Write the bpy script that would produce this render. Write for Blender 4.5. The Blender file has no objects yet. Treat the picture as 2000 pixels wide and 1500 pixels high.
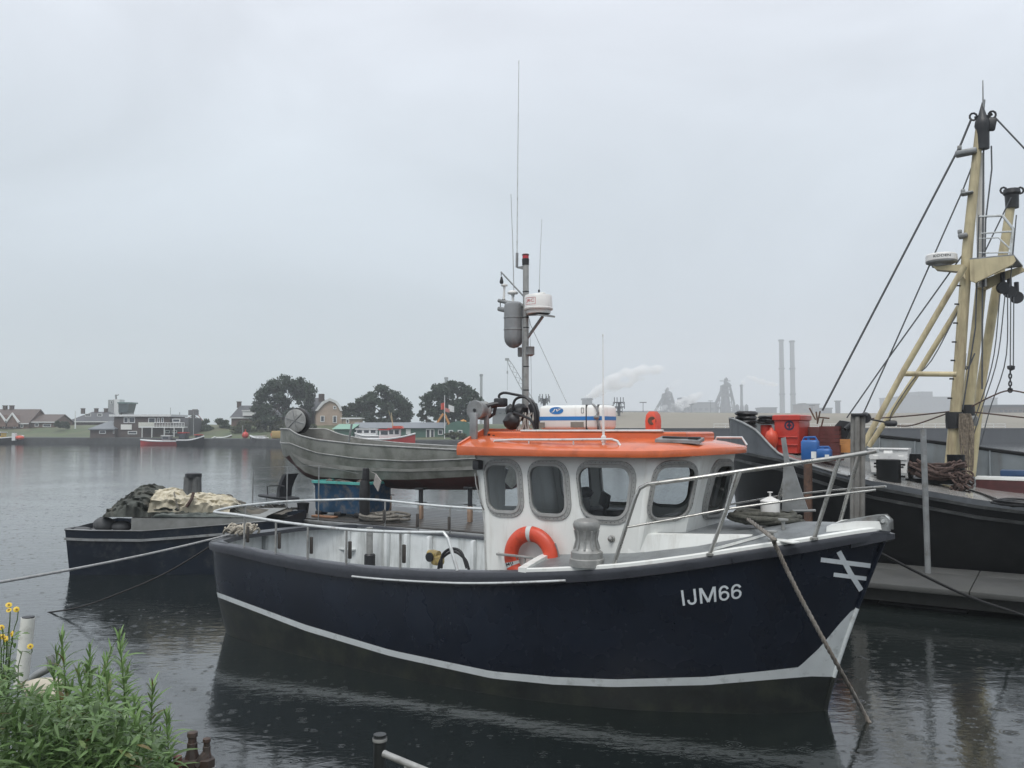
import bpy, math, random
import numpy as np
from mathutils import Vector, Matrix
from mathutils.geometry import tessellate_polygon
R = math.radians
random.seed(7)
scene = bpy.context.scene
COL = scene.collection

# ------------------------------------------------------------------ camera
F, CX, CY, HY, CAMH = 1650.0, 1000.0, 750.0, 835.0, 3.25   # pixel units of the 2000 x 1500 photograph
PITCH = math.atan((HY - CY) / F)
cam_d = bpy.data.cameras.new('camera')
cam_d.sensor_fit = 'HORIZONTAL'; cam_d.sensor_width = 36.0
cam_d.lens = F / 2000.0 * 36.0
cam_d.clip_start = 0.05; cam_d.clip_end = 9000.0
cam = bpy.data.objects.new('camera', cam_d); COL.objects.link(cam)
cam.location = (0, 0, CAMH); cam.rotation_euler = (math.pi / 2 + PITCH, 0, 0)
scene.camera = cam
CAM = Vector((0, 0, CAMH))

# ------------------------------------------------------------------ world: rain overcast
SUN_EL, SUN_AZ = R(58), R(200)          # a weak veiled sun, high behind the photographer's left shoulder
world = bpy.data.worlds.new('World'); scene.world = world; world.use_nodes = True
wt = world.node_tree; wt.nodes.clear()
def wn(t, **k):
    n = wt.nodes.new(t)
    for a, b in k.items(): setattr(n, a, b)
    return n
wo = wn('ShaderNodeOutputWorld'); wb = wn('ShaderNodeBackground')
sky = wn('ShaderNodeTexSky', sky_type='NISHITA', sun_disc=False, sun_elevation=SUN_EL, sun_rotation=SUN_AZ, dust_density=4.0, air_density=1.4)
tc = wn('ShaderNodeTexCoord'); sep = wn('ShaderNodeSeparateXYZ')
wt.links.new(tc.outputs['Generated'], sep.inputs[0])
ramp = wn('ShaderNodeValToRGB')                      # overcast dome: brighter to the zenith
e = ramp.color_ramp.elements
e[0].position = 0.0; e[0].color = (0.47, 0.53, 0.60, 1)
e[1].position = 1.0; e[1].color = (1.02, 1.06, 1.13, 1)
for p_, c_ in ((0.12, (0.50, 0.565, 0.635)), (0.28, (0.62, 0.68, 0.745)), (0.45, (0.76, 0.795, 0.865))):
    x_ = e.new(p_); x_.color = (*c_, 1)
wt.links.new(sep.outputs['Z'], ramp.inputs[0])
mp = wn('ShaderNodeMapping'); mp.inputs['Scale'].default_value = (1.0, 1.0, 2.2)
wt.links.new(tc.outputs['Generated'], mp.inputs['Vector'])
cn = wn('ShaderNodeTexNoise'); cn.inputs['Scale'].default_value = 1.9; cn.inputs['Detail'].default_value = 5.0; cn.inputs['Roughness'].default_value = 0.5; cn.inputs['Distortion'].default_value = 0.6
wt.links.new(mp.outputs[0], cn.inputs['Vector'])
mr = wn('ShaderNodeMapRange'); mr.inputs['From Min'].default_value = 0.3; mr.inputs['From Max'].default_value = 0.7; mr.inputs['To Min'].default_value = 0.84; mr.inputs['To Max'].default_value = 1.15
wt.links.new(cn.outputs['Fac'], mr.inputs['Value'])
mul = wn('ShaderNodeMixRGB', blend_type='MULTIPLY'); mul.inputs[0].default_value = 1.0
wt.links.new(ramp.outputs[0], mul.inputs[1]); wt.links.new(mr.outputs[0], mul.inputs[2])
skm = wn('ShaderNodeMixRGB', blend_type='MULTIPLY'); skm.inputs[0].default_value = 1.0; skm.inputs[2].default_value = (0.08, 0.08, 0.08, 1)
wt.links.new(sky.outputs[0], skm.inputs[1])
mix = wn('ShaderNodeMixRGB'); mix.inputs[0].default_value = 0.93
wt.links.new(skm.outputs[0], mix.inputs[1]); wt.links.new(mul.outputs[0], mix.inputs[2])
wt.links.new(mix.outputs[0], wb.inputs['Color']); wb.inputs['Strength'].default_value = 0.86
wt.links.new(wb.outputs[0], wo.inputs['Surface'])

sun_d = bpy.data.lights.new('sun', 'SUN'); sun_d.energy = 1.5; sun_d.angle = R(30); sun_d.color = (1.0, 0.985, 0.955)
sun = bpy.data.objects.new('sun', sun_d); COL.objects.link(sun)
sd = Vector((math.sin(SUN_AZ) * math.cos(SUN_EL), math.cos(SUN_AZ) * math.cos(SUN_EL), math.sin(SUN_EL)))
sun.rotation_euler = (-sd).to_track_quat('-Z', 'Y').to_euler()
sun.location = (0, 0, 120)

scene.view_settings.view_transform = 'Standard'; scene.view_settings.look = 'None'
scene.view_settings.exposure = 0.42; scene.view_settings.gamma = 1.0; scene.view_settings.use_curve_mapping = False
scene.render.engine = 'CYCLES'
cy = scene.cycles
cy.use_denoising = True
cy.max_bounces = 10; cy.diffuse_bounces = 3; cy.glossy_bounces = 4; cy.transmission_bounces = 5; cy.volume_bounces = 8; cy.transparent_max_bounces = 14
cy.caustics_reflective = False; cy.caustics_refractive = False
cy.volume_step_rate = 2.0; cy.volume_max_steps = 128

# ------------------------------------------------------------------ pixel helpers
cp, sp_ = math.cos(PITCH), math.sin(PITCH)
def ray(x, y):
    a = (x - CX) / F; b = -(y - CY) / F
    return Vector((a, cp - b * sp_, sp_ + b * cp))
def proj(P):
    q = Vector(P) - CAM
    fw = q.y * cp + q.z * sp_; up = -q.y * sp_ + q.z * cp
    return CX + F * q.x / fw, CY - F * up / fw
def W(x, y, Y):                       # world point seen at pixel, at ground distance Y
    r = ray(x, y); return CAM + r * (Y / r.y)
def Wz(x, y, z):
    r = ray(x, y); return CAM + r * ((z - CAMH) / r.z)
# frame of the blue fishing boat: u forward, v to its far side, z up; origin at the stem on the waterline
BO = Vector((3.60, 9.89, 0.0)); BTH = R(32.7)
MBF = Matrix.Translation(BO) @ Matrix.Rotation(-BTH, 4, 'Z')
MBI = MBF.inverted()
c0 = MBI @ CAM
def rb(x, y): return MBI.to_3x3() @ ray(x, y)
def bv(x, y, v):
    r = rb(x, y); return c0 + r * ((v - c0.y) / r.y)
def bz(x, y, z):
    r = rb(x, y); return c0 + r * ((z - c0.z) / r.z)
def bu(x, y, u):
    r = rb(x, y); return c0 + r * ((u - c0.x) / r.x)
def bpl(x, y, p0, n):
    r = rb(x, y); return c0 + r * ((p0 - c0).dot(n) / r.dot(n))
def bproj(u, v, z): return proj(MBF @ Vector((u, v, z)))
def lerp(a, b, t): return a + (b - a) * t

def catmull(P, n):
    P = [np.array(p, float) for p in P]; out = []
    m = len(P) - 1
    for j in range(n):
        t = j / (n - 1) * m; i = min(int(t), m - 1); s = t - i
        p1, p2 = P[i], P[i + 1]
        p0 = P[i - 1] if i > 0 else 2 * p1 - p2
        p3 = P[i + 2] if i + 2 <= m else 2 * p2 - p1
        out.append(0.5 * ((2 * p1) + (-p0 + p2) * s + (2 * p0 - 5 * p1 + 4 * p2 - p3) * s * s + (-p0 + 3 * p1 - 3 * p2 + p3) * s ** 3))
    return out

# ------------------------------------------------------------------ mesh builder
I4 = Matrix.Identity(4)
class MB:
    def __init__(s, frame=I4): s.v = []; s.f = []; s.frame = frame
    def add(s, vs, fs):
        o = len(s.v); s.v += [Vector(p) for p in vs]; s.f += [[o + i for i in f] for f in fs]; return s
    def box(s, c, size, rot=None, r=0.0):
        hx, hy, hz = size[0] / 2, size[1] / 2, size[2] / 2; c = Vector(c)
        rot = rot or Matrix.Identity(3)
        if r <= 0:
            vs = [(x, y, z) for z in (-hz, hz) for x, y in ((-hx, -hy), (hx, -hy), (hx, hy), (-hx, hy))]
            fs = [(3, 2, 1, 0), (4, 5, 6, 7), (0, 1, 5, 4), (1, 2, 6, 5), (2, 3, 7, 6), (3, 0, 4, 7)]
        else:
            r = min(r, hx * .95, hy * .95, hz * .95); vs = []; fs = []; n = 0
            rows = [(-hz, r), (-hz + r * .3, r * .3), (-hz + r, 0), (hz - r, 0), (hz - r * .3, r * .3), (hz, r)]
            for z, ins in rows:
                a, b = hx - ins, hy - ins; q = r * .8; ring = []
                for sx, sy, st in ((1, 1, 0), (-1, 1, 1), (-1, -1, 2), (1, -1, 3)):
                    for k in (0, 1, 2):
                        an = math.pi / 2 * (st + k / 2); ring.append((sx * (a - q) + q * math.cos(an), sy * (b - q) + q * math.sin(an), z))
                vs += ring; n = len(ring)
            for i in range(len(rows) - 1):
                for j in range(n): fs.append((i * n + j, i * n + (j + 1) % n, (i + 1) * n + (j + 1) % n, (i + 1) * n + j))
            fs.append(tuple(range(n))[::-1]); fs.append(tuple((len(rows) - 1) * n + j for j in range(n)))
        return s.add([c + rot @ Vector(p) for p in vs], fs)
    def tube(s, path, r, n=8, cap=True, closed=False):
        path = [Vector(p) for p in path]; m = len(path)
        rs = r if isinstance(r, (list, tuple)) else [r] * m
        vs = []; fs = []; prev = None
        for i in range(m):
            if closed: t = path[(i + 1) % m] - path[i - 1]
            else: t = path[min(i + 1, m - 1)] - path[max(i - 1, 0)]
            if t.length < 1e-9: t = Vector((0, 0, 1))
            t.normalize()
            if prev is None:
                a = Vector((0, 0, 1)) if abs(t.z) < .9 else Vector((1, 0, 0)); nx = (a - t * a.dot(t)).normalized()
            else:
                nx = prev - t * prev.dot(t)
                nx = nx.normalized() if nx.length > 1e-6 else t.orthogonal().normalized()
            prev = nx; ny = t.cross(nx)
            for k in range(n):
                an = 2 * math.pi * k / n; vs.append(path[i] + (nx * math.cos(an) + ny * math.sin(an)) * rs[i])
        for i in range(m if closed else m - 1):
            j = (i + 1) % m
            for k in range(n): fs.append((i * n + k, i * n + (k + 1) % n, j * n + (k + 1) % n, j * n + k))
        if cap and not closed:
            fs.append(tuple(range(n))[::-1]); fs.append(tuple((m - 1) * n + k for k in range(n)))
        return s.add(vs, fs)
    def lathe(s, prof, c, n=16, axis=None):
        c = Vector(c); q = Vector((0, 0, 1)).rotation_difference(Vector(axis)).to_matrix() if axis is not None else Matrix.Identity(3)
        vs = []; fs = []; m = len(prof)
        for r_, z in prof:
            for k in range(n):
                a = 2 * math.pi * k / n; vs.append(c + q @ Vector((r_ * math.cos(a), r_ * math.sin(a), z)))
        for i in range(m - 1):
            for k in range(n): fs.append((i * n + k, i * n + (k + 1) % n, (i + 1) * n + (k + 1) % n, (i + 1) * n + k))
        if prof[0][0] > 1e-4: fs.append(tuple(range(n))[::-1])
        if prof[-1][0] > 1e-4: fs.append(tuple((m - 1) * n + k for k in range(n)))
        return s.add(vs, fs)
    def loft(s, rows, closed=False, cap=False):
        n = len(rows[0]); vs = [p for r_ in rows for p in r_]; fs = []
        for i in range(len(rows) - 1):
            for k in range(n if closed else n - 1):
                fs.append((i * n + k, i * n + (k + 1) % n, (i + 1) * n + (k + 1) % n, (i + 1) * n + k))
        if cap: fs.append(tuple(range(n))[::-1]); fs.append(tuple((len(rows) - 1) * n + k for k in range(n)))
        return s.add(vs, fs)
    def prism(s, poly, d):            # planar polygon of 3D points pushed by vector d
        poly = [Vector(p) for p in poly]; d = Vector(d); n = len(poly)
        return s.add(poly + [p + d for p in poly], [tuple(range(n))[::-1], tuple(range(n, 2 * n))] + [(k, (k + 1) % n, n + (k + 1) % n, n + k) for k in range(n)])
    def holed(s, outer, holes, d):    # a plate with holes, thickness vector d
        d = Vector(d); loops = [[Vector(p) for p in outer]] + [[Vector(p) for p in h] for h in holes]
        flat = [p for l in loops for p in l]; tr = tessellate_polygon(loops); n = len(flat)
        fs = [tuple(t) for t in tr] + [tuple(n + i for i in t)[::-1] for t in tr]; o = 0
        for l in loops:
            m = len(l)
            fs += [(o + k, o + (k + 1) % m, n + o + (k + 1) % m, n + o + k) for k in range(m)]; o += m
        return s.add(flat + [p + d for p in flat], fs)
    def ico(s, c, rad, jit=0.0, sub=2, rnd=random):
        import bmesh
        bm = bmesh.new(); bmesh.ops.create_icosphere(bm, subdivisions=sub, radius=1.0)
        rr = rad if isinstance(rad, (list, tuple)) else (rad,) * 3; c = Vector(c)
        vs = []
        for v in bm.verts:
            k = 1 + rnd.uniform(-jit, jit); vs.append(c + Vector((v.co.x * rr[0], v.co.y * rr[1], v.co.z * rr[2])) * k)
        fs = [[v.index for v in f.verts] for f in bm.faces]; bm.free()
        return s.add(vs, fs)
    def mirror(s):                    # copy to the other side of v = 0
        n = len(s.v); s.v += [Vector((p.x, -p.y, p.z)) for p in s.v]; s.f += [[n + i for i in f[::-1]] for f in s.f]; return s
    def build(s, name, m, parent=None, smooth=35, origin=None):
        M = s.frame
        if parent is not None:
            pm = PM[parent.name]; M = pm.inverted() @ M; loc = None
        vs = [M @ p for p in s.v]
        if parent is None:
            if origin is None:
                zs = min(p.z for p in vs); origin = Vector(((min(p.x for p in vs) + max(p.x for p in vs)) / 2, (min(p.y for p in vs) + max(p.y for p in vs)) / 2, zs))
            origin = Vector(origin); vs = [p - origin for p in vs]
        me = bpy.data.meshes.new(name); me.from_pydata([tuple(p) for p in vs], [], s.f); me.validate(); me.update()
        import bmesh
        bm = bmesh.new(); bm.from_mesh(me); bmesh.ops.recalc_face_normals(bm, faces=bm.faces); bm.to_mesh(me); bm.free()
        if smooth:
            me.shade_smooth(); me.set_sharp_from_angle(angle=R(smooth))
        me.materials.append(m)
        o = bpy.data.objects.new(name, me); COL.objects.link(o)
        if parent is not None: o.parent = parent; PM[o.name] = PM[parent.name]
        else: o.location = origin; PM[o.name] = Matrix.Translation(origin)
        return o
PM = {}
def tag(o, label=None, cat=None, group=None, kind=None):
    for k, v in (('label', label), ('category', cat), ('group', group), ('kind', kind)):
        if v: o[k] = v
    return o
def thing(name, label, cat, loc=(0, 0, 0), rz=0.0, group=None, mat=None):
    o = bpy.data.objects.new(name, None); COL.objects.link(o); o.empty_display_size = .3
    M = mat if mat is not None else Matrix.Translation(Vector(loc)) @ Matrix.Rotation(rz, 4, 'Z')
    o.matrix_world = M; PM[o.name] = M.copy()
    return tag(o, label, cat, group)
def kid(name, fn, m, parent, frame=I4, smooth=35):
    b = MB(frame); fn(b); return b.build(name, m, parent, smooth)
def text_mb(body, frame=I4, bold=0.0):
    cu = bpy.data.curves.new('lettering', 'FONT'); cu.body = body; cu.offset = bold; cu.resolution_u = 4
    ob = bpy.data.objects.new('lettering', cu); COL.objects.link(ob)
    bpy.context.view_layer.update(); dg = bpy.context.evaluated_depsgraph_get()
    me = bpy.data.meshes.new_from_object(ob.evaluated_get(dg))
    P = [v.co.copy() for v in me.vertices]; Fc = [list(p.vertices) for p in me.polygons]
    bpy.data.objects.remove(ob); bpy.data.meshes.remove(me)
    x0 = min(p.x for p in P); x1 = max(p.x for p in P); y0 = min(p.y for p in P); y1 = max(p.y for p in P)
    return [((p.x - x0) / (x1 - x0), (p.y - y0) / (y1 - y0)) for p in P], Fc
def roundquad(q, r=.3, n=4):          # four 3D corners -> loop with rounded corners
    q = [Vector(p) for p in q]; out = []
    L = min((q[i] - q[i - 1]).length for i in range(4))
    for i in range(4):
        p, a, b = q[i], q[i - 1], q[(i + 1) % 4]
        s0 = p + (a - p).normalized() * L * r; s1 = p + (b - p).normalized() * L * r
        for k in range(n + 1):
            t = k / n; out.append(s0 * (1 - t) ** 2 + p * 2 * t * (1 - t) * 1.0 + s1 * t * t if 0 else (s0 * (1 - t) ** 2 + (p * .82 + (s0 + s1) * .09) * 2 * t * (1 - t) + s1 * t * t))
    return out

# ------------------------------------------------------------------ materials
def lin(c): return tuple((x / 255 / 12.92 if x / 255 <= .04045 else ((x / 255 + .055) / 1.055) ** 2.4) for x in c)
MATS = {}
def mat(name, col, rough=.5, metal=0.0, var=.12, scale=5.0, bump=.15, bscale=45.0, dirt=None, damt=.45, dscale=3.0, streak=False, spec=.5, trans=0.0, coat=0.0, det=4):
    if name in MATS: return MATS[name]
    m = bpy.data.materials.new(name); m.use_nodes = True; t = m.node_tree; N = t.nodes; L = t.links
    b = N['Principled BSDF']
    c = N.new('ShaderNodeTexCoord'); n1 = N.new('ShaderNodeTexNoise'); n1.inputs['Scale'].default_value = scale; n1.inputs['Detail'].default_value = det
    L.new(c.outputs['Object'], n1.inputs['Vector'])
    r = N.new('ShaderNodeValToRGB'); r.color_ramp.elements[0].position = .3; r.color_ramp.elements[1].position = .7
    r.color_ramp.elements[0].color = (*[x * (1 - var) for x in col], 1); r.color_ramp.elements[1].color = (*[min(1, x * (1 + var)) for x in col], 1)
    L.new(n1.outputs['Fac'], r.inputs[0]); out = r.outputs[0]
    rr = N.new('ShaderNodeMapRange'); rr.inputs['To Min'].default_value = max(.02, rough * .75); rr.inputs['To Max'].default_value = min(1, rough * 1.3)
    L.new(n1.outputs['Fac'], rr.inputs['Value']); L.new(rr.outputs[0], b.inputs['Roughness'])
    if dirt is not None:
        mpn = N.new('ShaderNodeMapping'); mpn.inputs['Scale'].default_value = (dscale, dscale, dscale * (.12 if streak else 1.0))
        L.new(c.outputs['Object'], mpn.inputs['Vector'])
        n2 = N.new('ShaderNodeTexNoise'); n2.inputs['Scale'].default_value = 1.0; n2.inputs['Detail'].default_value = 7; n2.inputs['Roughness'].default_value = .65
        L.new(mpn.outputs[0], n2.inputs['Vector'])
        r2 = N.new('ShaderNodeValToRGB'); r2.color_ramp.elements[0].position = .62 - damt * .4; r2.color_ramp.elements[1].position = .78 - damt * .2
        r2.color_ramp.elements[0].color = (0, 0, 0, 1); r2.color_ramp.elements[1].color = (min(1, damt + .35),) * 3 + (1,)
        L.new(n2.outputs['Fac'], r2.inputs[0])
        mx = N.new('ShaderNodeMixRGB'); mx.inputs[2].default_value = (*dirt, 1)
        L.new(r2.outputs[0], mx.inputs[0]); L.new(out, mx.inputs[1]); out = mx.outputs[0]
    L.new(out, b.inputs['Base Color'])
    b.inputs['Metallic'].default_value = metal; b.inputs['Specular IOR Level'].default_value = spec
    if trans: b.inputs['Subsurface Weight'].default_value = 0.0
    if coat: b.inputs['Coat Weight'].default_value = coat; b.inputs['Coat Roughness'].default_value = .08
    if bump:
        nb = N.new('ShaderNodeTexNoise'); nb.inputs['Scale'].default_value = bscale; nb.inputs['Detail'].default_value = 3
        L.new(c.outputs['Object'], nb.inputs['Vector'])
        bp = N.new('ShaderNodeBump'); bp.inputs['Strength'].default_value = bump; bp.inputs['Distance'].default_value = .01
        L.new(nb.outputs['Fac'], bp.inputs['Height']); L.new(bp.outputs[0], b.inputs['Normal'])
    MATS[name] = m; return m
def leafmat(name, col, var=.5, scale=9.0, tr=.35, brown=False):
    if name in MATS: return MATS[name]
    m = bpy.data.materials.new(name); m.use_nodes = True; t = m.node_tree; N = t.nodes; L = t.links
    N.clear(); o = N.new('ShaderNodeOutputMaterial'); d = N.new('ShaderNodeBsdfPrincipled'); tr_ = N.new('ShaderNodeBsdfTranslucent'); mx = N.new('ShaderNodeMixShader')
    gi = N.new('ShaderNodeNewGeometry'); oi = N.new('ShaderNodeObjectInfo'); ad = N.new('ShaderNodeMath'); ad.operation = 'ADD'; fr = N.new('ShaderNodeMath'); fr.operation = 'FRACT'
    L.new(gi.outputs['Random Per Island'], ad.inputs[0]); L.new(oi.outputs['Random'], ad.inputs[1]); L.new(ad.outputs[0], fr.inputs[0])
    r = N.new('ShaderNodeValToRGB'); r.color_ramp.elements[0].color = (*[x * (1 - var) for x in col], 1); r.color_ramp.elements[1].color = (*[x * (1 + var) for x in col], 1)
    L.new(fr.outputs[0], r.inputs[0]); L.new(r.outputs[0], d.inputs['Base Color']); L.new(r.outputs[0], tr_.inputs['Color'])
    if brown:
        x_ = r.color_ramp.elements.new(.95); x_.color = (*[x * (1 + var) for x in col], 1); r.color_ramp.elements[-1].color = (.17, .125, .05, 1)
    d.inputs['Roughness'].default_value = .38
    mx.inputs[0].default_value = tr; L.new(d.outputs[0], mx.inputs[1]); L.new(tr_.outputs[0], mx.inputs[2]); L.new(mx.outputs[0], o.inputs['Surface'])
    MATS[name] = m; return m
def glassmat(name, tint=(.76, .79, .80), rough=.02, refl=1.0):
    m = bpy.data.materials.new(name); m.use_nodes = True; t = m.node_tree; N = t.nodes; L = t.links; N.clear()
    o = N.new('ShaderNodeOutputMaterial'); a = N.new('ShaderNodeBsdfTransparent'); a.inputs['Color'].default_value = (*tint, 1)
    g = N.new('ShaderNodeBsdfGlossy'); g.inputs['Roughness'].default_value = rough; fz = N.new('ShaderNodeFresnel'); fz.inputs['IOR'].default_value = 1.5
    c = N.new('ShaderNodeTexCoord'); nz = N.new('ShaderNodeTexNoise'); nz.inputs['Scale'].default_value = 70; L.new(c.outputs['Object'], nz.inputs['Vector'])
    bp = N.new('ShaderNodeBump'); bp.inputs['Strength'].default_value = .06; bp.inputs['Distance'].default_value = .003; L.new(nz.outputs['Fac'], bp.inputs['Height']); L.new(bp.outputs[0], g.inputs['Normal'])
    mx = N.new('ShaderNodeMixShader'); L.new(fz.outputs[0], mx.inputs[0]); L.new(a.outputs[0], mx.inputs[1]); L.new(g.outputs[0], mx.inputs[2]); L.new(mx.outputs[0], o.inputs['Surface'])
    MATS[name] = m; return m

navy = mat('navy paint', (.0058, .0092, .0175), .26, spec=.35, var=.25, scale=2, bump=.12, bscale=5, dirt=(.014, .017, .023), damt=.16, dscale=7, streak=True)
navy2 = mat('barge navy', (.0075, .0125, .021), .42, spec=.3, var=.3, scale=2, bump=.3, bscale=8, dirt=(.06, .06, .058), damt=.25, dscale=4)
strake = mat('strake grey', (.042, .045, .054), .3, var=.3, scale=6, bump=.35, bscale=14, dirt=(.015, .016, .018), damt=.35, dscale=6)
blackr = mat('black rubber', (.012, .012, .013), .45, var=.3, dirt=(.05, .05, .05), damt=.25)
antif = mat('antifouling', (.012, .015, .014), .4, var=.3, dirt=(.04, .045, .03), damt=.4)
whiteg = mat('grey white stripe', (.60, .635, .635), .35, var=.06, bump=.1, dirt=(.16, .17, .15), damt=.18, dscale=8)
white = mat('boat white', (.78, .79, .755), .3, var=.05, scale=2, bump=.1, bscale=9, dirt=(.50, .48, .42), damt=.22, dscale=6, streak=True)
whiteb = mat('bulwark white', (.66, .685, .68), .4, var=.08, dirt=(.22, .23, .21), damt=.35, dscale=5, streak=True)
orange = mat('roof orange', (.59, .138, .052), .14, var=.10, scale=3, bump=.08, bscale=12, dirt=(.28, .075, .035), damt=.22, dscale=4)
nonskid = mat('deck grey', (.21, .225, .23), .42, var=.18, scale=4, bump=.5, bscale=160, dirt=(.09, .095, .095), damt=.35, dscale=3)
steel = mat('stainless tube', (.42, .415, .39), .28, metal=.75, var=.15, scale=9, dirt=(.16, .12, .08), damt=.2, dscale=10)
railst = mat('rail white', (.62, .64, .63), .3, metal=.3, var=.1, dirt=(.25, .22, .18), damt=.25, dscale=9)
alu = mat('grey aluminium', (.33, .33, .315), .42, metal=.35, var=.15, dirt=(.13, .125, .11), damt=.3, dscale=8)
galv = mat('galvanised grey', (.25, .26, .26), .5, metal=.3, var=.2, dirt=(.12, .1, .08), damt=.3, dscale=6)
dark = mat('dark fittings', (.020, .021, .023), .45, var=.4)
padm = mat('dark pad', (.055, .048, .042), .6, var=.3)
rust = mat('rusty steel', (.085, .050, .036), .7, var=.4, bump=.5, dirt=(.16, .085, .05), damt=.5, dscale=7)
ropeg = mat('grey rope', (.19, .175, .15), .85, var=.35, scale=30, bump=1.0, bscale=120)
ropem = mat('mossy rope', (.085, .085, .07), .85, var=.45, scale=25, bump=1.0, bscale=120)
roped = mat('brown rope', (.085, .055, .046), .9, var=.45, scale=25, bump=1.0, bscale=110)
ropeb = mat('dark rope', (.022, .021, .021), .85, var=.4, scale=25, bump=1.0, bscale=110)
yellow = mat('mast yellow', (.52, .45, .275), .45, var=.15, scale=3, dirt=(.21, .15, .095), damt=.34, dscale=6, streak=True)
blackhull = mat('black hull', (.0045, .005, .0052), .4, spec=.25, var=.35, scale=3, bump=.25, bscale=6, dirt=(.014, .015, .015), damt=.2, dscale=4)
red = mat('red plastic', (.50, .045, .030), .32, var=.15, dirt=(.2, .04, .03), damt=.25, dscale=5)
orangep = mat('buoy orange', (.62, .075, .035), .38, var=.12, dirt=(.26, .05, .03), damt=.25, dscale=12)
bluep = mat('blue plastic', (.022, .11, .33), .35, var=.15, dirt=(.05, .1, .2), damt=.2)
creamw = mat('radome white', (.74, .73, .70), .3, var=.04, dirt=(.4, .38, .33), damt=.15, dscale=9, streak=True)
glass = glassmat('wheelhouse glass')
dglass = mat('far window glass', (.05, .06, .07), .12, var=.3)
# ================================================================== SETTING
def water_mat():
    m = bpy.data.materials.new('harbour water'); m.use_nodes = True; t = m.node_tree; N = t.nodes; L = t.links
    b = N['Principled BSDF']; b.inputs['Base Color'].default_value = (.010, .0135, .0128, 1); b.inputs['Roughness'].default_value = .07; b.inputs['IOR'].default_value = 2.0
    c = N.new('ShaderNodeTexCoord')
    def noise(scale, detail, sc=(1, 1, 1)):
        mp_ = N.new('ShaderNodeMapping'); mp_.inputs['Scale'].default_value = sc; L.new(c.outputs['Object'], mp_.inputs['Vector'])
        n = N.new('ShaderNodeTexNoise'); n.inputs['Scale'].default_value = scale; n.inputs['Detail'].default_value = detail; n.inputs['Roughness'].default_value = .55
        L.new(mp_.outputs[0], n.inputs['Vector']); return n.outputs['Fac']
    def math_(op, a, b_=None, clamp=False):
        n = N.new('ShaderNodeMath'); n.operation = op; n.use_clamp = clamp
        for i, q in enumerate((a, b_)):
            if q is None: continue
            if isinstance(q, (int, float)): n.inputs[i].default_value = q
            else: L.new(q, n.inputs[i])
        return n.outputs[0]
    def rings(scale, freq, off):
        mp_ = N.new('ShaderNodeMapping'); mp_.inputs['Location'].default_value = off; L.new(c.outputs['Object'], mp_.inputs['Vector'])
        v = N.new('ShaderNodeTexVoronoi'); v.voronoi_dimensions = '2D'; v.inputs['Scale'].default_value = scale; L.new(mp_.outputs[0], v.inputs['Vector'])
        sc_ = N.new('ShaderNodeSeparateColor'); L.new(v.outputs['Color'], sc_.inputs[0])
        size = math_('MULTIPLY', sc_.outputs[0], .34); size = math_('ADD', size, .05)
        fall = math_('SUBTRACT', 1.0, math_('DIVIDE', v.outputs['Distance'], size), True)
        w = math_('SINE', math_('ADD', math_('MULTIPLY', v.outputs['Distance'], freq), math_('MULTIPLY', sc_.outputs[1], 6.28)))
        return math_('MULTIPLY', math_('MULTIPLY', w, fall), math_('GREATER_THAN', sc_.outputs[2], .5))
    h = math_('MULTIPLY', noise(.8, 4, (1, 1.5, 1)), .013)
    h = math_('ADD', h, math_('MULTIPLY', noise(4.5, 4, (1, 1.7, 1)), .0055))
    h = math_('MULTIPLY', h, math_('ADD', math_('MULTIPLY', noise(.16, 3), 2.0), -.25))
    h = math_('ADD', h, math_('MULTIPLY', rings(2.6, 60, (0, 0, 0)), .0013))
    h = math_('ADD', h, math_('MULTIPLY', rings(5.5, 45, (3.3, 1.7, 0)), .0008))
    bp = N.new('ShaderNodeBump'); bp.inputs['Strength'].default_value = 1.0; bp.inputs['Distance'].default_value = 1.0
    L.new(h, bp.inputs['Height']); L.new(bp.outputs[0], b.inputs['Normal'])
    return m
wm = water_mat()
b = MB(); b.add([(-2500, -40, 0), (2500, -40, 0), (2500, 2500, 0), (-2500, 2500, 0)], [(0, 1, 2, 3)])
tag(b.build('water', wm, smooth=0, origin=(0, 0, 0)), 'dark harbour water pocked by rain', 'water', kind='structure')

grass = mat('grass bank', (.075, .10, .045), .85, var=.45, scale=.35, bump=.8, bscale=1.5, dirt=(.13, .115, .07), damt=.45, dscale=.12, det=8)
sand = mat('sand bank', (.235, .21, .165), .85, var=.15, scale=.1, bump=.6, bscale=.6, dirt=(.15, .15, .11), damt=.35, dscale=.05, det=8)
revet = mat('dark revetment', (.035, .038, .038), .7, var=.5, scale=.8, bump=.9, bscale=1.5)
quayc = mat('dark quay wall', (.026, .029, .034), .65, var=.3, scale=.3, bump=.4, bscale=1, dirt=(.05, .053, .055), damt=.3, dscale=.25, streak=True)
soil = mat('bank soil', (.07, .062, .045), .9, var=.5, scale=6, bump=.9, bscale=12, dirt=(.06, .085, .03), damt=.5, dscale=4)

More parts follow.
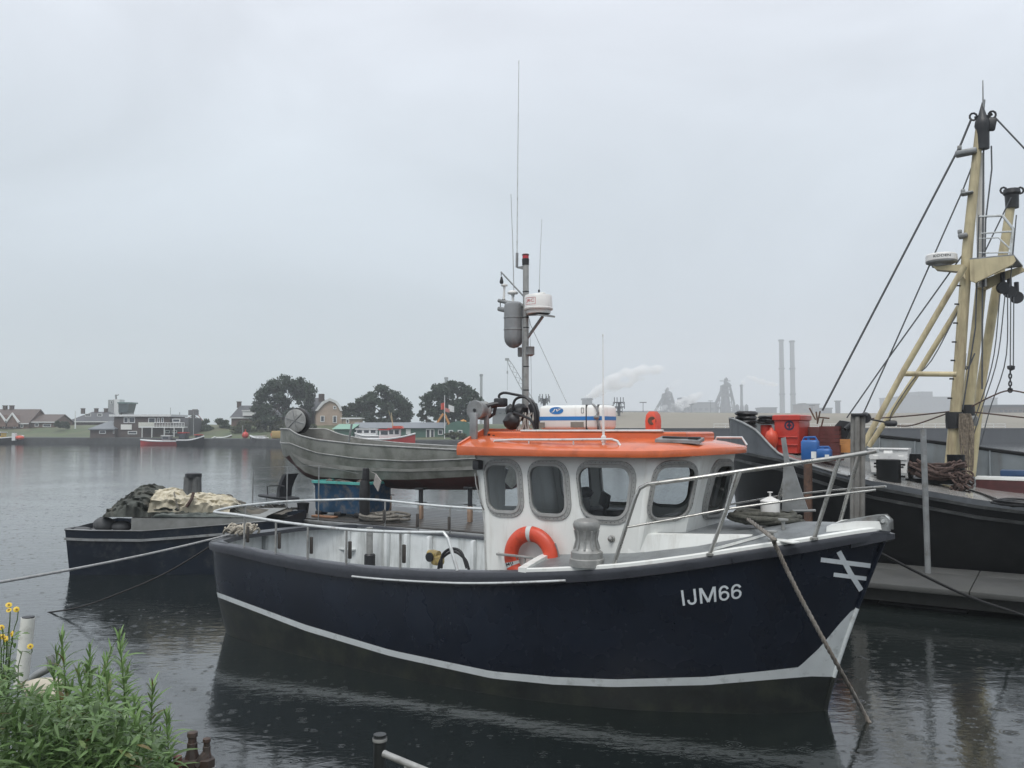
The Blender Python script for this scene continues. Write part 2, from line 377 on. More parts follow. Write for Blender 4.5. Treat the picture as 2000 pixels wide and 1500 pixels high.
SL = [(-420, 205), (-230, 190), (-105, 173), (-80, 166), (-45, 149), (-37, 141), (-6, 131), (8, 132), (14, 150), (17, 184)]
def terr_left():
    rows = []
    offs = [(0.3, 1.15), (5, 1.25), (12, 1.5), (20, 2.7), (28, 3.6), (45, 3.9), (90, 4.1), (300, 4.3), (900, 4.6), (2250, 4.6)]
    for d, z in offs:
        r = []
        for i, (x, y) in enumerate(SL):
            nz = 0.15 * math.sin(i * 2.3 + d) if 10 < d < 100 else 0
            r.append((x * (1 + d * .0025) , y + d, z + nz))
        rows.append(r)
    return rows
b = MB(); b.loft(terr_left()); tag(b.build('ground', grass, origin=(0, 0, 0)), 'low grassy bank on the far side of the harbour', 'ground', kind='structure')
b = MB(); b.loft([[(x, y, -1.0) for x, y in SL], [(x, y + .05, .55) for x, y in SL], [(x, y + .25, 1.2) for x, y in SL], [(x, y + 1.6, 1.32) for x, y in SL], [(x, y + 1.6, .8) for x, y in SL]])
tag(b.build('revetment', revet), 'dark stone revetment along the grassy far shore', 'embankment')
# long dark quay wall with the sand bank behind it
QX = [(17.5, 184), (90, 187), (150, 189), (210, 191), (300, 193), (520, 199), (1200, 215)]
b = MB(); b.loft([[(x, y, -1) for x, y in QX], [(x, y, 2.95) for x, y in QX], [(x, y - .12, 2.96) for x, y in QX], [(x, y - .12, 3.12) for x, y in QX], [(x, y + 1.0, 3.12) for x, y in QX], [(x, y + 1.0, 2.5) for x, y in QX]])
qw = b.build('quay_wall', quayc); tag(qw, 'long dark harbour wall in front of the sandy bank', 'wall')
b = MB(); rows = []
for d, z in ((1.02, 3.05), (6, 3.15), (14, 3.9), (30, 5.4), (55, 7.2), (75, 7.9), (130, 7.4), (300, 6.8), (900, 6.2), (2200, 6.2)):
    rows.append([(x * (1 + d * .0012), y + d, z + (.25 * math.sin(i * 1.9 + d * .2) if 10 < d < 200 else 0)) for i, (x, y) in enumerate(QX)])
b.loft(rows); tag(b.build('dune', sand, origin=(0, 0, 0)), 'pale sandy bank rising behind the dark harbour wall', 'dune', kind='structure')

# foreground bank the photographer stands on
b = MB(); rows = []
nx = 26
for j, (yy, zz) in enumerate(((-7, 1.62), (0, 1.60), (1.6, 1.56), (2.4, 1.45), (2.9, 1.2), (3.2, .5), (3.4, -.9))):
    r = []
    for i in range(nx):
        x = -9 + 18 * i / (nx - 1)
        ex = max(0, min(1, (-x - .75) / .6)) * (1.25 if yy > 2 else .6 if yy > 1 else 0)
        r.append((x, yy + ex + random.uniform(-.05, .05), zz + random.uniform(-.03, .03)))
    rows.append(r)
b.loft(rows); tag(b.build('bank', soil, origin=(0, 0, 0)), 'overgrown bank at the water edge', 'ground', kind='structure')

# rain haze: one closed box of even air round everything
hm = bpy.data.materials.new('rain haze'); hm.use_nodes = True; hm.node_tree.nodes.clear()
ho = hm.node_tree.nodes.new('ShaderNodeOutputMaterial'); hv = hm.node_tree.nodes.new('ShaderNodeVolumePrincipled')
hv.inputs['Color'].default_value = (.93, .965, 1.0, 1); hv.inputs['Density'].default_value = .00078; hv.inputs['Anisotropy'].default_value = .15
hm.node_tree.links.new(hv.outputs[0], ho.inputs['Volume'])
b = MB(); b.box((0, 1250, 109), (5400, 2760, 222))
tag(b.build('haze', hm, smooth=0, origin=(0, 1250, -2)), 'pale grey rain haze over the whole harbour', 'haze', kind='stuff')
# ================================================================== BLUE FISHING BOAT
boat = thing('fishing_boat', 'navy blue fishing boat with orange wheelhouse roof and white IJM66 on the bow', 'boat', mat=MBF)
OLP = [(-9.62, 0, 1.43), (-9.58, -.5, 1.43), (-9.45, -.95, 1.425), (-9.2, -1.35, 1.42), (-8.85, -1.56, 1.435), (-8.2, -1.66, 1.44), (-7, -1.73, 1.395), (-5.5, -1.77, 1.39), (-4, -1.76, 1.465), (-3, -1.70, 1.55), (-2, -1.54, 1.66), (-1.2, -1.27, 1.79), (-.5, -.95, 1.925), (0, -.66, 2.01), (.4, -.36, 2.08), (.62, -.15, 2.11), (.73, 0, 2.12)]
WLP = [(-9.35, 0), (-9.32, -.45), (-9.2, -.85), (-9.0, -1.15), (-8.7, -1.35), (-8.1, -1.48), (-7, -1.6), (-5.5, -1.66), (-4, -1.62), (-3, -1.5), (-2, -1.22), (-1.3, -.9), (-.75, -.6), (-.4, -.36), (-.18, -.17), (-.05, -.05), (0.0, 0)]
NS = 129
OL = [Vector(p) for p in catmull(OLP, NS)]; WL = [Vector((p[0], p[1], 0)) for p in catmull(WLP, NS)]
OL[0].y = 0; WL[0].y = 0; OL[-1].y = 0; WL[-1].y = 0
NR = []
for i in range(NS):
    t = OL[min(i + 1, NS - 1)] - OL[max(i - 1, 0)]; n = Vector((-t.y, t.x, 0)).normalized(); NR.append(n)   # inward
NR[0] = Vector((1, 0, 0)); NR[-1] = Vector((-1, 0, 0))
def hs(u): return float(np.interp(u, (-9.6, -9, -8, -6, -4, -2, 0, .73), (.10, .11, .14, .165, .17, .135, .125, .10)))
def sheer(u): return float(np.interp(u, [p[0] for p in OLP[3:]], [p[2] for p in OLP[3:]]))
def halfb(u): return -float(np.interp(u, [p[0] for p in OLP], [p[1] for p in OLP]))
def hp(i, k, out=0.0):
    T = OL[i] + NR[i] * .05; T = Vector((T.x, min(T.y, 0), OL[i].z - hs(OL[i].x))); Wp = WL[i]
    g = float(np.interp(OL[i].x, (-9, -4, 0), (1.0, 1.1, 1.2)))
    kk = max(k, 0) ** g if k > 0 else k * .6
    P = Vector((lerp(Wp.x, T.x, kk), lerp(Wp.y, T.y, kk) - .05 * math.sin(math.pi * min(max(k, 0), 1)) * min(1, -T.y / .8), T.z * k))
    P.y = min(P.y, -0.0) - (out if i not in (0,) else 0); 
    return P
def k_at(i, curve):
    xs = [c[0] for c in curve]; ys = [c[1] for c in curve]
    lo, hi = 0.0, 1.0
    for _ in range(26):
        m_ = (lo + hi) / 2; x, y = bproj(*hp(i, m_))
        if y > np.interp(x, xs, ys): lo = m_
        else: hi = m_
    return (lo + hi) / 2
STOP = [(400, 1150), (414, 1153), (596, 1220), (764, 1270), (960, 1311), (1080, 1322), (1200, 1327), (1380, 1322), (1500, 1310), (1560, 1303), (1600, 1266), (1640, 1218), (1662, 1194), (1676, 1186), (1760, 1184)]
SBOT = [(400, 1158), (417, 1163), (596, 1232), (764, 1282), (960, 1325), (1080, 1337), (1200, 1342), (1380, 1338), (1500, 1328), (1585, 1321), (1622, 1322), (1660, 1322)]
ist = 22
KT = [k_at(i, STOP) for i in range(NS)]; KB = [k_at(i, SBOT) for i in range(NS)]
for i in range(ist): KT[i] = KT[ist]; KB[i] = KB[ist]
def rows_between(k0, k1, n, off=0.0):
    return [[hp(i, lerp(k0(i), k1(i), j / n), off) for i in range(NS)] for j in range(n + 1)]
b = MB(MBF); b.loft(rows_between(lambda i: KT[i], lambda i: 1.0, 10)).mirror(); hull = b.build('hull', navy, boat, 60)
b = MB(MBF); b.loft(rows_between(lambda i: KB[i], lambda i: KT[i], 3)).mirror(); st = b.build('stripe', whiteg, boat, 60); st['label'] = 'pale grey stripe above the waterline'
b = MB(MBF); b.loft([[Vector((hp(i, 0).x, hp(i, 0).y * .55, -.55)) for i in range(NS)]] + rows_between(lambda i: -.12, lambda i: KB[i], 4)).mirror(); b.build('bottom', antif, boat, 60)
b = MB(MBF)
ring = []
for i in range(NS):
    o = OL[i]; n = NR[i]; h = hs(o.x); e = lambda a, dz: Vector((o.x + n.x * a, min(o.y + n.y * a, 0), o.z + dz))
    ring.append([e(.055, -h - .012), e(.004, -h), e(-.004, -h * .5), e(0, -.012), e(.012, 0), e(.15, .006), e(.16, -.03)])
b.loft(ring).mirror(); b.build('rubbing_strake', strake, boat, 50)
for ka, kb, sm_ in ((-.05, KB[NS - 1], antif), (KB[NS - 1], KT[NS - 1], whiteg), (KT[NS - 1], .99, navy)):
    b = MB(MBF); b.tube([hp(NS - 1, k) + Vector((.004, 0, 0)) for k in np.linspace(ka, kb, 10)], .024, 8); b.build('stem_bar', sm_, boat)
b = MB(MBF); tip = OL[-1]
b.loft([[Vector((.38, s * .2, 2.02 - h)) for s, h in ((-1.6, 0), (-1.6, .1), (0, .14), (1.6, .1), (1.6, 0))], [Vector((.62, s * .12, 2.09 - h)) for s, h in ((-1.5, 0), (-1.5, .11), (0, .14), (1.5, .11), (1.5, 0))], [Vector((.78, s * .02, 2.07 - h)) for s, h in ((-1, 0), (-1, .05), (0, .06), (1, .05), (1, 0))]], True, True)
b.build('bow_fender', strake, boat, 30)
# bright half-round bar on the strake, (682,1130) to (1110,1139)
def on_strake(px, off=.012, zf=.8):
    best = None
    for i in range(20, NS - 3):
        x, y = bproj(OL[i].x, OL[i].y - off, OL[i].z - hs(OL[i].x) * zf)
        if best is None or abs(x - px) < best[0]: best = (abs(x - px), Vector((OL[i].x, OL[i].y - off, OL[i].z - hs(OL[i].x) * zf)))
    return best[1]
b = MB(MBF); b.tube([on_strake(x) for x in np.linspace(684, 1112, 22)], .014, 8); b.build('strake_bar', railst, boat)
# ---- writing and tape marks on the hull
def on_hull(x, y, off=.006):
    best = None
    for i in range(40, NS):
        lo, hi = 0., 1.
        for _ in range(18):
            m_ = (lo + hi) / 2; q = bproj(*hp(i, m_))
            if q[1] > y: lo = m_
            else: hi = m_
        q = bproj(*hp(i, lo)); d = q[0] - x
        if best is not None and best[0] < 0 <= d:
            t = best[0] / (best[0] - d); P = best[1].lerp(hp(i, lo), t); P.y -= off; P.x += off * .4; return P
        best = (d, hp(i, lo))
    P = best[1]; return P + Vector((off, -off, 0))
tape = mat('white lettering', (.62, .66, .68), .4, var=.05, dirt=(.35, .37, .38), damt=.15, dscale=15)
def ribbon(pts, w, T2, TF):
    pts = [np.array(p, float) for p in pts]; o = len(T2)
    for i, p in enumerate(pts):
        t = pts[min(i + 1, len(pts) - 1)] - pts[max(i - 1, 0)]; asp = 3.55; t = np.array((t[0] * asp, t[1])); t /= np.linalg.norm(t); n = np.array((-t[1] / asp, t[0])) * w / 2
        T2 += [tuple(p + n), tuple(p - n)]
    for i in range(len(pts) - 1): TF.append((o + 2 * i, o + 2 * i + 1, o + 2 * i + 3, o + 2 * i + 2))
T2 = []; TF = []; sw = .135
ribbon([(.025, 0), (.025, 1)], sw, T2, TF)
ribbon([(.222, 1), (.222, .28)] + [(.165 + .057 * math.cos(a), .25 - .19 * math.sin(a)) for a in np.linspace(0, math.pi, 9)] + [(.108, .33)], sw, T2, TF)
ribbon([(.315, 0), (.315, 1)], sw, T2, TF); ribbon([(.545, 0), (.545, 1)], sw, T2, TF)
ribbon([(.325, .98), (.43, .05)], sw * 1.1, T2, TF); ribbon([(.43, .05), (.535, .98)], sw * 1.1, T2, TF)
for x0 in (.70, .905):
    ribbon([(x0 + .068 * math.cos(a), .315 + .255 * math.sin(a)) for a in np.linspace(0, 2 * math.pi, 21)], sw, T2, TF)
    ribbon([(x0 - .069, .34), (x0 - .069, .55)] + [(x0 - .003 + .068 * math.cos(a), .62 + .31 * math.sin(a)) for a in np.linspace(math.pi * .97, math.pi * .12, 10)], sw, T2, TF)
qc = {(a, c): on_hull(*p) for (a, c), p in {(0, 0): (1333, 1183), (1, 0): (1449, 1168), (0, 1): (1329, 1153), (1, 1): (1450, 1139), (.5, 0): (1392, 1176), (.5, 1): (1390, 1146)}.items()}
def qm(a, c):
    if a <= .5: A, B2, a2 = 0, .5, a * 2
    else: A, B2, a2 = .5, 1, a * 2 - 1
    return qc[(A, 0)].lerp(qc[(B2, 0)], a2).lerp(qc[(A, 1)].lerp(qc[(B2, 1)], a2), c)
b = MB(MBF); b.add([qm(a, c) for a, c in T2], TF); o = b.build('registration_letters', tape, boat, 0); o['label'] = 'white IJM66 lettering'
def strip(pts, w, name='tape_mark', n=10):
    b = MB(MBF); rows = []
    for k in range(n + 1):
        t = k / n * (len(pts) - 1); i = min(int(t), len(pts) - 2); s_ = t - i
        x = lerp(pts[i][0], pts[i + 1][0], s_); y = lerp(pts[i][1], pts[i + 1][1], s_); dx = pts[i + 1][0] - pts[i][0]; dy = pts[i + 1][1] - pts[i][1]; l = math.hypot(dx, dy)
        rows.append([on_hull(x - dy / l * w / 2, y + dx / l * w / 2), on_hull(x + dy / l * w / 2, y - dx / l * w / 2)])
    b.loft(rows); return b.build(name, tape, boat, 0)
strip([(1603, 1093), (1700, 1105)], 9); strip([(1628, 1122), (1692, 1130)], 8); strip([(1638, 1077), (1660, 1118), (1682, 1153)], 10)
# the same tape carries on round the stem
b = MB(MBF)
for z0, z1, l in ((1.66, 1.72, .30), (1.50, 1.55, .25)):
    b.add([(.3 * z1 + .01, .02, z0), (.3 * z1 - .06, l, z0 + .02), (.3 * z1 - .06, l, z1 + .02), (.3 * z1 + .01, .02, z1)], [(0, 1, 2, 3)])
b.build('tape_mark', tape, boat, 0)

b = MB(MBF); si = [i for i in range(NS) if OL[i].x < -8.6]
insf = lambda i, a, z: Vector((OL[i].x + NR[i].x * a, min(OL[i].y + NR[i].y * a, 0), z))
b.loft([[insf(i, .12, OL[i].z + .012) for i in si], [insf(i, lerp(.42, .16, k / len(si)), OL[i].z + .014) for k, i in enumerate(si)], [insf(i, lerp(.42, .16, k / len(si)), OL[i].z - .05) for k, i in enumerate(si)]]).mirror(); b.build('stern_cap', strake, boat)
# ---- decks and bulwark
iw = max(i for i in range(NS) if OL[i].x < -3.02)
def ins(i, a, z):
    o = OL[i]; n = NR[i]; return Vector((o.x + n.x * a, min(o.y + n.y * a, 0), z))
b = MB(MBF); b.loft([[ins(i, .125, OL[i].z - .04) for i in range(iw + 1)], [ins(i, .14, .9) for i in range(iw + 1)], [ins(i, .17, .52) for i in range(iw + 1)]]).mirror()
b.build('bulwark', whiteb, boat)
b = MB(MBF); P = [ins(i, .17, .55) for i in range(iw + 1)]
b.loft([[p for p in P], [Vector((p.x, -p.y, p.z)) for p in P]]); b.build('well_deck', nonskid, boat)
for x in (508, 560, 612, 690, 758, 797, 840, 932):
    p = bv(x, 1060, 1.6); i = min(range(iw), key=lambda j: abs(OL[j].x - p.x)); q = ins(i, .18, 0); a = math.atan2(-NR[i].x, NR[i].y)
    for sgn in (1, -1):
        b = MB(MBF); b.box((q.x, -sgn * q.y * 1.0, (OL[i].z - .05 + .55) / 2), (.07, .11, OL[i].z - .05 - .55), Matrix.Rotation(-a * sgn if i < 30 else 0, 3, 'Z'), .02); b.build('bulwark_frame', whiteb, boat)
# foredeck with camber
fd = range(iw + 1, NS)
def dz(u, v):
    hb = max(halfb(u), .05); return sheer(u) + .008 + .16 * max(0, 1 - (v / hb) ** 2) * min(1, hb / .8)
b = MB(MBF); rows = []
for k in np.linspace(-1, 1, 17):
    rows.append([Vector((OL[i].x - .02 * (i == NS - 1), k * max(-ins(i, .05, 0).y, .0), dz(OL[i].x, k * max(-ins(i, .05, 0).y, 0)))) for i in fd])
b.loft(rows); b.build('foredeck', nonskid, boat)
b = MB(MBF); rows = []
for i in fd:
    o = OL[i]; rows.append([ins(i, .005, o.z - .012), ins(i, .005, o.z + .026), ins(i, .02, o.z + .036), ins(i, .055, o.z + .036), ins(i, .062, o.z + .004)])
b.loft(rows).mirror(); b.build('toe_rail', white, boat)
b = MB(MBF)
for s in (-1, 1):
    b.box((-3.06, s * 1.26, .98), (.04, .50, 1.0)) if s < 0 else None
b.build('bulkhead', whiteb, boat); b = MB(MBF); b.box((-3.06, 1.26, .98), (.04, .50, 1.0)); b.build('bulkhead', whiteb, boat)
for s in (-1, 1):
    b = MB(MBF); b.loft([[Vector((-3.10, s * v, z + h)) if k < 2 else Vector((-2.99, s * v, z + h)) for k, h in ((0, -.06), (1, .03), (2, .035), (3, -.02))] for v, z in ((1.70, 1.56), (1.35, 1.62), (1.0, 1.67))], True, True)
    b.build('deck_end_coaming', white, boat)
# trunk ahead of the wheelhouse (white side, grey top)
TK = [(-2.0, -1.01), (-1.75, -.995), (-1.2, -.86), (-.62, -.62), (-.36, -.32), (-.32, 0)]
def trunk(b, h, insd, z0):
    rows = [[], []]
    full = [(u + (-insd if u > -1.9 else 0), v + insd) for u, v in TK]; full = full + [(u, -v) for u, v in full[-2::-1]]
    return [(u, v, dz(u, v)) for u, v in full]
lo_ = trunk(None, 0, 0, 0); hi_ = trunk(None, 0, .03, 0)
ZT = lambda u: float(np.interp(u, (-2, -.7, -.3), (2.0, 2.03, 1.99)))
b = MB(MBF); b.loft([[Vector((u, v, z - .02)) for u, v, z in lo_], [Vector((u, v, ZT(u) - .012)) for u, v, z in hi_], [Vector((u - .03, v * .94, ZT(u))) for u, v, z in hi_]]); b.build('trunk_side', white, boat)
b = MB(MBF); b.add([Vector((u - .03, v * .94, ZT(u) + .003)) for u, v, z in hi_], [tuple(range(len(hi_)))]); b.build('trunk_top', nonskid, boat)
b = MB(MBF); b.prism([(-.30, -.45, 1.9), (.12, -.34, 1.9), (.2, 0, 1.9), (.12, .34, 1.9), (-.30, .45, 1.9)], (0, 0, .155)); b.build('windlass_plinth', white, boat)
b = MB(MBF)
b.loft([[(u, v + a, dz(u, v) + h) for a, h in ((-.03, 0), (-.025, .03), (.025, .03), (.03, 0))] for u, v in ((-.95, -1.05), (-.75, -.88), (-.55, -.70), (-.45, -.58))]); b.build('spray_rail', white, boat)

# ---- wheelhouse
def plane(p, q, r):
    p, q, r = Vector(p), Vector(q), Vector(r); n = (q - p).cross(r - p).normalized(); return p, n
SIDE = [(-4.04, -1, .55), (-1.95, -1, .55), (-1.89, -1, 1.78), (-1.745, -1, 2.93), (-4.235, -1, 2.93), (-4.08, -1, 1.99)]
DIAG = [(-1.93, -1, 1.45), (-1.555, -.62, 1.45), (-1.20, -.62, 2.95), (-1.74, -1, 2.95)]
FRNT = [(-1.555, -.62, 1.45), (-1.555, .62, 1.45), (-1.20, .62, 2.95), (-1.20, -.62, 2.95)]
sp = plane(*SIDE[:3]); sp = (Vector((-3, -1, 2)), Vector((0, -1, 0)))
dp = plane(DIAG[0], DIAG[1], DIAG[2]); fp = plane(FRNT[0], FRNT[1], FRNT[2])
WIN = [('s', [(942.6, 896), (1018, 896), (1026.4, 1011), (952.6, 1009)], [(949, 909), (1009, 910), (1014, 998), (957, 995)]),
       ('s', [(1028.5, 898), (1109.6, 898), (1119, 1018), (1037, 1015)], [(1035, 911), (1099, 911), (1105, 1004), (1042, 1001)]),
       ('s', [(1121.4, 898), (1247, 901), (1234, 1027), (1137, 1021)], [(1129, 913), (1233, 915), (1221, 1011), (1139, 1006)]),
       ('d', [(1278, 899), (1369, 899), (1347, 1016), (1258, 1022)], [(1285, 913), (1360, 913), (1339, 1008), (1269, 1012)]),
       ('f', [(1391, 896), (1437, 896), (1416, 1012), (1364, 1016)], [(1399, 911), (1431, 910), (1411, 1003), (1375, 1007)])]
holes = {'s': [], 'd': [], 'f': []}; frames = []
for w_, oq, iq in WIN:
    p0, n_ = {'s': sp, 'd': dp, 'f': fp}[w_]
    if n_.dot(c0 - p0) < 0: n_ = -n_
    O_ = roundquad([bpl(*p, p0, n_) for p in oq], .34, 5); I_ = roundquad([bpl(*p, p0, n_) for p in iq], .27, 5)
    holes[w_].append([p.lerp(q, .45) for p, q in zip(O_, I_)]); frames.append((O_, I_, n_, w_))
wh = None
b = MB(MBF)
b.holed(SIDE, holes['s'], (0, .04, 0)); nd = dp[1] if dp[1].dot(c0 - dp[0]) < 0 else -dp[1]; b.holed(DIAG, holes['d'], nd * .04)
b.mirror()
nf = fp[1] if fp[1].dot(c0 - fp[0]) < 0 else -fp[1]; b.holed(FRNT, holes['f'], nf * .04)
aft_hole = [(-4.15, bu(x, y, -4.15).y, bu(x, y, -4.15).z) for x, y in ((982, 988), (1016, 988), (1016, 908), (982, 908))]
door = [(-4.10, -.42, 1.0), (-4.10, .42, 1.0), (-4.20, .42, 2.65), (-4.20, -.42, 2.65)]
b.holed([(-4.04, -1, .55), (-4.04, 1, .55), (-4.08, 1, 1.99), (-4.235, 1, 2.93), (-4.235, -1, 2.93), (-4.08, -1, 1.99)], [aft_hole], (.04, 0, 0))
wh = b.build('wheelhouse', white, boat, 20)
wframe = mat('window frame grey', (.36, .36, .345), .4, metal=.2, var=.12, dirt=(.2, .2, .19), damt=.25, dscale=14)
for O_, I_, n_, w_ in frames:
    sides = (1, -1) if w_ != 'f' else (1,)
    for s in sides:
        f = lambda p: Vector((p.x, p.y * s, p.z))
        b = MB(MBF); n2 = n_
        loops = [[p + n2 * .001 for p in O_], [p + n2 * .016 for p in [a.lerp(c, .04) for a, c in zip(O_, I_)]], [p + n2 * .018 for p in [a.lerp(c, .5) for a, c in zip(O_, I_)]], [p + n2 * .028 for p in [a.lerp(c, .56) for a, c in zip(O_, I_)]], [p + n2 * .026 for p in [a.lerp(c, .95) for a, c in zip(O_, I_)]], [p - n2 * .03 for p in I_]]
        b.loft([[f(p) for p in l] for l in loops], True); b.build('window_frame', wframe, wh, 30)
        b = MB(MBF); b.add([f(p + n2 * .004) for p in I_], [tuple(range(len(I_)))]); b.build('window_pane', glass, wh, 0)
        b = MB(MBF)
        m_ = [a.lerp(c, .27) for a, c in zip(O_, I_)]; tot = [0]
        for k in range(len(m_)): tot.append(tot[-1] + (m_[(k + 1) % len(m_)] - m_[k]).length)
        cnt = int(tot[-1] / .055)
        for k in range(cnt):
            d_ = k / cnt * tot[-1]; j = max(q for q in range(len(m_)) if tot[q] <= d_); t_ = (d_ - tot[j]) / max(1e-6, tot[j + 1] - tot[j])
            c_ = m_[j].lerp(m_[(j + 1) % len(m_)], t_) + n2 * .017
            b.lathe([(.0055, 0), (.0045, .004), (0, .005)], f(c_), 5, f(n2))
        b.build('bolt_ring', dark, wh, 0)
# inside
intr = mat('cabin lining', (.34, .31, .28), .6, var=.2); cons = mat('console dark', (.045, .047, .05), .5, var=.3)
b = MB(MBF); b.box((-2.95, 0, 1.38), (2.2, 1.85, .05)); b.box((-2.9, 0, 2.88), (2.3, 1.86, .03)); b.build('lining', intr, wh)
b = MB(MBF); b.box((-1.85, .05, 1.72), (.5, 1.5, .62), None, .05); b.box((-1.78, .05, 2.06), (.34, 1.3, .10), Matrix.Rotation(.2, 3, 'Y'), .03); b.box((-3.25, .62, 1.75), (.9, .5, .72), None, .05); b.build('console', cons, wh)
b = MB(MBF); q = bv(1181, 976, .35); b.box(q, (.05, .25, .20), Matrix.Rotation(.25, 3, 'Y') @ Matrix.Rotation(.9, 3, 'Z'), .015); b.tube([q - Vector((0, 0, .07)), q - Vector((0, 0, .28))], .02); b.build('monitor', dark, wh)
b = MB(MBF); q = bv(1140, 985, .25)
b.box(q + Vector((-.05, 0, -.12)), (.16, .44, .50), Matrix.Rotation(-.15, 3, 'Y'), .07); b.box(q + Vector((.14, 0, -.40)), (.44, .44, .12), None, .05); b.ico(q + Vector((.03, -.02, .17)), (.12, .11, .085), .1); b.tube([q + Vector((.1, 0, -.45)), q + Vector((.1, 0, -.9))], .05); b.build('helm_seat', cons, wh)
b = MB(MBF); b.tube([bv(990, 915, .55), bv(966, 985, .55)], .035, 6); b.build('hanging_oilskin', dark, wh)
# ---- roof
RO = [(-4.37, -1.21), (-3.0, -1.22), (-1.75, -1.20), (-1.46, -1.10), (-1.22, -.90), (-1.06, -.63), (-.975, -.32), (-.955, 0)]
zb = lambda u: float(np.interp(u, (-4.4, -1.6, -.8), (2.885, 2.90, 2.94)))
zt = lambda u: float(np.interp(u, (-4.4, -4.2, -3.0, -1.6, -.8), (3.02, 2.99, 2.975, 2.985, 3.025)))
ro = RO + [(u, -v) for u, v in RO[-2::-1]]
b = MB(MBF); rows = []
rows.append([Vector((u * .97 - .08, v * .93, zb(u) - .002)) for u, v in ro])
rows.append([Vector((u, v, zb(u))) for u, v in ro]); rows.append([Vector((u + .012 * (u > -1), v * 1.008, lerp(zb(u), zt(u), .5))) for u, v in ro]); rows.append([Vector((u, v * 1.0, zt(u) - .008)) for u, v in ro])
rows.append([Vector((u - .012 * (u > -1), v * .985, zt(u))) for u, v in ro])
for k in (.85, .6, .35, .1, 0):
    rows.append([Vector((lerp(-2.7, u, max(k, .05) if u > -4.2 else 1), v * k, zt(u) + .15 * (1 - k ** 3))) for u, v in ro])
b.loft(rows); b.add([rows[0][i] for i in range(len(ro))], [tuple(range(len(ro)))]); roof = b.build('roof', orange, boat, 40)
b = MB(MBF)
b.prism([(-4.375, -1.19, 2.99), (-4.375, 1.19, 2.99), (-4.375, 1.19, 3.04), (-4.375, .62, 3.235), (-4.375, -.62, 3.235), (-4.375, -1.19, 3.04)], (.035, 0, 0)); b.build('roof_flange', orange, roof)
b = MB(MBF)
cm = [(-4.33, -.62), (-1.62, -.60), (-1.45, -.5), (-1.40, 0), (-1.45, .5), (-1.62, .60), (-4.33, .62)]
b.loft([[(u, v, 2.96) for u, v in cm], [(u, v, 3.175) for u, v in cm], [(u - .02 * (u > -2), v * .97, 3.195) for u, v in cm]], True); b.add([(u - .02 * (u > -2), v * .97, 3.195) for u, v in cm], [tuple(range(7))]); b.build('roof_coaming', orange, roof)
b = MB(MBF)
for v in (-.60,): b.tube([(-3.75, v, 3.205), (-1.7, v, 3.21)], .016, 8)
b.build('hose_rail', railst, roof)
b = MB(MBF); z = 3.07
gr = [bv(962, 872, -1.02), bv(966, 861, -1.02), bv(1000, 859, -1.02), bv(1100, 859, -1.02), bv(1195, 858, -1.02), bv(1206, 862, -1.02), bv(1213, 873, -1.02)]
b.tube(gr, .016, 8)
for x in (1033, 1120): b.tube([bv(x, 859, -1.02), bv(x, 872, -1.02)], .010, 6)
b.build('grab_rail', railst, roof)
b = MB(MBF); b.tube([(p.x, 1.02, p.z) for p in gr], .016, 8); b.build('grab_rail', railst, roof)
b = MB(MBF); p = bv(983, 869, -.85); b.lathe([(.02, .03), (.09, .03), (.13, .0), (.13, -.03)], p, 20); 
for k in range(12):
    a = k * math.pi / 6; b.box(p + Vector((.10 * math.cos(a), .10 * math.sin(a), .012)), (.012, .022, .02), Matrix.Rotation(a, 3, 'Z'))
b.build('roof_vent', white, roof)
def cowl(b):
    p = bv(1276, 841, -.2)
    b.loft([[p + Vector((dx * .9, dy, -.06)) for dx, dy in ((-.07, -.09), (.07, -.09), (.07, .09), (-.07, .09))], [p + Vector((dx, dy, .12)) for dx, dy in ((-.07, -.095), (.07, -.095), (.07, .095), (-.07, .095))], [p + Vector((dx * .9, dy, .20)) for dx, dy in ((-.07, -.08), (.07, -.08), (.07, .08), (-.07, .08))], [p + Vector((dx * .5, dy, .245)) for dx, dy in ((-.07, -.05), (.07, -.05), (.07, .05), (-.07, .05))]], True, True)
cv = kid('cowl_vent', cowl, orangep, roof, MBF)
b = MB(MBF); p = bv(1276, 822, -.2); b.lathe([(.055, 0), (.05, .012), (.0, .006)], p + Vector((.02, -.088, .0)), 14, (.25, -1, 0)); b.build('vent_mouth', rust, roof)
b = MB(MBF); b.prism([(-1.72, -.82, 3.075), (-1.70, -.64, 3.115), (-1.22, -.50, 3.095), (-1.20, -.72, 3.06)], (0, 0, .035)); b.build('skylight', galv, roof)
b = MB(MBF); b.tube([(-1.66, -.73, 3.135), (-1.27, -.61, 3.12)], .014, 6); b.box((-1.30, -.62, 3.125), (.12, .12, .03), None, .008); b.build('skylight_hinge', dark, roof)
b = MB(MBF); b.tube([(-1.55, .75, 3.02), (-1.5, .75, 3.12), (-1.15, .72, 3.12), (-1.08, .7, 3.02)], .014, 8); b.build('grab_rail', railst, roof)
# lamp at the wheelhouse's aft corner, hand rail
b = MB(MBF); b.box(bv(933, 908, -1.08), (.10, .12, .13), None, .02); b.build('corner_lamp', dark, wh)
b = MB(MBF); b.tube([bv(928, 925, -1.03), bv(930, 945, -1.06), bv(940, 985, -1.06), bv(945, 996, -1.03)], .010, 6); b.build('hand_rail', steel, wh)
b = MB(MBF); p = bv(1195, 1052, -1.0); b.lathe([(.045, 0), (.045, .012), (.03, .02), (.012, .022), (.012, .05), (.03, .055), (.0, .07)], p, 14, (0, -1, 0)); b.build('filler_cap', steel, wh)
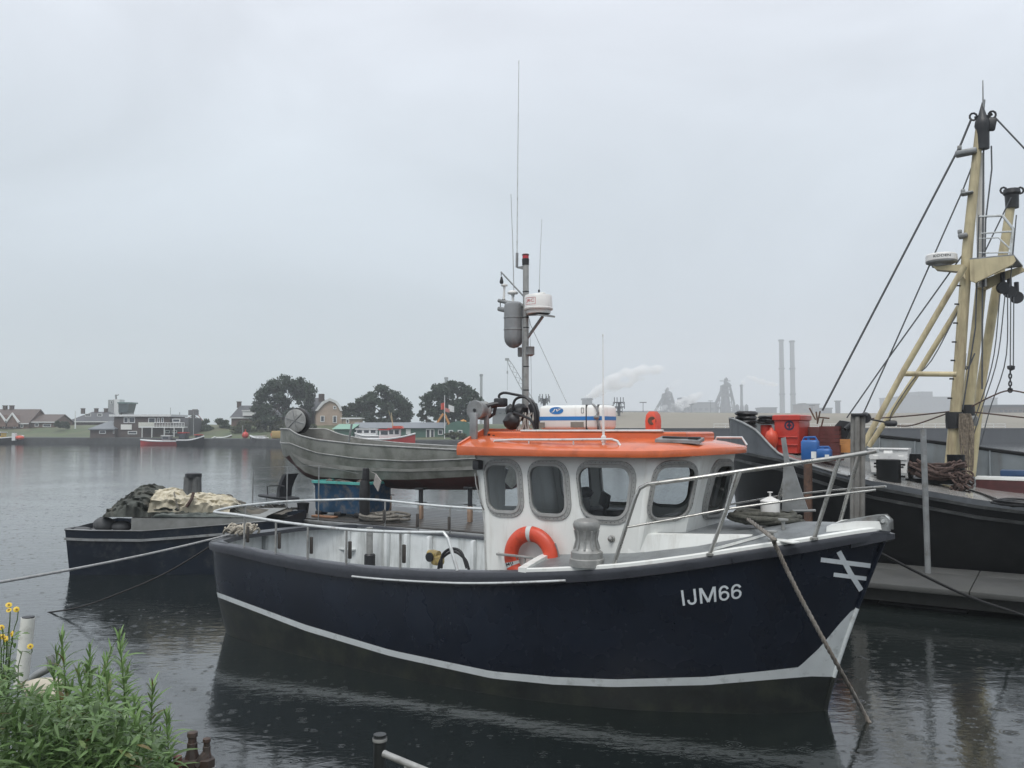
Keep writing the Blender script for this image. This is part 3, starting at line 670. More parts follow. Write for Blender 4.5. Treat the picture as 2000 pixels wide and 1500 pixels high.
# lifebuoy rack
b = MB(MBF)
for y_ in (1083,):
    b.tube([bv(970, 1082, -1.23), bv(1010, 1086, -1.24), bv(1058, 1092, -1.24), bv(1085, 1097, -1.23)], .017, 6)
b.tube([bv(1025, 1088, -1.23), bv(1025, 1120, -1.23)], .016, 6); b.tube([bv(972, 1082, -1.23), bv(974, 1081, -1.0)], .015, 6); b.build('lifebuoy_rack', alu, wh)

# ---- rails
def railpath(h, sgn, u0, u1, a=.07):
    P = [ins(i, a, OL[i].z + h) for i in range(NS) if u0 <= OL[i].x <= u1]; return [Vector((p.x, p.y * sgn, p.z)) for p in P]
near = railpath(.475, 1, -20, -4.32); far = railpath(.475, -1, -20, -4.12)
end = ins(max(i for i in range(NS) if OL[i].x < -3.93), .07, 1.47)
path = far[::-1] + near[1:] + [Vector((-4.22, end.y, 1.93)), Vector((-4.15, end.y, 1.86)), end]
b = MB(MBF); b.tube(path, .021, 10); b.build('stern_rail', railst, boat, 60)
for px in (475, 533, 602, 681, 775):
    i = min(range(12, iw), key=lambda j: abs(bproj(*ins(j, .07, OL[j].z))[0] - px)); p = ins(i, .07, OL[i].z - .01)
    for s in (1, -1):
        b = MB(MBF); b.tube([(p.x, p.y * s, p.z), (p.x, p.y * s, p.z + .47)], .016, 7); ps = b.build('stern_rail_post', alu, boat)
        b = MB(MBF); b.box((p.x + .02, p.y * s + s * .05, p.z + .20), (.05, .03, .24), None, .01); b.build('post_pad', padm, ps)
i = 6; p = ins(6, .07, OL[6].z); b = MB(MBF); b.tube([p, p + Vector((0, 0, .47))], .016, 7); b.build('stern_rail_post', alu, boat)
def pulpit(s):
    f = lambda p: Vector((p.x, p.y * s, p.z))
    top = [bv(1198, 1106, -1.47), bv(1240, 975, -1.43), bv(1249, 954, -1.41), bv(1264, 946, -1.39), bv(1350, 935, -1.22), bv(1450, 920, -1.02), bv(1560, 904, -.76), bv(1640, 893, -.54), bv(1692, 884, -.36)]
    b = MB(MBF); b.tube([f(p) for p in top], .024, 10); tr_ = b.build('bow_rail', steel, boat, 60)
    b = MB(MBF); b.tube([f(p) for p in (bv(1224, 1030, -1.45), bv(1320, 1013, -1.27), bv(1416, 995, -1.08), bv(1560, 975, -.75), bv(1710, 957, -.34))], .013, 8); b.build('bow_mid_rail', steel, boat, 60)
    for A, v0, B_, v1 in (((1386, 1083), -1.14, (1446, 921), -1.03), ((1590, 1052), -.62, (1640, 893), -.54)):
        b = MB(MBF); p = bv(*A, v0); b.tube([f(p), f(bv(*B_, v1))], .023, 8); b.lathe([(.045, -.01), (.045, .012), (.025, .02)], f(p), 10); b.build('bow_rail_post', steel, boat)
    b = MB(MBF); b.lathe([(.05, -.01), (.05, .014), (.026, .022)], f(top[0]), 10); b.build('rail_foot', steel, boat)
    b = MB(MBF); b.tube([f(bv(1438, 922, -1.05)), f(bv(1418, 990, -1.1))], .015, 6); b.build('bow_rail_strut', steel, boat)
pulpit(1); pulpit(-1)
# ---- capstan on the side deck
p = bz(1146, 1096, 1.70)
b = MB(MBF); cap = b.lathe([(.20, -.05), (.20, .03), (.185, .04), (.185, .11), (.165, .125), (.15, .14), (.135, .16), (.118, .25), (.125, .33), (.145, .37), (.155, .39), (.16, .43), (.145, .465), (.095, .488), (0, .495)], p, 28)
b.build('capstan', alu, boat, 40)
b = MB(MBF)
for k in range(10):
    a = k * math.pi / 5; c_ = Vector((math.cos(a), math.sin(a), 0))
    b.tube([p + c_ * .150 + Vector((0, 0, .14)), p + c_ * .118 + Vector((0, 0, .25)), p + c_ * .138 + Vector((0, 0, .36))], .015, 6)
b.build('capstan_rib', alu, boat)
# ---- cleat pair, bow roller, windlass head, fairleads
b = MB(MBF); pc = bz(1530, 1057, 2.0); pc.z = dz(pc.x, pc.y) + .012; b.box(pc, (.36, .12, .025), Matrix.Rotation(-.5, 3, 'Z'), .01); b.build('cleat_plate', white, boat)
for x, y in ((1508, 1056), (1530, 1049)):
    b = MB(MBF); q = bz(x, y, 2.0); q.z = dz(q.x, q.y); b.lathe([(.024, 0), (.022, .095), (.06, .105), (.06, .122), (0, .128)], q, 12); b.build('cleat_post', alu, boat)
b = MB(MBF); b.loft([[Vector((u, v, z)) for z in (2.11, h)] for u, v, h in ((.05, -.12, 2.12), (.30, -.12, 2.2), (.60, -.12, 2.27), (.70, -.12, 2.28), (.76, -.12, 2.22), (.72, -.12, 2.14))]); b.loft([[Vector((u, .06, z)) for z in (2.11, h)] for u, h in ((.05, 2.12), (.30, 2.2), (.60, 2.27), (.70, 2.28), (.76, 2.22), (.72, 2.14))]); b.add([(.05, -.12, 2.115), (.72, -.12, 2.145), (.72, .06, 2.145), (.05, .06, 2.115)], [(0, 1, 2, 3)]); b.build('bow_roller_cheek', galv, boat)
b = MB(MBF); b.lathe([(.05, -.1), (.035, -.03), (.035, .0), (.05, .08)], (.68, -.02, 2.215), 14, (0, 1, 0)); b.tube([(.68, -.14, 2.215), (.68, .08, 2.215)], .02, 8); b.build('bow_roller', railst, boat)
b = MB(MBF); b.loft([[Vector((u, v, z)) for v, z in ((-w_, z0), (-w_ * .9, z0 + .09), (w_ * .9, z0 + .09), (w_, z0))] for u, w_, z0 in ((.14, .43, 2.06), (.40, .27, 2.11), (.6, .16, 2.12), (.73, .08, 2.12))], False); b.build('bow_chock', white, boat)
for x, y in ((1614, 1026), (1627, 1025)):
    b = MB(MBF); q = bz(x, y + 3, 2.06); b.lathe([(.012, 0), (.012, .04), (.028, .045), (0, .055)], q, 8); b.build('deck_stud', steel, boat)
b = MB(MBF); q = bz(1505, 1024, 2.06); b.lathe([(.115, 0), (.115, .275), (.122, .28), (.118, .292), (.03, .335), (.012, .34), (.012, .385), (.032, .388), (.032, .398), (0, .40)], q, 24); b.build('windlass', creamw, boat)
WQ = q
# ================================================================== MAST AND GEAR ON THE BLUE BOAT
def mv(x, y, v=0.0): return bv(x, y, v)
b = MB(MBF); b.tube([mv(1027, 848), mv(1027, 620), mv(1027, 518)], .043, 14); mast = b.build('mast', alu, boat)
b = MB(MBF); b.tube([mv(1022, 846, -.03), mv(1021.5, 622, -.03)], .018, 8); b.build('cable_conduit', galv, mast)
b = MB(MBF)
for y in (570, 620, 640, 716, 762): b.lathe([(.046, -.008), (.048, 0), (.046, .008)], mv(1027, y), 14)
b.build('mast_band', dark, mast)
lampred = mat('red lamp', (.42, .03, .04), .25)
b = MB(MBF); b.lathe([(.05, 0), (.052, .09), (.046, .095)], mv(1026.5, 518), 14); b.build('lamp_base', dark, mast)
b = MB(MBF); b.lathe([(.046, 0), (.046, .075), (.044, .08)], mv(1026.5, 507), 14); b.build('red_lamp', lampred, mast)
b = MB(MBF); b.lathe([(.052, 0), (.05, .012), (.03, .018), (0, .02)], mv(1026.5, 498.5), 14); b.build('lamp_cap', dark, mast)
b = MB(MBF); b.prism([mv(1023, 519), mv(1007, 521.5), mv(1011, 524), mv(1023, 527)], (0, .012, 0)); b.build('antenna_bracket', galv, mast)
whip = mat('whip grey', (.46, .47, .47), .4, var=.1)
def whipa(pts, r0, r1, m=whip, n=5):
    b = MB(MBF); b.tube(pts, [lerp(r0, r1, i / (len(pts) - 1)) for i in range(len(pts))], n); return b.build('whip_antenna', m, mast)
b = MB(MBF); b.tube([mv(1009.5, 522), mv(1010, 494)], .02, 8); b.build('antenna_base', galv, mast)
whipa([mv(1010, 494), mv(1011.5, 300), mv(1013.5, 118)], .011, .006, railst)
whipa([mv(1004, 580), mv(1001.6, 480), mv(998, 379)], .008, .005)
whipa([mv(1053, 582, -.1), mv(1055, 500, -.1), mv(1058.5, 428, -.1)], .006, .003)
b = MB(MBF)
for y0, y1 in ((566, 571), (573, 581)): b.tube([mv(1052.6, y1, -.1), mv(1052.7, y0, -.1)], .014, 8)
b.build('antenna_base', dark, mast)
b = MB(MBF); b.tube([mv(1023, 579), mv(978.5, 531)], .012, 6); b.build('gaff', galv, mast)
b = MB(MBF); b.tube([mv(979, 532), mv(979, 539)], .006, 5); b.lathe([(0, .04), (.012, .035), (.02, .0), (.03, -.04), (.025, -.065), (0, -.075)], mv(979.6, 545), 10); b.build('hanging_block', dark, mast)
b = MB(MBF); b.tube([mv(974, 587, .05), mv(1026, 598)], .028, 10); b.build('crossarm', galv, mast)
b = MB(MBF); b.lathe([(0, -.0), (.025, .0), (.03, .004)], mv(984, 585, .04), 10); b.tube([mv(984, 586, .04), mv(985, 562, .04)], [.02, .016], 8); b.lathe([(.018, -.04), (.02, 0), (.05, .008), (.05, .025), (.03, .035), (0, .036)], mv(985, 559.5, .04), 16); b.build('gps_antenna', creamw, mast)
b = MB(MBF); b.tube([mv(1002, 590, .02), mv(1001.5, 576, .02)], [.02, .02], 8); b.lathe([(.02, -.03), (.03, -.01), (.075, 0), (.08, .02), (.05, .045), (0, .05)], mv(1001.5, 574, .02), 20); b.build('gps_antenna', creamw, mast)
b = MB(MBF); b.box(mv(983, 605, .05), (.16, .1, .07), Matrix.Rotation(.25, 3, 'Y'), .02); b.tube([mv(977, 588, .05), mv(978, 604, .05)], .008, 5); b.build('floodlight', galv, mast)
pgrey = mat('bottle grey', (.23, .24, .245), .45, var=.12, dirt=(.13, .13, .125), damt=.3, dscale=9, streak=True)
b = MB(MBF); c_ = mv(1003.5, 640, .0); r_ = .142; b.lathe([(0, -.30), (.06, -.285), (.105, -.25), (.132, -.20), (r_, -.14), (r_, .30), (.135, .34), (.10, .37), (.0, .385)], c_, 26); b.build('pressure_bottle', pgrey, mast)
b = MB(MBF)
for y in (621, 644): b.lathe([(r_ + .001, -.01), (r_ + .006, -.006), (r_ + .006, .006), (r_ + .001, .01)], mv(1003.5, y), 26)
b.build('bottle_strap', galv, mast)
RC = mv(1051.5, 613, -.05)
b = MB(MBF); b.prism([mv(1028, 614, .02), mv(1050, 613, -.2), mv(1084, 617, -.1), mv(1076, 615, .2), mv(1045, 612, .25)], (0, 0, -.025)); b.build('radar_platform', galv, mast)
b = MB(MBF); b.tube([mv(1060, 618, -.05), mv(1030, 660)], .022, 8); b.build('radar_strut', galv, mast)
b = MB(MBF); b.lathe([(.17, .0), (.18, .05), (.205, .055), (.21, .075), (.2, .085), (.197, .24), (.185, .262), (.12, .275), (0, .28)], RC, 32); b.box(RC + Vector((.09, -.05, .28)), (.08, .06, .02), None, .008); rad = b.build('radome', creamw, mast)
redt = mat('red print', (.45, .04, .05), .5, var=.05)
def cyl_text(body, C_, r_, a0, a1, z0, z1, m, name='lettering', frame_rect=False):
    P, Fc = text_mb(body, bold=.012); b = MB(MBF)
    g = lambda s_, t_: C_ + Vector((math.cos(lerp(a0, a1, s_)) * r_, math.sin(lerp(a0, a1, s_)) * r_, lerp(z0, z1, t_)))
    b.add([g(s_, t_) for s_, t_ in P], Fc)
    if frame_rect:
        for s0, s1, t0, t1 in ((-.14, 1.14, -.42, -.30), (-.14, 1.14, 1.30, 1.42), (-.14, -.10, -.42, 1.42), (1.10, 1.14, -.42, 1.42)):
            for k in range(6):
                u0, u1 = lerp(s0, s1, k / 6), lerp(s0, s1, (k + 1) / 6); b.add([g(u0, t0), g(u1, t0), g(u1, t1), g(u0, t1)], [(0, 1, 2, 3)])
    return b.build(name, m, mast, 0)
va = math.atan2(c0.y - RC.y, c0.x - RC.x)
cyl_text('JRC', RC, .1995, va - 1.0, va - .30, .135, .19, redt, frame_rect=True)
for x0, x1, y0, y1, v_ in ((1012, 1019, 679, 694, .06), (1029, 1042, 677, 693, -.06)):
    b = MB(MBF); p = (mv(x0, y1, v_) + mv(x1, y0, v_)) / 2; w_ = (mv(x1, y0, v_) - mv(x0, y1, v_)); b.lathe([(.03, -w_.z * .7), (abs(w_.x) * .55, -w_.z * .5), (abs(w_.x) * .55, w_.z * .42), (abs(w_.x) * .6, w_.z * .5), (.02, w_.z * .55)], p, 12); b.build('deck_light', galv, mast)
b = MB(MBF); b.tube([mv(1034, 622), mv(1036, 634), mv(1107, 787, -.2)], .004, 4); b.tube([mv(1034, 622), mv(1037, 700), mv(1039, 838)], .003, 4); b.build('stay_wire', galv, mast)
# tall white aerial on the roof
b = MB(MBF); p = bv(1179, 873, -1.0); b.lathe([(.06, -.03), (.055, -.015), (.02, .01), (.02, .06), (.032, .065), (.03, .13), (.018, .14)], p, 12); b.tube([p + Vector((0, 0, .12)), bv(1178, 800, -1.0)], .017, 8); b.tube([bv(1178, 800, -1.0), bv(1177.5, 655, -1.0)], [.009, .005], 6); b.lathe([(.01, -.01), (.01, .012)], bv(1177.5, 655, -1), 6); b.build('roof_aerial', creamw, roof)
# net hauler at the aft end of the roof
hb = (Vector((-.12, 1, 0))).normalized()
hc = bv(928, 801, -.82)
b = MB(MBF); b.lathe([(0, -.012), (.125, -.012), (.134, 0), (.134, .03), (.11, .04), (.105, .20), (.134, .215), (.134, .24), (0, .24)], hc, 28, hb); haul = b.build('hauler_drum', galv, boat)
b = MB(MBF); b.lathe([(.022, -.018), (.022, -.03), (0, -.032)], hc, 10, hb); b.build('drum_nut', dark, haul)
b = MB(MBF); b.box((bv(925, 845, -.9) + Vector((0, 0, .02))), (.11, .05, .50), None, .012); b.lathe([(.10, 0), (.09, .02), (.05, .03)], bv(924, 872, -.9), 14); b.build('hauler_post', galv, boat)
b = MB(MBF); b.box(bv(950, 828, -.6), (.06, .06, .34), None, .01); b.build('hauler_post', galv, boat)
b = MB(MBF); b.tube([bv(940, 797, -.65), bv(968, 790, -.5), bv(985, 788, -.45)], [.05, .04, .05], 10); b.box(bv(978, 786, -.45), (.16, .13, .12), None, .02); b.tube([bv(968, 793, -.5), bv(965, 808, -.5), bv(955, 815, -.5)], .025, 8); b.build('hydraulic_motor', dark, boat)
b = MB(MBF); b.ico(bv(1012, 806, -.15), (.16, .14, .13), .14); b.ico(bv(996, 802, -.2), (.07, .07, .09), .15); b.ico(bv(1000, 822, -.3), (.13, .10, .13), .12); b.box(bv(1046, 812, -.1), (.10, .12, .36), Matrix.Rotation(-.3, 3, 'Y'), .02); b.build('hydraulic_pump', dark, boat)
for pts in ([(976, 780), (975, 772), (985, 767), (1003, 770), (1022, 774), (1038, 782), (1047, 795), (1051, 815), (1050, 838)], [(1001, 800), (1005, 783), (1015, 776), (1028, 777), (1040, 792), (1045, 812), (1046, 850)], [(1003, 806), (1020, 812), (1036, 820), (1044, 835), (1046, 852)]):
    b = MB(MBF); P = catmull([tuple(bv(x, y, -.25 - .05 * (len(pts) % 3))) for x, y in pts], 26); b.tube(P, .019, 7); b.build('hydraulic_hose', dark, boat)
b = MB(MBF)
for k in range(9):
    x = 1014 + k * 3.4; P = catmull([tuple(bv(x + random.uniform(-2, 6), 806, -.2)), tuple(bv(x + random.uniform(-5, 5), 820, -.25)), tuple(bv(x - 6 + random.uniform(-6, 6), 841, -.3))], 8); b.tube(P, .009, 5)
b.build('cable_bunch', mat('pale cable', (.42, .40, .36), .6), mast)
b = MB(MBF); b.box(bv(1046, 848, -.55), (.03, .03, .10)); b.build('hose_valve', dark, boat)
b = MB(MBF)
for x, y in ((955, 849), (964, 851), (955, 855), (965, 856)): b.box(bv(x, y, -.628), (.035, .006, .022))
b.build('stencil_marks', dark, roof)

def rr(cx_, cy_, hx, hy, z, r_=.1, n=4):
    out = []
    for sx, sy, st in ((1, 1, 0), (-1, 1, 1), (-1, -1, 2), (1, -1, 3)):
        for k in range(n + 1):
            an = math.pi / 2 * (st + k / n); out.append(Vector((cx_ + sx * (hx - r_) + r_ * math.cos(an), cy_ + sy * (hy - r_) + r_ * math.sin(an), z)))
    return out
# ---- white and blue container on the roof
Vn = -.47; zb0, zt0 = 3.222, bv(1100, 791.5, Vn).z
u0, u1 = bv(1052, 815, Vn).x, bv(1176, 815, Vn).x
JX = thing('equipment_box', 'white cooler box with a blue band strapped on the orange roof', 'box', mat=MBF @ Matrix.Translation((0, 0, 0)))
JX.matrix_world = MBF @ Matrix.Translation(((u0 + u1) / 2, Vn + .22, zb0)); PM[JX.name] = JX.matrix_world.copy()
b = MB(MBF); b.box(((u0 + u1) / 2, Vn + .22, (zb0 + zt0) / 2), (u1 - u0, .44, zt0 - zb0), None, .045); b.build('case', white, JX, 50)
bluei = mat('blue print', (.03, .19, .50), .4, var=.06)
b = MB(MBF); hb0, hb1 = bv(1100, 821, Vn).z, bv(1100, 813.5, Vn).z
b.loft([rr((u0 + u1) / 2, Vn + .22, (u1 - u0) / 2 + .003, .223, z_, .036, 2) for z_ in (hb0, hb1)], True); b.build('blue_band', bluei, JX, 50)
ce = bv(1086.5, 802, Vn - .004); ex = (bv(1100, 802, Vn) - bv(1073, 802, Vn)).x / 2; ez = (bv(1086, 795, Vn) - bv(1086, 809, Vn)).z / 2
b = MB(MBF); b.add([ce + Vector((ex * math.copysign(abs(math.cos(a)) ** .9, math.cos(a)), 0, ez * math.sin(a))) for a in np.linspace(0, 2 * math.pi, 28)[:-1]], [tuple(range(27))]); b.build('logo', bluei, JX, 0)
P, Fc = text_mb('JV', bold=.02); b = MB(MBF); b.add([ce + Vector(((s_ - .5) * ex * 1.15 + (t_ - .5) * .03, -.003, (t_ - .5) * ez * .95)) for s_, t_ in P], Fc); b.add([ce + Vector(q) for q in ((.02, -.003, ez * .35), (ex * .95, -.003, ez * .5), (ex * .8, -.003, ez * .62), (.02, -.003, ez * .5))], [(0, 1, 2, 3)]); b.build('logo_letters', white, JX, 0)
grille = mat('vent grille', (.19, .175, .15), .7, var=.3)
for x0, x1, y0, y1 in ((1053, 1064, 825, 836), (1115, 1140, 824, 835)):
    p, q = bv(x0, y1, Vn), bv(x1, y0, Vn); b = MB(MBF); b.box(((p.x + q.x) / 2, Vn - .002, (p.z + q.z) / 2), (q.x - p.x, .012, q.z - p.z)); b.build('vent_grille', grille, JX)
b = MB(MBF)
for x in (1145, 1170):
    u = bv(x, 810, Vn).x; u = min(u, u1 - .06); b.box((u, Vn + .22, (zb0 + zt0) / 2), (.016, .452, zt0 - zb0 + .008), None, .006)
b.build('strap', dark, JX)
b = MB(MBF); p = bv(1137.5, 801.5, Vn - .003)
for dx, dz_, sx, sz in ((0, .034, .035, .004), (0, -.034, .035, .004), (-.016, 0, .004, .07), (.016, 0, .004, .07)): b.box(p + Vector((dx, 0, dz_)), (sx, .004, sz))
b.build('label_outline', dark, JX, 0)
b = MB(MBF); b.tube([bv(1158, 790, Vn + .05), bv(1165, 795, Vn - .03), bv(1168, 806, Vn - .04), bv(1165, 816, Vn - .04), bv(1170, 830, Vn - .04), bv(1172, 838, Vn - .03)], .016, 7); b.ico(bv(1165, 815, Vn - .05), (.04, .03, .03), .1); b.build('cable_loop', galv, JX)

# ---- lifebuoy in its rack
lc = bv(1037, 1089, -1.13)
LBm = MBF @ Matrix.Translation(lc); LB = thing('lifebuoy', 'orange lifebuoy with white bands on the wheelhouse side', 'lifebuoy', mat=LBm)
Rm, rm = .295, .098
def torus_arc(b, a0, a1, n, r_, R_=Rm, flat=.72):
    rows = []
    for k in range(n + 1):
        a = lerp(a0, a1, k / n); d = Vector((math.cos(a), 0, math.sin(a)))
        rows.append([lc + d * (R_ + r_ * math.cos(q)) + Vector((0, r_ * flat * math.sin(q), 0)) for q in np.linspace(0, 2 * math.pi, 15)[:-1]])
    b.loft(rows, True)
b = MB(MBF); torus_arc(b, 0, 2 * math.pi, 64, rm); b.build('ring', orangep, LB, 80)
bw = mat('reflective band', (.58, .60, .58), .4, var=.08, dirt=(.3, .3, .28), damt=.25, dscale=20)
for a in (92, 200, 318):
    b = MB(MBF); torus_arc(b, R(a - 5.5), R(a + 5.5), 4, rm + .003); b.build('band', bw, LB, 80)
b = MB(MBF); b.tube([lc + Vector((math.cos(R(a)) * (.20 - .02 * math.sin(R(a * 3))), -.02, math.sin(R(a)) * .20)) for a in range(180, 341, 10)], .009, 5, True); b.tube([lc + Vector((math.cos(R(a)) * .41, -.01, math.sin(R(a)) * .41)) for a in range(-10, 35, 5)], .009, 5); b.build('grab_line', galv, LB)
P, Fc = text_mb('IJM', bold=.02); b = MB(MBF)
def tg(s_, t_):
    a = R(lerp(186, 214, 1 - t_)) ; q = math.pi / 2 * 3 + lerp(-.55, .55, s_)
    d = Vector((math.cos(a), 0, math.sin(a))); return lc + d * (Rm + (rm + .006) * math.cos(q)) + Vector((0, (rm + .006) * .72 * math.sin(q), 0))
b.add([tg(s_, t_ * .35 + .33) for s_, t_ in P], Fc); b.build('lettering', dark, LB, 0)

# ---- rope coil round the windlass
def coil(name, label, c_, r0, r1, turns, rr, m, frame=MBF, h=.1, seed=1, group=None):
    rn = random.Random(seed); P = []
    n = int(turns * 18)
    for k in range(n):
        a = k / 18 * 2 * math.pi; lay = int(k / 18)
        rad = lerp(r0, r1, (lay % 3) / 2 if turns > 3 else k / n) * (1 + .05 * math.sin(a * 2 + lay) + rn.uniform(-.02, .02))
        P.append(Vector(c_) + Vector((rad * math.cos(a), rad * math.sin(a) * .92, rr + h * k / n + .012 * math.sin(3 * a + lay * 1.7))))
    b = MB(frame); b.tube(P, rr, 6); return tag(b.build(name, m, None, 60), label, 'rope', group)
coil('rope_coil', 'dark mooring rope coiled around the white windlass on the foredeck', WQ + Vector((-.05, -.05, .0)), .25, .43, 8, .032, ropem, h=.11, seed=3)
# ---- anchor standing beside the windlass
b = MB(MBF); va_ = .42
b.prism([bv(x, y, va_) for x, y in ((1530, 905), (1548, 908), (1578, 996), (1556, 1002), (1527, 998))], (.0, .02, 0)); AN = None
ab = bv(1555, 1004, va_); AN = thing('anchor', 'grey plate anchor standing upright behind the windlass', 'anchor', mat=MBF @ Matrix.Translation(ab))
b.build('fluke', galv, AN)
b = MB(MBF); b.prism([bv(x, y, va_ - .01) for x, y in ((1525, 856), (1533, 854), (1541, 905), (1533, 912))], (.0, .045, 0)); b.build('shank', galv, AN)
b = MB(MBF); b.tube([bv(1548, 998, va_), bv(1593, 997, va_)], .016, 8); b.tube([bv(1535, 1002, va_ + .01), bv(1530, 1016, va_ + .01)], .02, 6); b.build('stock', galv, AN)

# ---- well deck gear
b = MB(MBF); p = bz(722, 1100, .62); p = bv(722, 1110, 1.25); b.tube([Vector((p.x, 1.25, .55)), bv(722, 1030, 1.25)], .06, 12); bo = b.build('samson_post', alu, boat)
b = MB(MBF); b.lathe([(.10, 0), (.10, .22), (.085, .24), (.05, .245)], bv(722, 1108, 1.25), 14); b.build('post_collar', dark, boat)
b = MB(MBF); p = bv(681, 1072, 1.45); b.box(p, (.34, .2, .035), None, .01); b.build('bulwark_shelf', whiteb, boat)
b = MB(MBF); p = bv(637, 1092, 1.35); b.box(p, (.35, .25, .12), None, .02); tag(b.build('tool_case', galv), 'small grey case lying inside the white bulwark of the blue boat', 'case')
b = MB(MBF); p = bv(855, 1094, 0.6); b.box(p, (.18, .16, .16), None, .04); b.lathe([(.07, -.1), (.08, 0), (.07, .1)], p + Vector((-.08, 0, .08)), 14, (1, 0, 0)); PU = thing('deck_pump', 'yellow deck pump beside black hoses in the well deck', 'pump', mat=MBF @ Matrix.Translation(p - Vector((0, 0, .1))))
b.build('body', mat('pump yellow', (.36, .27, .085), .55, var=.35, dirt=(.1, .07, .05), damt=.5, dscale=15), PU)
b = MB(MBF); b.lathe([(.075, -.02), (.075, .02)], p + Vector((-.1, -.08, .05)), 14, (0, 1, 0)); b.build('pulley', dark, PU)
for k, pts in enumerate(([(862, 1110), (864, 1085), (880, 1072), (900, 1078), (912, 1110)], [(856, 1112), (862, 1092), (885, 1077), (908, 1092), (916, 1113)])):
    b = MB(MBF); b.tube(catmull([tuple(bv(x, y, -1.1 + .15 * k)) for x, y in pts], 24), .02, 7); tag(b.build('hose', blackr, None, 60), ('black hose arching up behind the end of the stern rail', 'black hose looped lower beside the yellow deck pump')[k], 'hose')
b = MB(MBF); rn = random.Random(5)
for k in range(14):
    c_ = ins(12, .16, 1.45) + Vector((rn.uniform(-.12, .2), rn.uniform(-.1, .3), rn.uniform(.02, .10))); a0 = rn.uniform(0, 6)
    b.tube([c_ + Vector((.11 * math.cos(a0 + t), .11 * math.sin(a0 + t) * .8, .05 * math.sin(2 * t + k) + .02)) for t in np.linspace(0, 5, 12)], .018, 5)
tag(b.build('rope_heap', mat('pale rope', (.42, .38, .31), .85, var=.35, scale=25, bump=.8, bscale=90), None, 60), 'pale tangled rope heaped on the stern corner of the blue boat', 'rope')

# ---- mooring lines
def line(name, label, P, r_, m, n=40, sag=0.0, frame=I4):
    Q = catmull([tuple(p) for p in P], n) if len(P) > 2 else [np.array(P[0]) * (1 - t) + np.array(P[1]) * t - np.array((0, 0, sag * 4 * t * (1 - t))) for t in np.linspace(0, 1, n)]
    b = MB(frame); b.tube(Q, r_, 7); return tag(b.build(name, m, None, 60), label, 'rope')
wB = lambda p: MBF @ p
cl = wB(bz(1508, 1050, 2.09))
RP = catmull([tuple(p) for p in (wB(WQ + Vector((-.26, -.24, .11))), cl, wB(bz(1514, 1064, 1.99)), W(1560, 1160, 9.15), W(1625, 1280, 9.15), Wz(1697, 1410, .0), Wz(1760, 1530, -.25))], 240)
b = MB()
for sN in range(3):
    P = []
    for k in range(240):
        t = Vector(RP[min(k + 1, 239)]) - Vector(RP[max(k - 1, 0)]); t.normalize(); n1 = t.orthogonal().normalized(); n1 = (Vector((1, 0, 0)) - t * t.x).normalized(); n2 = t.cross(n1); a_ = k * .62 + sN * 2.094
        P.append(Vector(RP[k]) + (n1 * math.cos(a_) + n2 * math.sin(a_)) * .0125)
    b.tube(P, .0135, 5)
tag(b.build('mooring_rope', mat('bow rope', (.215, .20, .18), .85, var=.4, scale=14, bump=.8, bscale=80, dirt=(.16, .12, .08), damt=.4, dscale=3), None, 60), 'worn grey rope running from the bow cleat down into the water', 'rope')
sc_ = wB(ins(14, .12, 1.46))
line('mooring_rope', 'pale mooring rope stretched tight from the stern towards the left bank', [sc_, W(-190, 1167, 8.6)], .0175, mat('pale line', (.36, .365, .36), .7, var=.2, scale=20, bump=.8, bscale=120), 50, .06)
line('mooring_rope', 'thin dark rope sagging from the stern into the water', [sc_ + Vector((0, 0, .01)), W(330, 1116, 14.0), W(230, 1160, 14.0), Wz(150, 1187, .16), Wz(60, 1201, -.1)], .014, ropeb, 40)
line('mooring_rope', 'dark rope running from the blue bow down into the water before the pontoon', [wB(Vector((.45, .3, 1.9))), W(1712, 1076, 10.3), W(1880, 1160, 11.0), Wz(2000, 1202, .25), Wz(2110, 1245, -.15)], .018, ropeb, 40)
# ================================================================== LEFT: WORK PONTOON, BARGE AND WHAT STANDS ON THEM
from mathutils import noise as mn
PZ = 1.0
wetdeck = mat('wet dark deck', (.055, .055, .054), .3, var=.4, scale=2.5, bump=.5, bscale=12, dirt=(.10, .095, .085), damt=.45, dscale=1.5)
pont = thing('work_pontoon', 'dark work pontoon with a cluttered wet deck behind the blue boat', 'pontoon', mat=MBF @ Matrix.Translation((-11.5, 6.6, 0)))
b = MB(MBF); b.box((-11.6, 6.6, .32), (10.6, 3.8, 1.3), None, .06); b.build('float', navy2, pont)
PL = mat('deck plank', (.075, .070, .064), .35, var=.35, scale=3, bump=.4, bscale=18, dirt=(.03, .03, .03), damt=.4, dscale=2)
pv = 4.78
for k in range(12):
    b = MB(MBF); b.box((-11.6, pv + .12 + k * .30, .985), (10.5, .285, .04), None, .008); b.build('deck_plank', PL, pont)
b = MB(MBF); b.box((-11.6, 4.68, .93), (10.7, .07, .10), None, .02); b.build('edge_strip', galv, pont)
b = MB(MBF); b.box((-11.6, 4.66, .70), (10.66, .06, .09), None, .02); b.build('fender_rail', blackr, pont)
for x in (493, 560, 622):
    p = bv(x, 1000, 4.74); t_ = bv(x + 1, 911 if x > 493 else 917, 4.74); b = MB(MBF); b.tube([(p.x, 4.74, .95), (p.x, 4.74, t_.z)], .016, 6); b.build('stanchion', galv, pont)
b = MB(MBF); b.tube([bv(500, 914, 4.74), bv(560, 911, 4.74), bv(622, 909, 4.74), bv(700, 925, 4.9)], .004, 4); b.build('guard_wire', galv, pont)
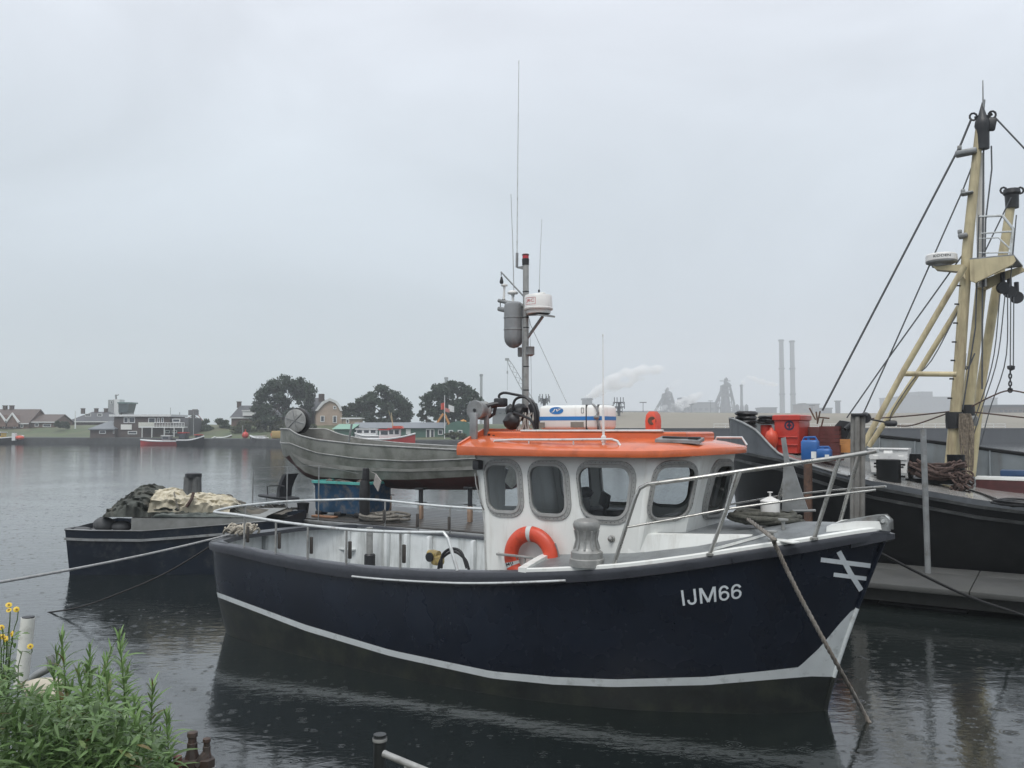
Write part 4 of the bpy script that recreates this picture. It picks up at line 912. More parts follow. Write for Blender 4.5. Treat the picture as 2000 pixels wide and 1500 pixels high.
# chair
cf = mat('chair fabric', (.05, .053, .058), .6, var=.3, bump=.4, bscale=80)
CHV = 5.9
cbase = bv(548, 1003, CHV); CH = thing('office_chair', 'black armchair with bent tube legs on the work pontoon', 'chair', mat=MBF @ Matrix.Translation((cbase.x, CHV, PZ)))
cz = lambda x, y, dv=0: bv(x, y, CHV + dv)
b = MB(MBF); s0, s1 = cz(519, 969), cz(570, 972); b.box(((s0.x + s1.x) / 2, CHV, (s0.z + s1.z) / 2), (abs(s1.x - s0.x) + .1, .50, .08), Matrix.Rotation(.06, 3, 'Y'), .035); b.build('seat', cf, CH, 50)
b = MB(MBF)
rows = []
for (xa, xb, y) in ((548, 571, 969), (549, 574, 955), (554, 578, 940), (559, 580, 929), (562, 581, 925)):
    p, q = cz(xa + 5, y), cz(xb, y); rows.append([Vector((p.x, CHV - .24, p.z)), Vector((p.x - .03, CHV, p.z)), Vector((p.x, CHV + .24, p.z)), Vector((p.x + .09, CHV + .22, p.z)), Vector((p.x + .06, CHV, p.z)), Vector((p.x + .09, CHV - .22, p.z))])
b.loft(rows, True, True); b.build('backrest', cf, CH, 50)
for dv in (-.27, .27):
    b = MB(MBF); b.tube([cz(523, 966, dv), cz(522, 950, dv), cz(526, 949, dv), cz(548, 948, dv), cz(556, 950, dv)], .016, 7); b.build('armrest', dark, CH)
    b = MB(MBF); z0 = .01; a = cz(521, 970, dv); f_ = Vector((a.x - .06, CHV + dv, PZ + .03)); r_ = Vector((a.x + .55, CHV + dv, PZ + .03)); b.tube([cz(560, 974, dv), a, f_, r_], .016, 7); b.build('leg', dark, CH)
# blue tub
TV = 5.35
tubm = mat('tub blue', (.016, .062, .125), .45, var=.3, scale=3, dirt=(.27, .23, .175), damt=.36, dscale=3.5)
turq = mat('tub rim', (.10, .42, .38), .4, var=.15, dirt=(.3, .3, .25), damt=.2, dscale=6)
a0, a1 = bv(611, 1008, TV), bv(706, 1012, TV); tw = a1.x - a0.x
TB = thing('fish_tub', 'battered blue fish tub with a turquoise rim on the work pontoon', 'tub', mat=MBF @ Matrix.Translation(((a0.x + a1.x) / 2, TV + .6, PZ)))
tu = (a0.x + a1.x) / 2; ztop = bv(650, 940, TV).z; td = 1.15
hw = tw / 2
b = MB(MBF); b.loft([rr(tu, TV + td / 2, hw - .04, td / 2 - .04, PZ + .10), rr(tu, TV + td / 2, hw - .01, td / 2 - .02, PZ + .2), rr(tu, TV + td / 2, hw, td / 2, ztop - .14), rr(tu, TV + td / 2, hw + .05, td / 2 + .05, ztop - .05)], True); b.add(rr(tu, TV + td / 2, hw - .04, td / 2 - .04, PZ + .10), [tuple(range(20))]); b.build('wall', tubm, TB, 50)
b = MB(MBF); b.loft([rr(tu, TV + td / 2, hw + .055, td / 2 + .055, ztop - .06), rr(tu, TV + td / 2, hw + .06, td / 2 + .06, ztop), rr(tu, TV + td / 2, hw - .03, td / 2 - .03, ztop), rr(tu, TV + td / 2, hw - .05, td / 2 - .05, ztop - .5)], True); b.build('rim', turq, TB, 40)
for du in (-.6, 0, .62):
    b = MB(MBF); b.box((tu + du * hw * 1.3, TV + .12, PZ + .075), (.22, .25, .11), None, .03); b.build('foot', blackr, TB)
b = MB(MBF); rn = random.Random(9)
for k in range(16): b.ico((tu + rn.uniform(-hw * .8, hw * .8), TV + rn.uniform(.15, td - .1), ztop - .05 + rn.uniform(-.05, .06)), (rn.uniform(.08, .2), rn.uniform(.08, .2), rn.uniform(.05, .10)), .2, 1, rn)
tag(b.build('net_scrap', mat('scrap net', (.10, .085, .07), .9, var=.5, scale=9), None, 0), 'dull scraps of net filling the blue fish tub', 'net')
b = MB(MBF); b.box((bv(634, 1012, 5.1).x, 5.1, PZ + .03), (.75, .18, .045), None, .01); tag(b.build('plank', mat('orange plank', (.24, .13, .075), .7, var=.3)), 'short orange-brown plank in front of the blue tub', 'plank')
b = MB(MBF); q = bv(712, 1003, 5.05); q.z = PZ; b.lathe([(.13, 0), (.125, .3), (.13, .6), (.12, .9), (.10, .98)], q, 16); b.lathe([(.085, .98), (.09, 1.0), (.08, 1.26), (.06, 1.28)], q + Vector((.03, 0, 0)), 14); tag(b.build('fender_post', blackr), 'thick black rubber post in front of the blue tub', 'post')
b = MB(MBF); P_ = [bv(x, y, 5.0) for x, y in ((733, 925), (744, 940), (738, 960), (729, 945))]; b.prism(P_, (0, .03, 0)); b.tube([bv(733, 925, 5.0), bv(724, 921, 5.05)], .006, 4); tag(b.build('rag', mat('grey rag', (.33, .31, .29), .9, var=.2, bump=.6)), 'pale grey rag hanging beside the black rubber post', 'rag')
b = MB(MBF); q = bv(592, 996, 5.6); q.z = PZ; b.lathe([(.13, 0), (.16, .26), (.165, .27), (.15, .27), (.12, .02)], q, 14); tag(b.build('bucket', dark), 'black bucket between the chair and the blue tub', 'bucket')
coil('rope_coil', 'pale rope coil lying on the pontoon deck right of the blue tub', (bv(752, 1012, 5.25).x, 5.25, PZ + .005), .22, .62, 7, .03, ropeg, h=.16, seed=8)
b = MB(MBF); rn = random.Random(12)
for k in range(22):
    c_ = Vector((bv(540, 1008, 5.1).x + rn.uniform(-.9, .5), 5.2 + rn.uniform(-.3, .5), PZ + rn.uniform(.03, .14))); a_ = rn.uniform(0, 6.3); l = rn.uniform(.15, .35)
    b.tube([c_ + Vector((l * math.cos(a_ + t * .6), l * math.sin(a_ + t * .6), .05 * math.sin(t * 2))) for t in np.linspace(0, 3.5, 8)], rn.uniform(.015, .04), 5)
tag(b.build('net_heap', mat('dark net', (.035, .034, .03), .9, var=.5, scale=12), None, 50), 'low dark tangle of net under the armchair', 'net')

# aluminium boat on stands
AV = 6.75; ah = .86
alub = mat('dull aluminium hull', (.235, .24, .215), .42, metal=.25, var=.18, scale=1.5, bump=.25, bscale=7, dirt=(.09, .095, .075), damt=.45, dscale=2.2)
alui = mat('dull aluminium inside', (.23, .23, .21), .5, metal=.2, var=.2, scale=2, dirt=(.1, .1, .085), damt=.35, dscale=3)
antr = mat('faded red antifouling', (.10, .030, .027), .6, var=.3, scale=2, dirt=(.04, .04, .035), damt=.45, dscale=2)
def tbl(pts, v):
    Q = sorted([(bv(x, y, v).x, bv(x, y, v).z) for x, y in pts]); return [q[0] for q in Q], [q[1] for q in Q]
gU, gZ = tbl([(556, 838), (580, 850), (620, 859), (700, 868), (800, 874), (895, 879), (1040, 884)], AV - ah)
rU, rZ = tbl([(560, 866), (590, 876), (620, 885), (700, 896), (800, 901), (900, 897), (1040, 890)], AV - ah)
wU, wZ = tbl([(556, 850), (562, 880), (575, 905), (594, 922), (620, 931), (700, 936), (800, 937), (930, 930), (1040, 922)], AV - ah * .8)
uL = bv(556, 838, AV).x; uR = uL + 7.8; um = uL + 2.4
kpts = [(uL + .02, bv(556, 845, AV).z)] + [(bv(x, y, AV).x, bv(x, y, AV).z) for x, y in ((561, 868), (573, 893), (592, 916), (622, 938), (700, 949), (800, 956), (930, 957), (1040, 955))]
kU = [k_[0] for k_ in kpts]; kZ = [k_[1] for k_ in kpts]
us = [uL + 7.8 * (t ** 1.6) for t in np.linspace(0, 1, 34)]
AS = []
for u in us:
    q = min(1, max(0, (um - u) / (um - uL))); hbm = ah * (max(1e-4, 1 - q ** 2.3)) ** .55; hbm *= float(np.interp(u, (uR - 1.5, uR), (1, .88)))
    zk = float(np.interp(u, kU, kZ)); zg = max(float(np.interp(u, gU, gZ)), zk + .01); zr = max(zk + .008, min(zg - .01, float(np.interp(u, rU, rZ)))); zw = max(zk + .005, min(zr - .005, float(np.interp(u, wU, wZ))))
    qe = min(1, max(0, (u - uL) / 1.5)); zw = lerp(zk + .004, zw, qe * qe * (3 - 2 * qe))
    AS.append((u, hbm, zg, zr, zw, zk))
AB = thing('workboat', 'dull aluminium open workboat with a wheel at its end propped on stands', 'boat', mat=MBF @ Matrix.Translation(((uL + uR) / 2, AV, min(kZ))))
side = lambda s_: None
b = MB(MBF); R4 = [[], [], [], [], []]
for u, h, zg, zr, zw, zk in AS:
    for r_, (vv, z) in zip(R4, ((h, zg), (h * 1.0, lerp(zg, zr, .5)), (h * .985, zr), (h * .93, lerp(zr, zw, .5)), (h * .84, zw))): r_.append(Vector((u, -vv, z)))
b.loft(R4).mirror()
for p in b.v: p.y += AV
b.build('hull', alub, AB, 50)
b = MB(MBF); R3 = [[], [], [], []]
for u, h, zg, zr, zw, zk in AS:
    for r_, (vv, z) in zip(R3, ((h * .84, zw), (h * .62, lerp(zw, zk, .62)), (h * .3, lerp(zw, zk, .9)), (0, zk))): r_.append(Vector((u, -vv, z)))
b.loft(R3).mirror(); u, h, zg, zr, zw, zk = AS[-1]; 
for p in b.v: p.y += AV
b.build('bottom', antr, AB, 50)
b = MB(MBF); b.add([(u, AV - h, zg), (u, AV - h * .84, zw), (u, AV, zk), (u, AV + h * .84, zw), (u, AV + h, zg)], [(0, 1, 2, 3, 4)]); b.build('transom', alub, AB)
b = MB(MBF); Ri = [[], [], []]
for u, h, zg, zr, zw, zk in AS[1:]:
    for r_, (vv, z) in zip(Ri, ((max(0, h - .03), zg - .01), (max(0, h * .97 - .03), lerp(zg, zw, .75)), (0, lerp(zg, zw, .8)))): r_.append(Vector((u, -vv, z)))
b.loft(Ri).mirror()
for p in b.v: p.y += AV
b.build('inside', alui, AB, 50)
for s_ in (-1, 1):
    b = MB(MBF); b.tube([(u, AV + s_ * h, zg) for u, h, zg, zr, zw, zk in AS], .024, 8); b.build('gunwale', alu, AB, 60)
    b = MB(MBF); b.tube([(u, AV + s_ * h * .99, zr) for u, h, zg, zr, zw, zk in AS[1:]], .018, 6); b.build('rub_rail', alu, AB, 60)
wc = bv(577, 822, AV - .1); waxis = Vector((.30, -1, 0)).normalized()
b = MB(MBF); b.lathe([(0, -.02), (.05, -.03), (.31, -.015), (.335, 0), (.335, .02), (.30, .03), (.05, .04), (0, .04)], wc, 28, waxis); wl_ = b.build('wheel_disc', alu, AB)
b = MB(MBF); b.lathe([(.30, -.26), (.35, -.26), (.375, -.22), (.375, -.10), (.33, -.07)], wc, 28, waxis); b.build('rubber_rim', blackr, AB)
b = MB(MBF)
for k in range(6):
    a_ = k * math.pi / 3; x_ = waxis.orthogonal().normalized(); y_ = waxis.cross(x_); b.tube([wc + waxis * .045, wc + waxis * .045 + (x_ * math.cos(a_) + y_ * math.sin(a_)) * .30], .012, 5)
b.build('spoke', galv, AB)
b = MB(MBF); b.tube([wc - waxis * .1, wc + Vector((.12, .1, -.28))], .03, 8); b.tube([wc - waxis * .12, wc + Vector((.05, .3, -.25))], .03, 8); b.build('wheel_bracket', galv, AB)
b = MB(MBF); q = bv(683, 862, AV); b.tube([bv(680, 870, AV), bv(687, 828, AV)], .028, 8); b.build('mast_stub', galv, AB)
b = MB(MBF)
for k in range(14):
    c_ = bv(615 + random.uniform(-18, 30), 861, AV) ; b.ico(c_ + Vector((random.uniform(-.1, .1), random.uniform(-.3, .3), random.uniform(-.05, .02))), (.18, .16, .06), .2, 1)
tag(b.build('net_heap', mat('brown net', (.07, .055, .045), .9, var=.5, scale=10), None, 0), 'brown net lying inside the aluminium workboat', 'net')
for k, (x, v_) in enumerate(((822, 6.1), (918, 6.15), (760, 7.4), (700, 6.7))):
    u = bv(x, 985, v_).x; zt_ = float(np.interp(u, [a[0] for a in AS], [lerp(a[5], a[4], .35) for a in AS])); zt_ = zt_ if k < 3 else float(np.interp(u, kU, kZ))
    S = thing('boat_stand', ('screw prop on a timber post under the middle of the aluminium boat', 'screw prop on a timber post nearest the wheelhouse under the aluminium boat', 'dark prop on the far side under the aluminium boat', 'dark keel prop just behind the blue tub')[k], 'stand', mat=MBF @ Matrix.Translation((u, v_, PZ)), group='props under the workboat')
    b = MB(MBF); b.box((u, v_, PZ + .20), (.10, .10, .38), None, .01); b.build('timber', mat('stand timber', (.34, .23, .16), .7, var=.25, scale=6), S)
    b = MB(MBF); b.tube([(u, v_, PZ + .38), (u, v_, zt_ - .03)], .055 if k != 2 else .04, 10); b.tube([(u - .18, v_, PZ + .42), (u + .18, v_, PZ + .42)], .012, 5); b.box((u, v_, zt_ - .04), (.26, .2, .05), None, .01); b.build('screw_jack', dark, S)

# dark blue barge with the nets
BY = 18.8
btop = [(127, 1035), (175, 1037), (220, 1037.5), (276, 1038), (360, 1032), (458, 1024), (545, 1017)]
Bx = [W(x, y, BY) for x, y in btop]; bwid = 2.5
BGt = thing('work_barge', 'low dark blue barge loaded with nets astern of the blue boat', 'barge', loc=(-7.8, BY + 1.2, 0))
def brow(f):  # ring round the barge at fraction f from top (0) to bottom (1)
    nr = []; fr = []
    for i, p in enumerate(Bx):
        e_ = .25 if i in (0,) else 0
        z = lerp(p.z, -.35, f); nr.append(Vector((p.x + .12 * f * (1 if i == 0 else 0), BY + .10 * f, z))); fr.append(Vector((p.x + .12 * f * (1 if i == 0 else 0), BY + bwid - .1 * f, z)))
    mid = Vector((Bx[0].x - .10 + .2 * f, BY + bwid / 2, lerp(Bx[0].z, -.35, f)))
    return [mid] + nr + fr[::-1]
b = MB(); b.loft([brow(t) for t in (0, .12, .24, .4, .7, 1)], True); b.build('hull', navy2, BGt, 40)
b = MB(); b.loft([[p + Vector((0, -.03 if k in (1, 2) else .02, -.22 + (.05 if k in (2, 3) else 0))) for k in range(4)] for p in Bx]); b.build('rub_rail', galv, BGt)
b = MB(); b.loft([[Vector((p.x, BY + .02, p.z - .02)), Vector((p.x, BY - .02, p.z + .012)), Vector((p.x, BY + .10, p.z + .015)), Vector((p.x, BY + .10, p.z - .05))] for p in Bx]); b.build('gunwale', galv, BGt)
b = MB(); b.loft([[Vector((p.x, BY + .05, p.z - .10)) for p in Bx], [Vector((p.x, BY + bwid - .05, p.z - .10)) for p in Bx]]); b.build('deck', wetdeck, BGt)
q0, q1 = W(258, 1034, BY + .35), W(520, 1028, BY + .35)
b = MB(); b.loft([[Vector((q0.x, y, z)), Vector(((q0.x + q1.x) / 2, y, z + .0)), Vector((q1.x, y, z + .02))] for y, z in ((BY + .3, .85), (BY + .3, 1.22), (BY + .42, 1.24), (BY + 2.1, 1.26), (BY + 2.2, .85))]); b.build('hatch_coaming', mat('hatch grey', (.20, .205, .195), .5, var=.15, dirt=(.12, .115, .1), damt=.3), BGt)
for k, (x, y, rx, rz_) in enumerate(((203, 1024, .24, .17), (238, 1028, .22, .13), (152, 1034, .30, .06))):
    p = W(x, y, BY + .6); b = MB(); b.ico(p, (rx, .2, rz_), .03, 3); 
    tag(b.build('fender_bag', mat('grey canvas', (.075, .078, .08), .7, var=.25), None, 70), ('upright rounded grey fender at the end of the barge', 'squat grey fender against the hatch coaming of the barge', 'flat grey bundle at the outer corner of the barge')[k], 'fender')
def heap(cx_, cy_, z0, pxprof, Y, depth, seed, nx=130, ny=54, rough=.10):
    rn = random.Random(seed); rows = []
    xs = [p[0] for p in pxprof]; ys = [p[1] for p in pxprof]
    for j in range(ny + 1):
        t = j / ny; r_ = []
        for i in range(nx + 1):
            px = lerp(xs[0], xs[-1], i / nx); top = W(px, float(np.interp(px, xs, ys)), Y + depth / 2).z; X = W(px, 1000, Y + depth / 2).x
            prof = math.sin(math.pi * min(1, max(0, t))) ** .45
            z = z0 + (top - z0) * prof; yv = Y + depth * t
            q = Vector((X * 2.1 + seed, yv * 2.1, z * 3.2)); n1 = mn.fractal(q, 1.0, 2.0, 4); fold = abs(mn.noise(Vector((X * 1.4 + z * 4.5 + seed, yv * 3.5, z * 5)))) 
            k = min(1, (z - z0) / .15)
            hf = abs(mn.noise(Vector((X * 5 + z * 9 + seed, yv * 8, z * 13 - X * 2)))) - .25; vf = mn.noise(Vector((X * 9, yv * 9, z * 9 + seed)))
            r_.append(Vector((X + n1 * rough * 1.2 * k, yv - (fold * .26 + n1 * rough + hf * rough * 1.6 + vf * rough * .35) * k * (1 - t * .5), max(z0 - .02, z + (n1 * .6 + hf * .9) * rough * k))))
        rows.append(r_)
    b = MB(); b.loft(rows); return b
netm = mat('wet net', (.060, .066, .056), .7, var=.55, scale=3.0, bump=1.0, bscale=26, dirt=(.11, .10, .08), damt=.4, dscale=2.5)
b = heap(0, 0, 1.24, [(226, 1014), (232, 990), (245, 975), (262, 962), (276, 950), (293, 946), (308, 953), (320, 970), (345, 977), (380, 979), (430, 982), (470, 988), (500, 1000), (520, 1012)], BY + .3, 1.5, 3); tag(b.build('net_heap', netm, None, 50), 'big heap of wet dark green fishing net on the barge', 'net')
tarp = mat('cream tarpaulin', (.55, .50, .38), .6, var=.18, scale=3, bump=.6, bscale=9, dirt=(.2, .17, .12), damt=.35, dscale=3)
b = heap(0, 0, 1.34, [(306, 984), (310, 957), (325, 954), (350, 954), (361, 963), (366, 968), (378, 962), (400, 961), (440, 966), (452, 975), (462, 986)], BY + .33, 1.0, 11, rough=.085); tag(b.build('tarpaulin', tarp, None, 50), 'folded cream tarpaulin on top of the net heap', 'tarpaulin')
b = heap(0, 0, 1.26, [(385, 1010), (400, 970), (430, 964), (450, 968), (470, 985), (500, 995), (560, 1008)], BY + .75, 1.1, 21, rough=.08); tag(b.build('net_heap', mat('brown wet net', (.085, .075, .058), .75, var=.5, scale=4, bump=1, bscale=24), None, 50), 'brownish net bundle at the inner end of the tarpaulin', 'net')
b = heap(0, 0, 1.24, [(305, 1008), (312, 998), (350, 994), (400, 994), (440, 1000), (500, 1008)], BY + .28, .5, 31, rough=.04); tag(b.build('canvas_cover', mat('green canvas', (.095, .11, .10), .5, var=.2, bump=.5, bscale=10), None, 50), 'grey green canvas spread before the net heap on the barge', 'canvas')
line('rope', 'thin pale rope tied over the tarpaulin', [W(340, 962, BY + .35), W(343, 975, BY + .28), W(349, 995, BY + .25)], .016, ropeg, 12)
line('rope', 'brown strap hanging off the tarpaulin over the net', [W(378, 962, BY + .3), W(374, 975, BY + .24), W(364, 990, BY + .22)], .035, roped, 12)
# timber pile behind the nets
b = MB(); p = W(376, 952, 23.0)
for dx, dy in ((-.14, 0), (.14, 0), (0, .2)): b.tube([(p.x + dx, 23 + dy, -.6), (p.x + dx * .75, 23 + dy * .7, W(376, 931, 23).z)], [.17, .13], 10)
PLs = thing('mooring_pile', 'grey timber mooring pile standing behind the net heap', 'pile', loc=(p.x, 23, 0)); b.build('timbers', mat('pile timber', (.115, .118, .115), .75, var=.35, scale=4, bump=.6, bscale=20), PLs)
b = MB(); b.lathe([(.22, 0), (.22, .10), (.16, .12), (0, .12)], (p.x, 23.05, W(376, 931, 23).z - .02), 12); b.build('cap', dark, PLs)
# ================================================================== BLACK TRAWLER AND GREY PONTOON
TC = 11.6
TOL = [(-4.85, TC), (-4.72, 11.05), (-4.4, 10.45), (-3.8, 9.85), (-2.9, 9.38), (-1.8, 9.10), (-.8, 9.02), (.5, 9.0), (2.0, 9.0), (4.5, 9.05), (8.0, 9.2)]
TPX = [(1425, 818), (1432, 819), (1450, 826), (1475, 840), (1490, 855), (1503, 870), (1520, 886), (1545, 899), (1590, 916), (1636, 932), (1716, 941), (1820, 960), (1912, 976), (2000, 987), (2300, 1022), (2600, 1060)]
tolc = catmull(TOL, 61); TS = []
for u, v in tolc:
    lo, hi = .8, 4.0
    for _ in range(30):
        m_ = (lo + hi) / 2; x, y = bproj(u, v, m_)
        if y > np.interp(x, [p[0] for p in TPX], [p[1] for p in TPX]): lo = m_
        else: hi = m_
    TS.append(Vector((u, min(v, TC), min(3.5, lo))))
TS[0].z = TS[1].z
traw = thing('trawler', 'black steel trawler with cream yellow masts beyond the grey pontoon', 'boat', mat=MBF @ Matrix.Translation((2, TC, 0)))
def tmir(b):
    n = len(b.v); b.v += [Vector((p.x, 2 * TC - p.y, p.z)) for p in b.v]; b.f += [[n + i for i in f[::-1]] for f in b.f]; return b
tdz = lambda u: float(np.interp(u, (-4.8, -3, -2, -1, .15, 1, 1.8, 5, 8), (2.85, 2.62, 2.35, 2.10, 1.92, 1.79, 1.72, 1.6, 1.6)))
greyb = mat('bulwark grey', (.105, .115, .125), .4, var=.2, scale=2, bump=.3, bscale=6, dirt=(.04, .043, .047), damt=.35, dscale=2, streak=True)
greyi = mat('bulwark inner grey', (.20, .225, .235), .5, var=.15, scale=2, dirt=(.11, .10, .09), damt=.35, dscale=2, streak=True)
b = MB(MBF); rows = []
for f in (0, .25, .5, .75, 1):
    r_ = []
    for p in TS:
        zd = tdz(p.x) - .12; z = lerp(min(zd, p.z - .02), -.5, f); sh = .25 * f * f; r_.append(Vector((p.x + (sh * 2.2 if p.x < -3 else sh * .6), min(TC, p.y + sh), z)))
    rows.append(r_)
b.loft(rows); tmir(b); b.build('hull', blackhull, traw, 50)
b = MB(MBF); b.loft([[Vector((p.x, p.y, max(p.z, tdz(p.x) - .02))) for p in TS], [Vector((p.x, p.y, min(tdz(p.x) - .12, p.z - .02))) for p in TS]]); tmir_only = b
b.build('bulwark', greyb, traw, 50)
b = MB(MBF)
for dz_ in (.12, .33):
    b.loft([[Vector((p.x, min(TC, p.y + a), tdz(p.x) - dz_ + h)) for a, h in ((.02, -.035), (-.045, -.03), (-.045, .03), (.02, .035))] for p in TS])
tmir(b); b.build('rubbing_strake', mat('worn black strake', (.028, .030, .030), .4, var=.4, dirt=(.12, .125, .12), damt=.3, dscale=3), traw, 30)
b = MB(MBF); b.tube([Vector((p.x, p.y, max(p.z, tdz(p.x) - .02) + .01)) for p in TS if p.x < -1.4], .03, 8); b.build('bulwark_rail', galv, traw, 60)
b = MB(MBF); b.tube([(-4.86, TC, 3.52), (-4.78, TC, 2.4), (-4.4, TC, 1.2), (-3.8, TC, .3)], .07, 8); b.build('stem_bar', blackhull, traw)
wdeck = mat('wet pale deck', (.34, .335, .32), .12, var=.15, scale=2, bump=.2, bscale=8, dirt=(.19, .15, .11), damt=.3, dscale=1.6)
b = MB(MBF); rows = [[Vector((p.x + .05, lerp(p.y + .03, 2 * TC - p.y - .03, k), tdz(p.x) + .05 * math.sin(math.pi * k))) for p in TS] for k in np.linspace(0, 1, 7)]
b.loft(rows); b.build('deck', wdeck, traw)
fb = [(-4.6, 11.9), (-3.9, 13.2), (-3, 13.8), (-1.5, 14.1), (0, 14.2), (2, 14.2), (8, 14.1)]
def fz(u):
    return float(np.interp(u, (-4.8, -3.3, -.2, 1.7, 8), (3.5, 3.2, 2.86, 2.58, 2.1)))
b = MB(MBF); b.loft([[Vector((u, v, fz(u))) for u, v in fb], [Vector((u, v, tdz(u) - .1)) for u, v in fb]]); b.build('far_bulwark', greyi, traw)
b = MB(MBF); b.tube([Vector((u, v, fz(u))) for u, v in catmull(fb, 30)], .05, 6); b.build('far_bulwark_rail', blackhull, traw)
for u in np.arange(-2.5, 6, .85):
    v = float(np.interp(u, [q[0] for q in fb], [q[1] for q in fb])); b = MB(MBF); b.prism([(u, v - .02, fz(u) - .03), (u, v - .06, fz(u) - .03), (u, v - .22, tdz(u)), (u, v - .02, tdz(u))], (.03, 0, 0)); b.build('bulwark_stay', greyi, traw)
b = MB(MBF); u = -.0; b.box((5.2, 12.9, 2.0), (8.0, .5, .5), None, .02); b.build('blue_coaming', mat('coaming blue', (.02, .055, .13), .4, var=.2), traw)
hr = mat('hatch dark red', (.075, .022, .022), .45, var=.25, dirt=(.035, .015, .015), damt=.3)
b = MB(MBF); b.prism([(.75, 11.85, 1.5), (8, 11.3, 1.5), (8, 12.5, 1.5), (.75, 12.5, 1.5)], (0, 0, .56)); b.build('hatch', hr, traw)
b = MB(MBF); b.prism([(.74, 11.84, 2.065), (8, 11.29, 2.065), (8, 12.55, 2.065), (.74, 12.55, 2.065)], (0, 0, .05)); b.build('hatch_edge', white, traw)

# ---- masts
def tv(x, y, v=TC): return bv(x, y, v)
def pole(name, pts, rs, m=yellow, par=None, n=14, v=TC):
    b = MB(MBF); b.tube([tv(x, y, v) for x, y in pts], [r_ for r_ in rs], n); return b.build(name, m, par or traw, 60)
mmast = pole('main_mast', [(1853, 940), (1858, 890), (1872, 740), (1890, 480), (1904, 340), (1914, 240)], [.125, .125, .122, .115, .10, .085])
pole('mast_leg', [(1878, 930), (1890, 790), (1908, 640), (1920, 520)], [.13, .13, .12, .11], par=mmast, v=TC + .5)
pole('derrick_post', [(1897, 930), (1915, 760), (1940, 600), (1962, 480), (1976, 388)], [.095, .10, .105, .105, .095], par=mmast, v=TC + 1.0)
pole('mast_leg_upper', [(1918, 560), (1915, 420), (1916, 300)], [.10, .09, .07], par=mmast, v=TC + .25, m=creamw)
pole('mast_brace', [(1685, 872), (1766, 722), (1884, 520)], [.066, .066, .066], par=mmast, v=TC - .9)
pole('mast_brace', [(1697, 872), (1797, 722), (1880, 588)], [.064, .064, .064], par=mmast, v=TC + .3)
pole('cross_brace', [(1763, 730), (1868, 731)], [.06, .06], par=mmast, v=TC - .5)
for y in (558, 594, 631, 668, 704, 740, 778):
    x = float(np.interp(y, (480, 740, 890), (1890, 1872, 1858))); b = MB(MBF); b.tube([tv(x - 9, y, TC - .08), tv(x - 18, y, TC - .1)], .02, 5); b.build('climbing_rung', dark, mmast)
b = MB(MBF); b.lathe([(.18, -.19), (.19, 0), (.18, .19)], tv(1864, 821), 14); b.build('mast_collar', blackr, mmast)
b = MB(MBF); b.lathe([(.185, -.16), (.19, 0), (.18, .16)], tv(1887, 804, TC + .4), 14); b.build('mast_collar', blackr, mmast)
b = MB(MBF); b.box(tv(1890, 822, TC + .2), (.42, .24, .24), None, .05); b.build('mast_winch', galv, mmast)
# mast head
b = MB(MBF); b.lathe([(.13, -.55), (.14, -.1), (.17, 0), (.15, .12), (.10, .2), (.0, .55)], tv(1919, 245), 12); b.box(tv(1932, 243), (.28, .1, .3), Matrix.Rotation(.2, 3, 'Y'), .04); b.build('mast_head', dark, mmast)
b = MB(MBF); b.tube([tv(1920, 215), tv(1922, 195)], .03, 6); b.tube([tv(1920, 215), tv(1919.5, 157)], [.02, .012], 5); b.build('mast_whip', galv, mmast)
b = MB(MBF)
for x, y in ((1901, 228), (1938, 224)): b.tube([tv(x + 7 * math.cos(a), y + 7 * math.sin(a)) for a in np.linspace(0, 6.28, 10)], .025, 5)
b.tube([tv(1903, 231), tv(1912, 228)], .04, 5); b.tube([tv(1928, 228), tv(1938, 222)], .04, 5); b.build('shackle', dark, mmast)
b = MB(MBF); b.lathe([(.14, -.35), (.15, -.05), (.19, 0), (.17, .1), (0, .14)], tv(1976, 378, TC + 1), 12); b.box(tv(1984, 395, TC + 1), (.1, .1, .25), None, .03)
for x in (1960, 1993): b.tube([tv(x + 6 * math.cos(a), 372 + 6 * math.sin(a), TC + 1) for a in np.linspace(0, 6.28, 9)], .025, 5)
b.build('derrick_head', dark, mmast)
for (x, y, w_, h_, d_) in ((1887, 298, 20, 9, 'up'), (1889, 378, 12, 4, ''), (1881, 461, 9, 8, '')):
    b = MB(MBF); p = tv(x, y, TC - .1); b.box(p, (w_ * .022, .26, h_ * .013), Matrix.Rotation(-.05, 3, 'Y'), .03); b.box(tv(x - 12 * w_ / 20 - 1, y - h_, TC - .1), (.09, .1, .10), None, .02); b.tube([p, tv(x + w_ + 4, y - 1)], .03, 5); b.build('floodlight', galv, mmast)
# spreader platform
b = MB(MBF)
b.prism([tv(x, y, TC - .25) for x, y in ((1821, 519), (1884, 516), (1886, 546), (1872, 530), (1828, 526))], (0, .3, 0)); b.build('radar_arm', yellow, mmast)
b = MB(MBF); b.prism([tv(x, y, TC - .3) for x, y in ((1894, 507), (1980, 499), (1984, 508), (1978, 516), (1905, 552), (1895, 548))], (0, .12, 0)); b.build('spreader', yellow, mmast)
b = MB(MBF); b.prism([tv(x, y, TC + .35) for x, y in ((1905, 552), (1955, 532), (1995, 520), (2003, 528), (1960, 548), (1925, 566), (1905, 560))], (0, .12, 0)); b.build('spreader', yellow, mmast)
b = MB(MBF); b.prism([tv(1894, 507, TC - .3), tv(1980, 499, TC - .3), tv(1998, 521, TC + .4), tv(1920, 530, TC + .5)], (0, 0, .03)); b.build('spreader_top', galv, mmast)
Rr = tv(1839, 521, TC - .1)
b = MB(MBF); b.lathe([(.20, 0), (.21, .04), (.33, .09), (.335, .12), (.25, .12)], Rr, 24); b.build('radar_base', galv, mmast)
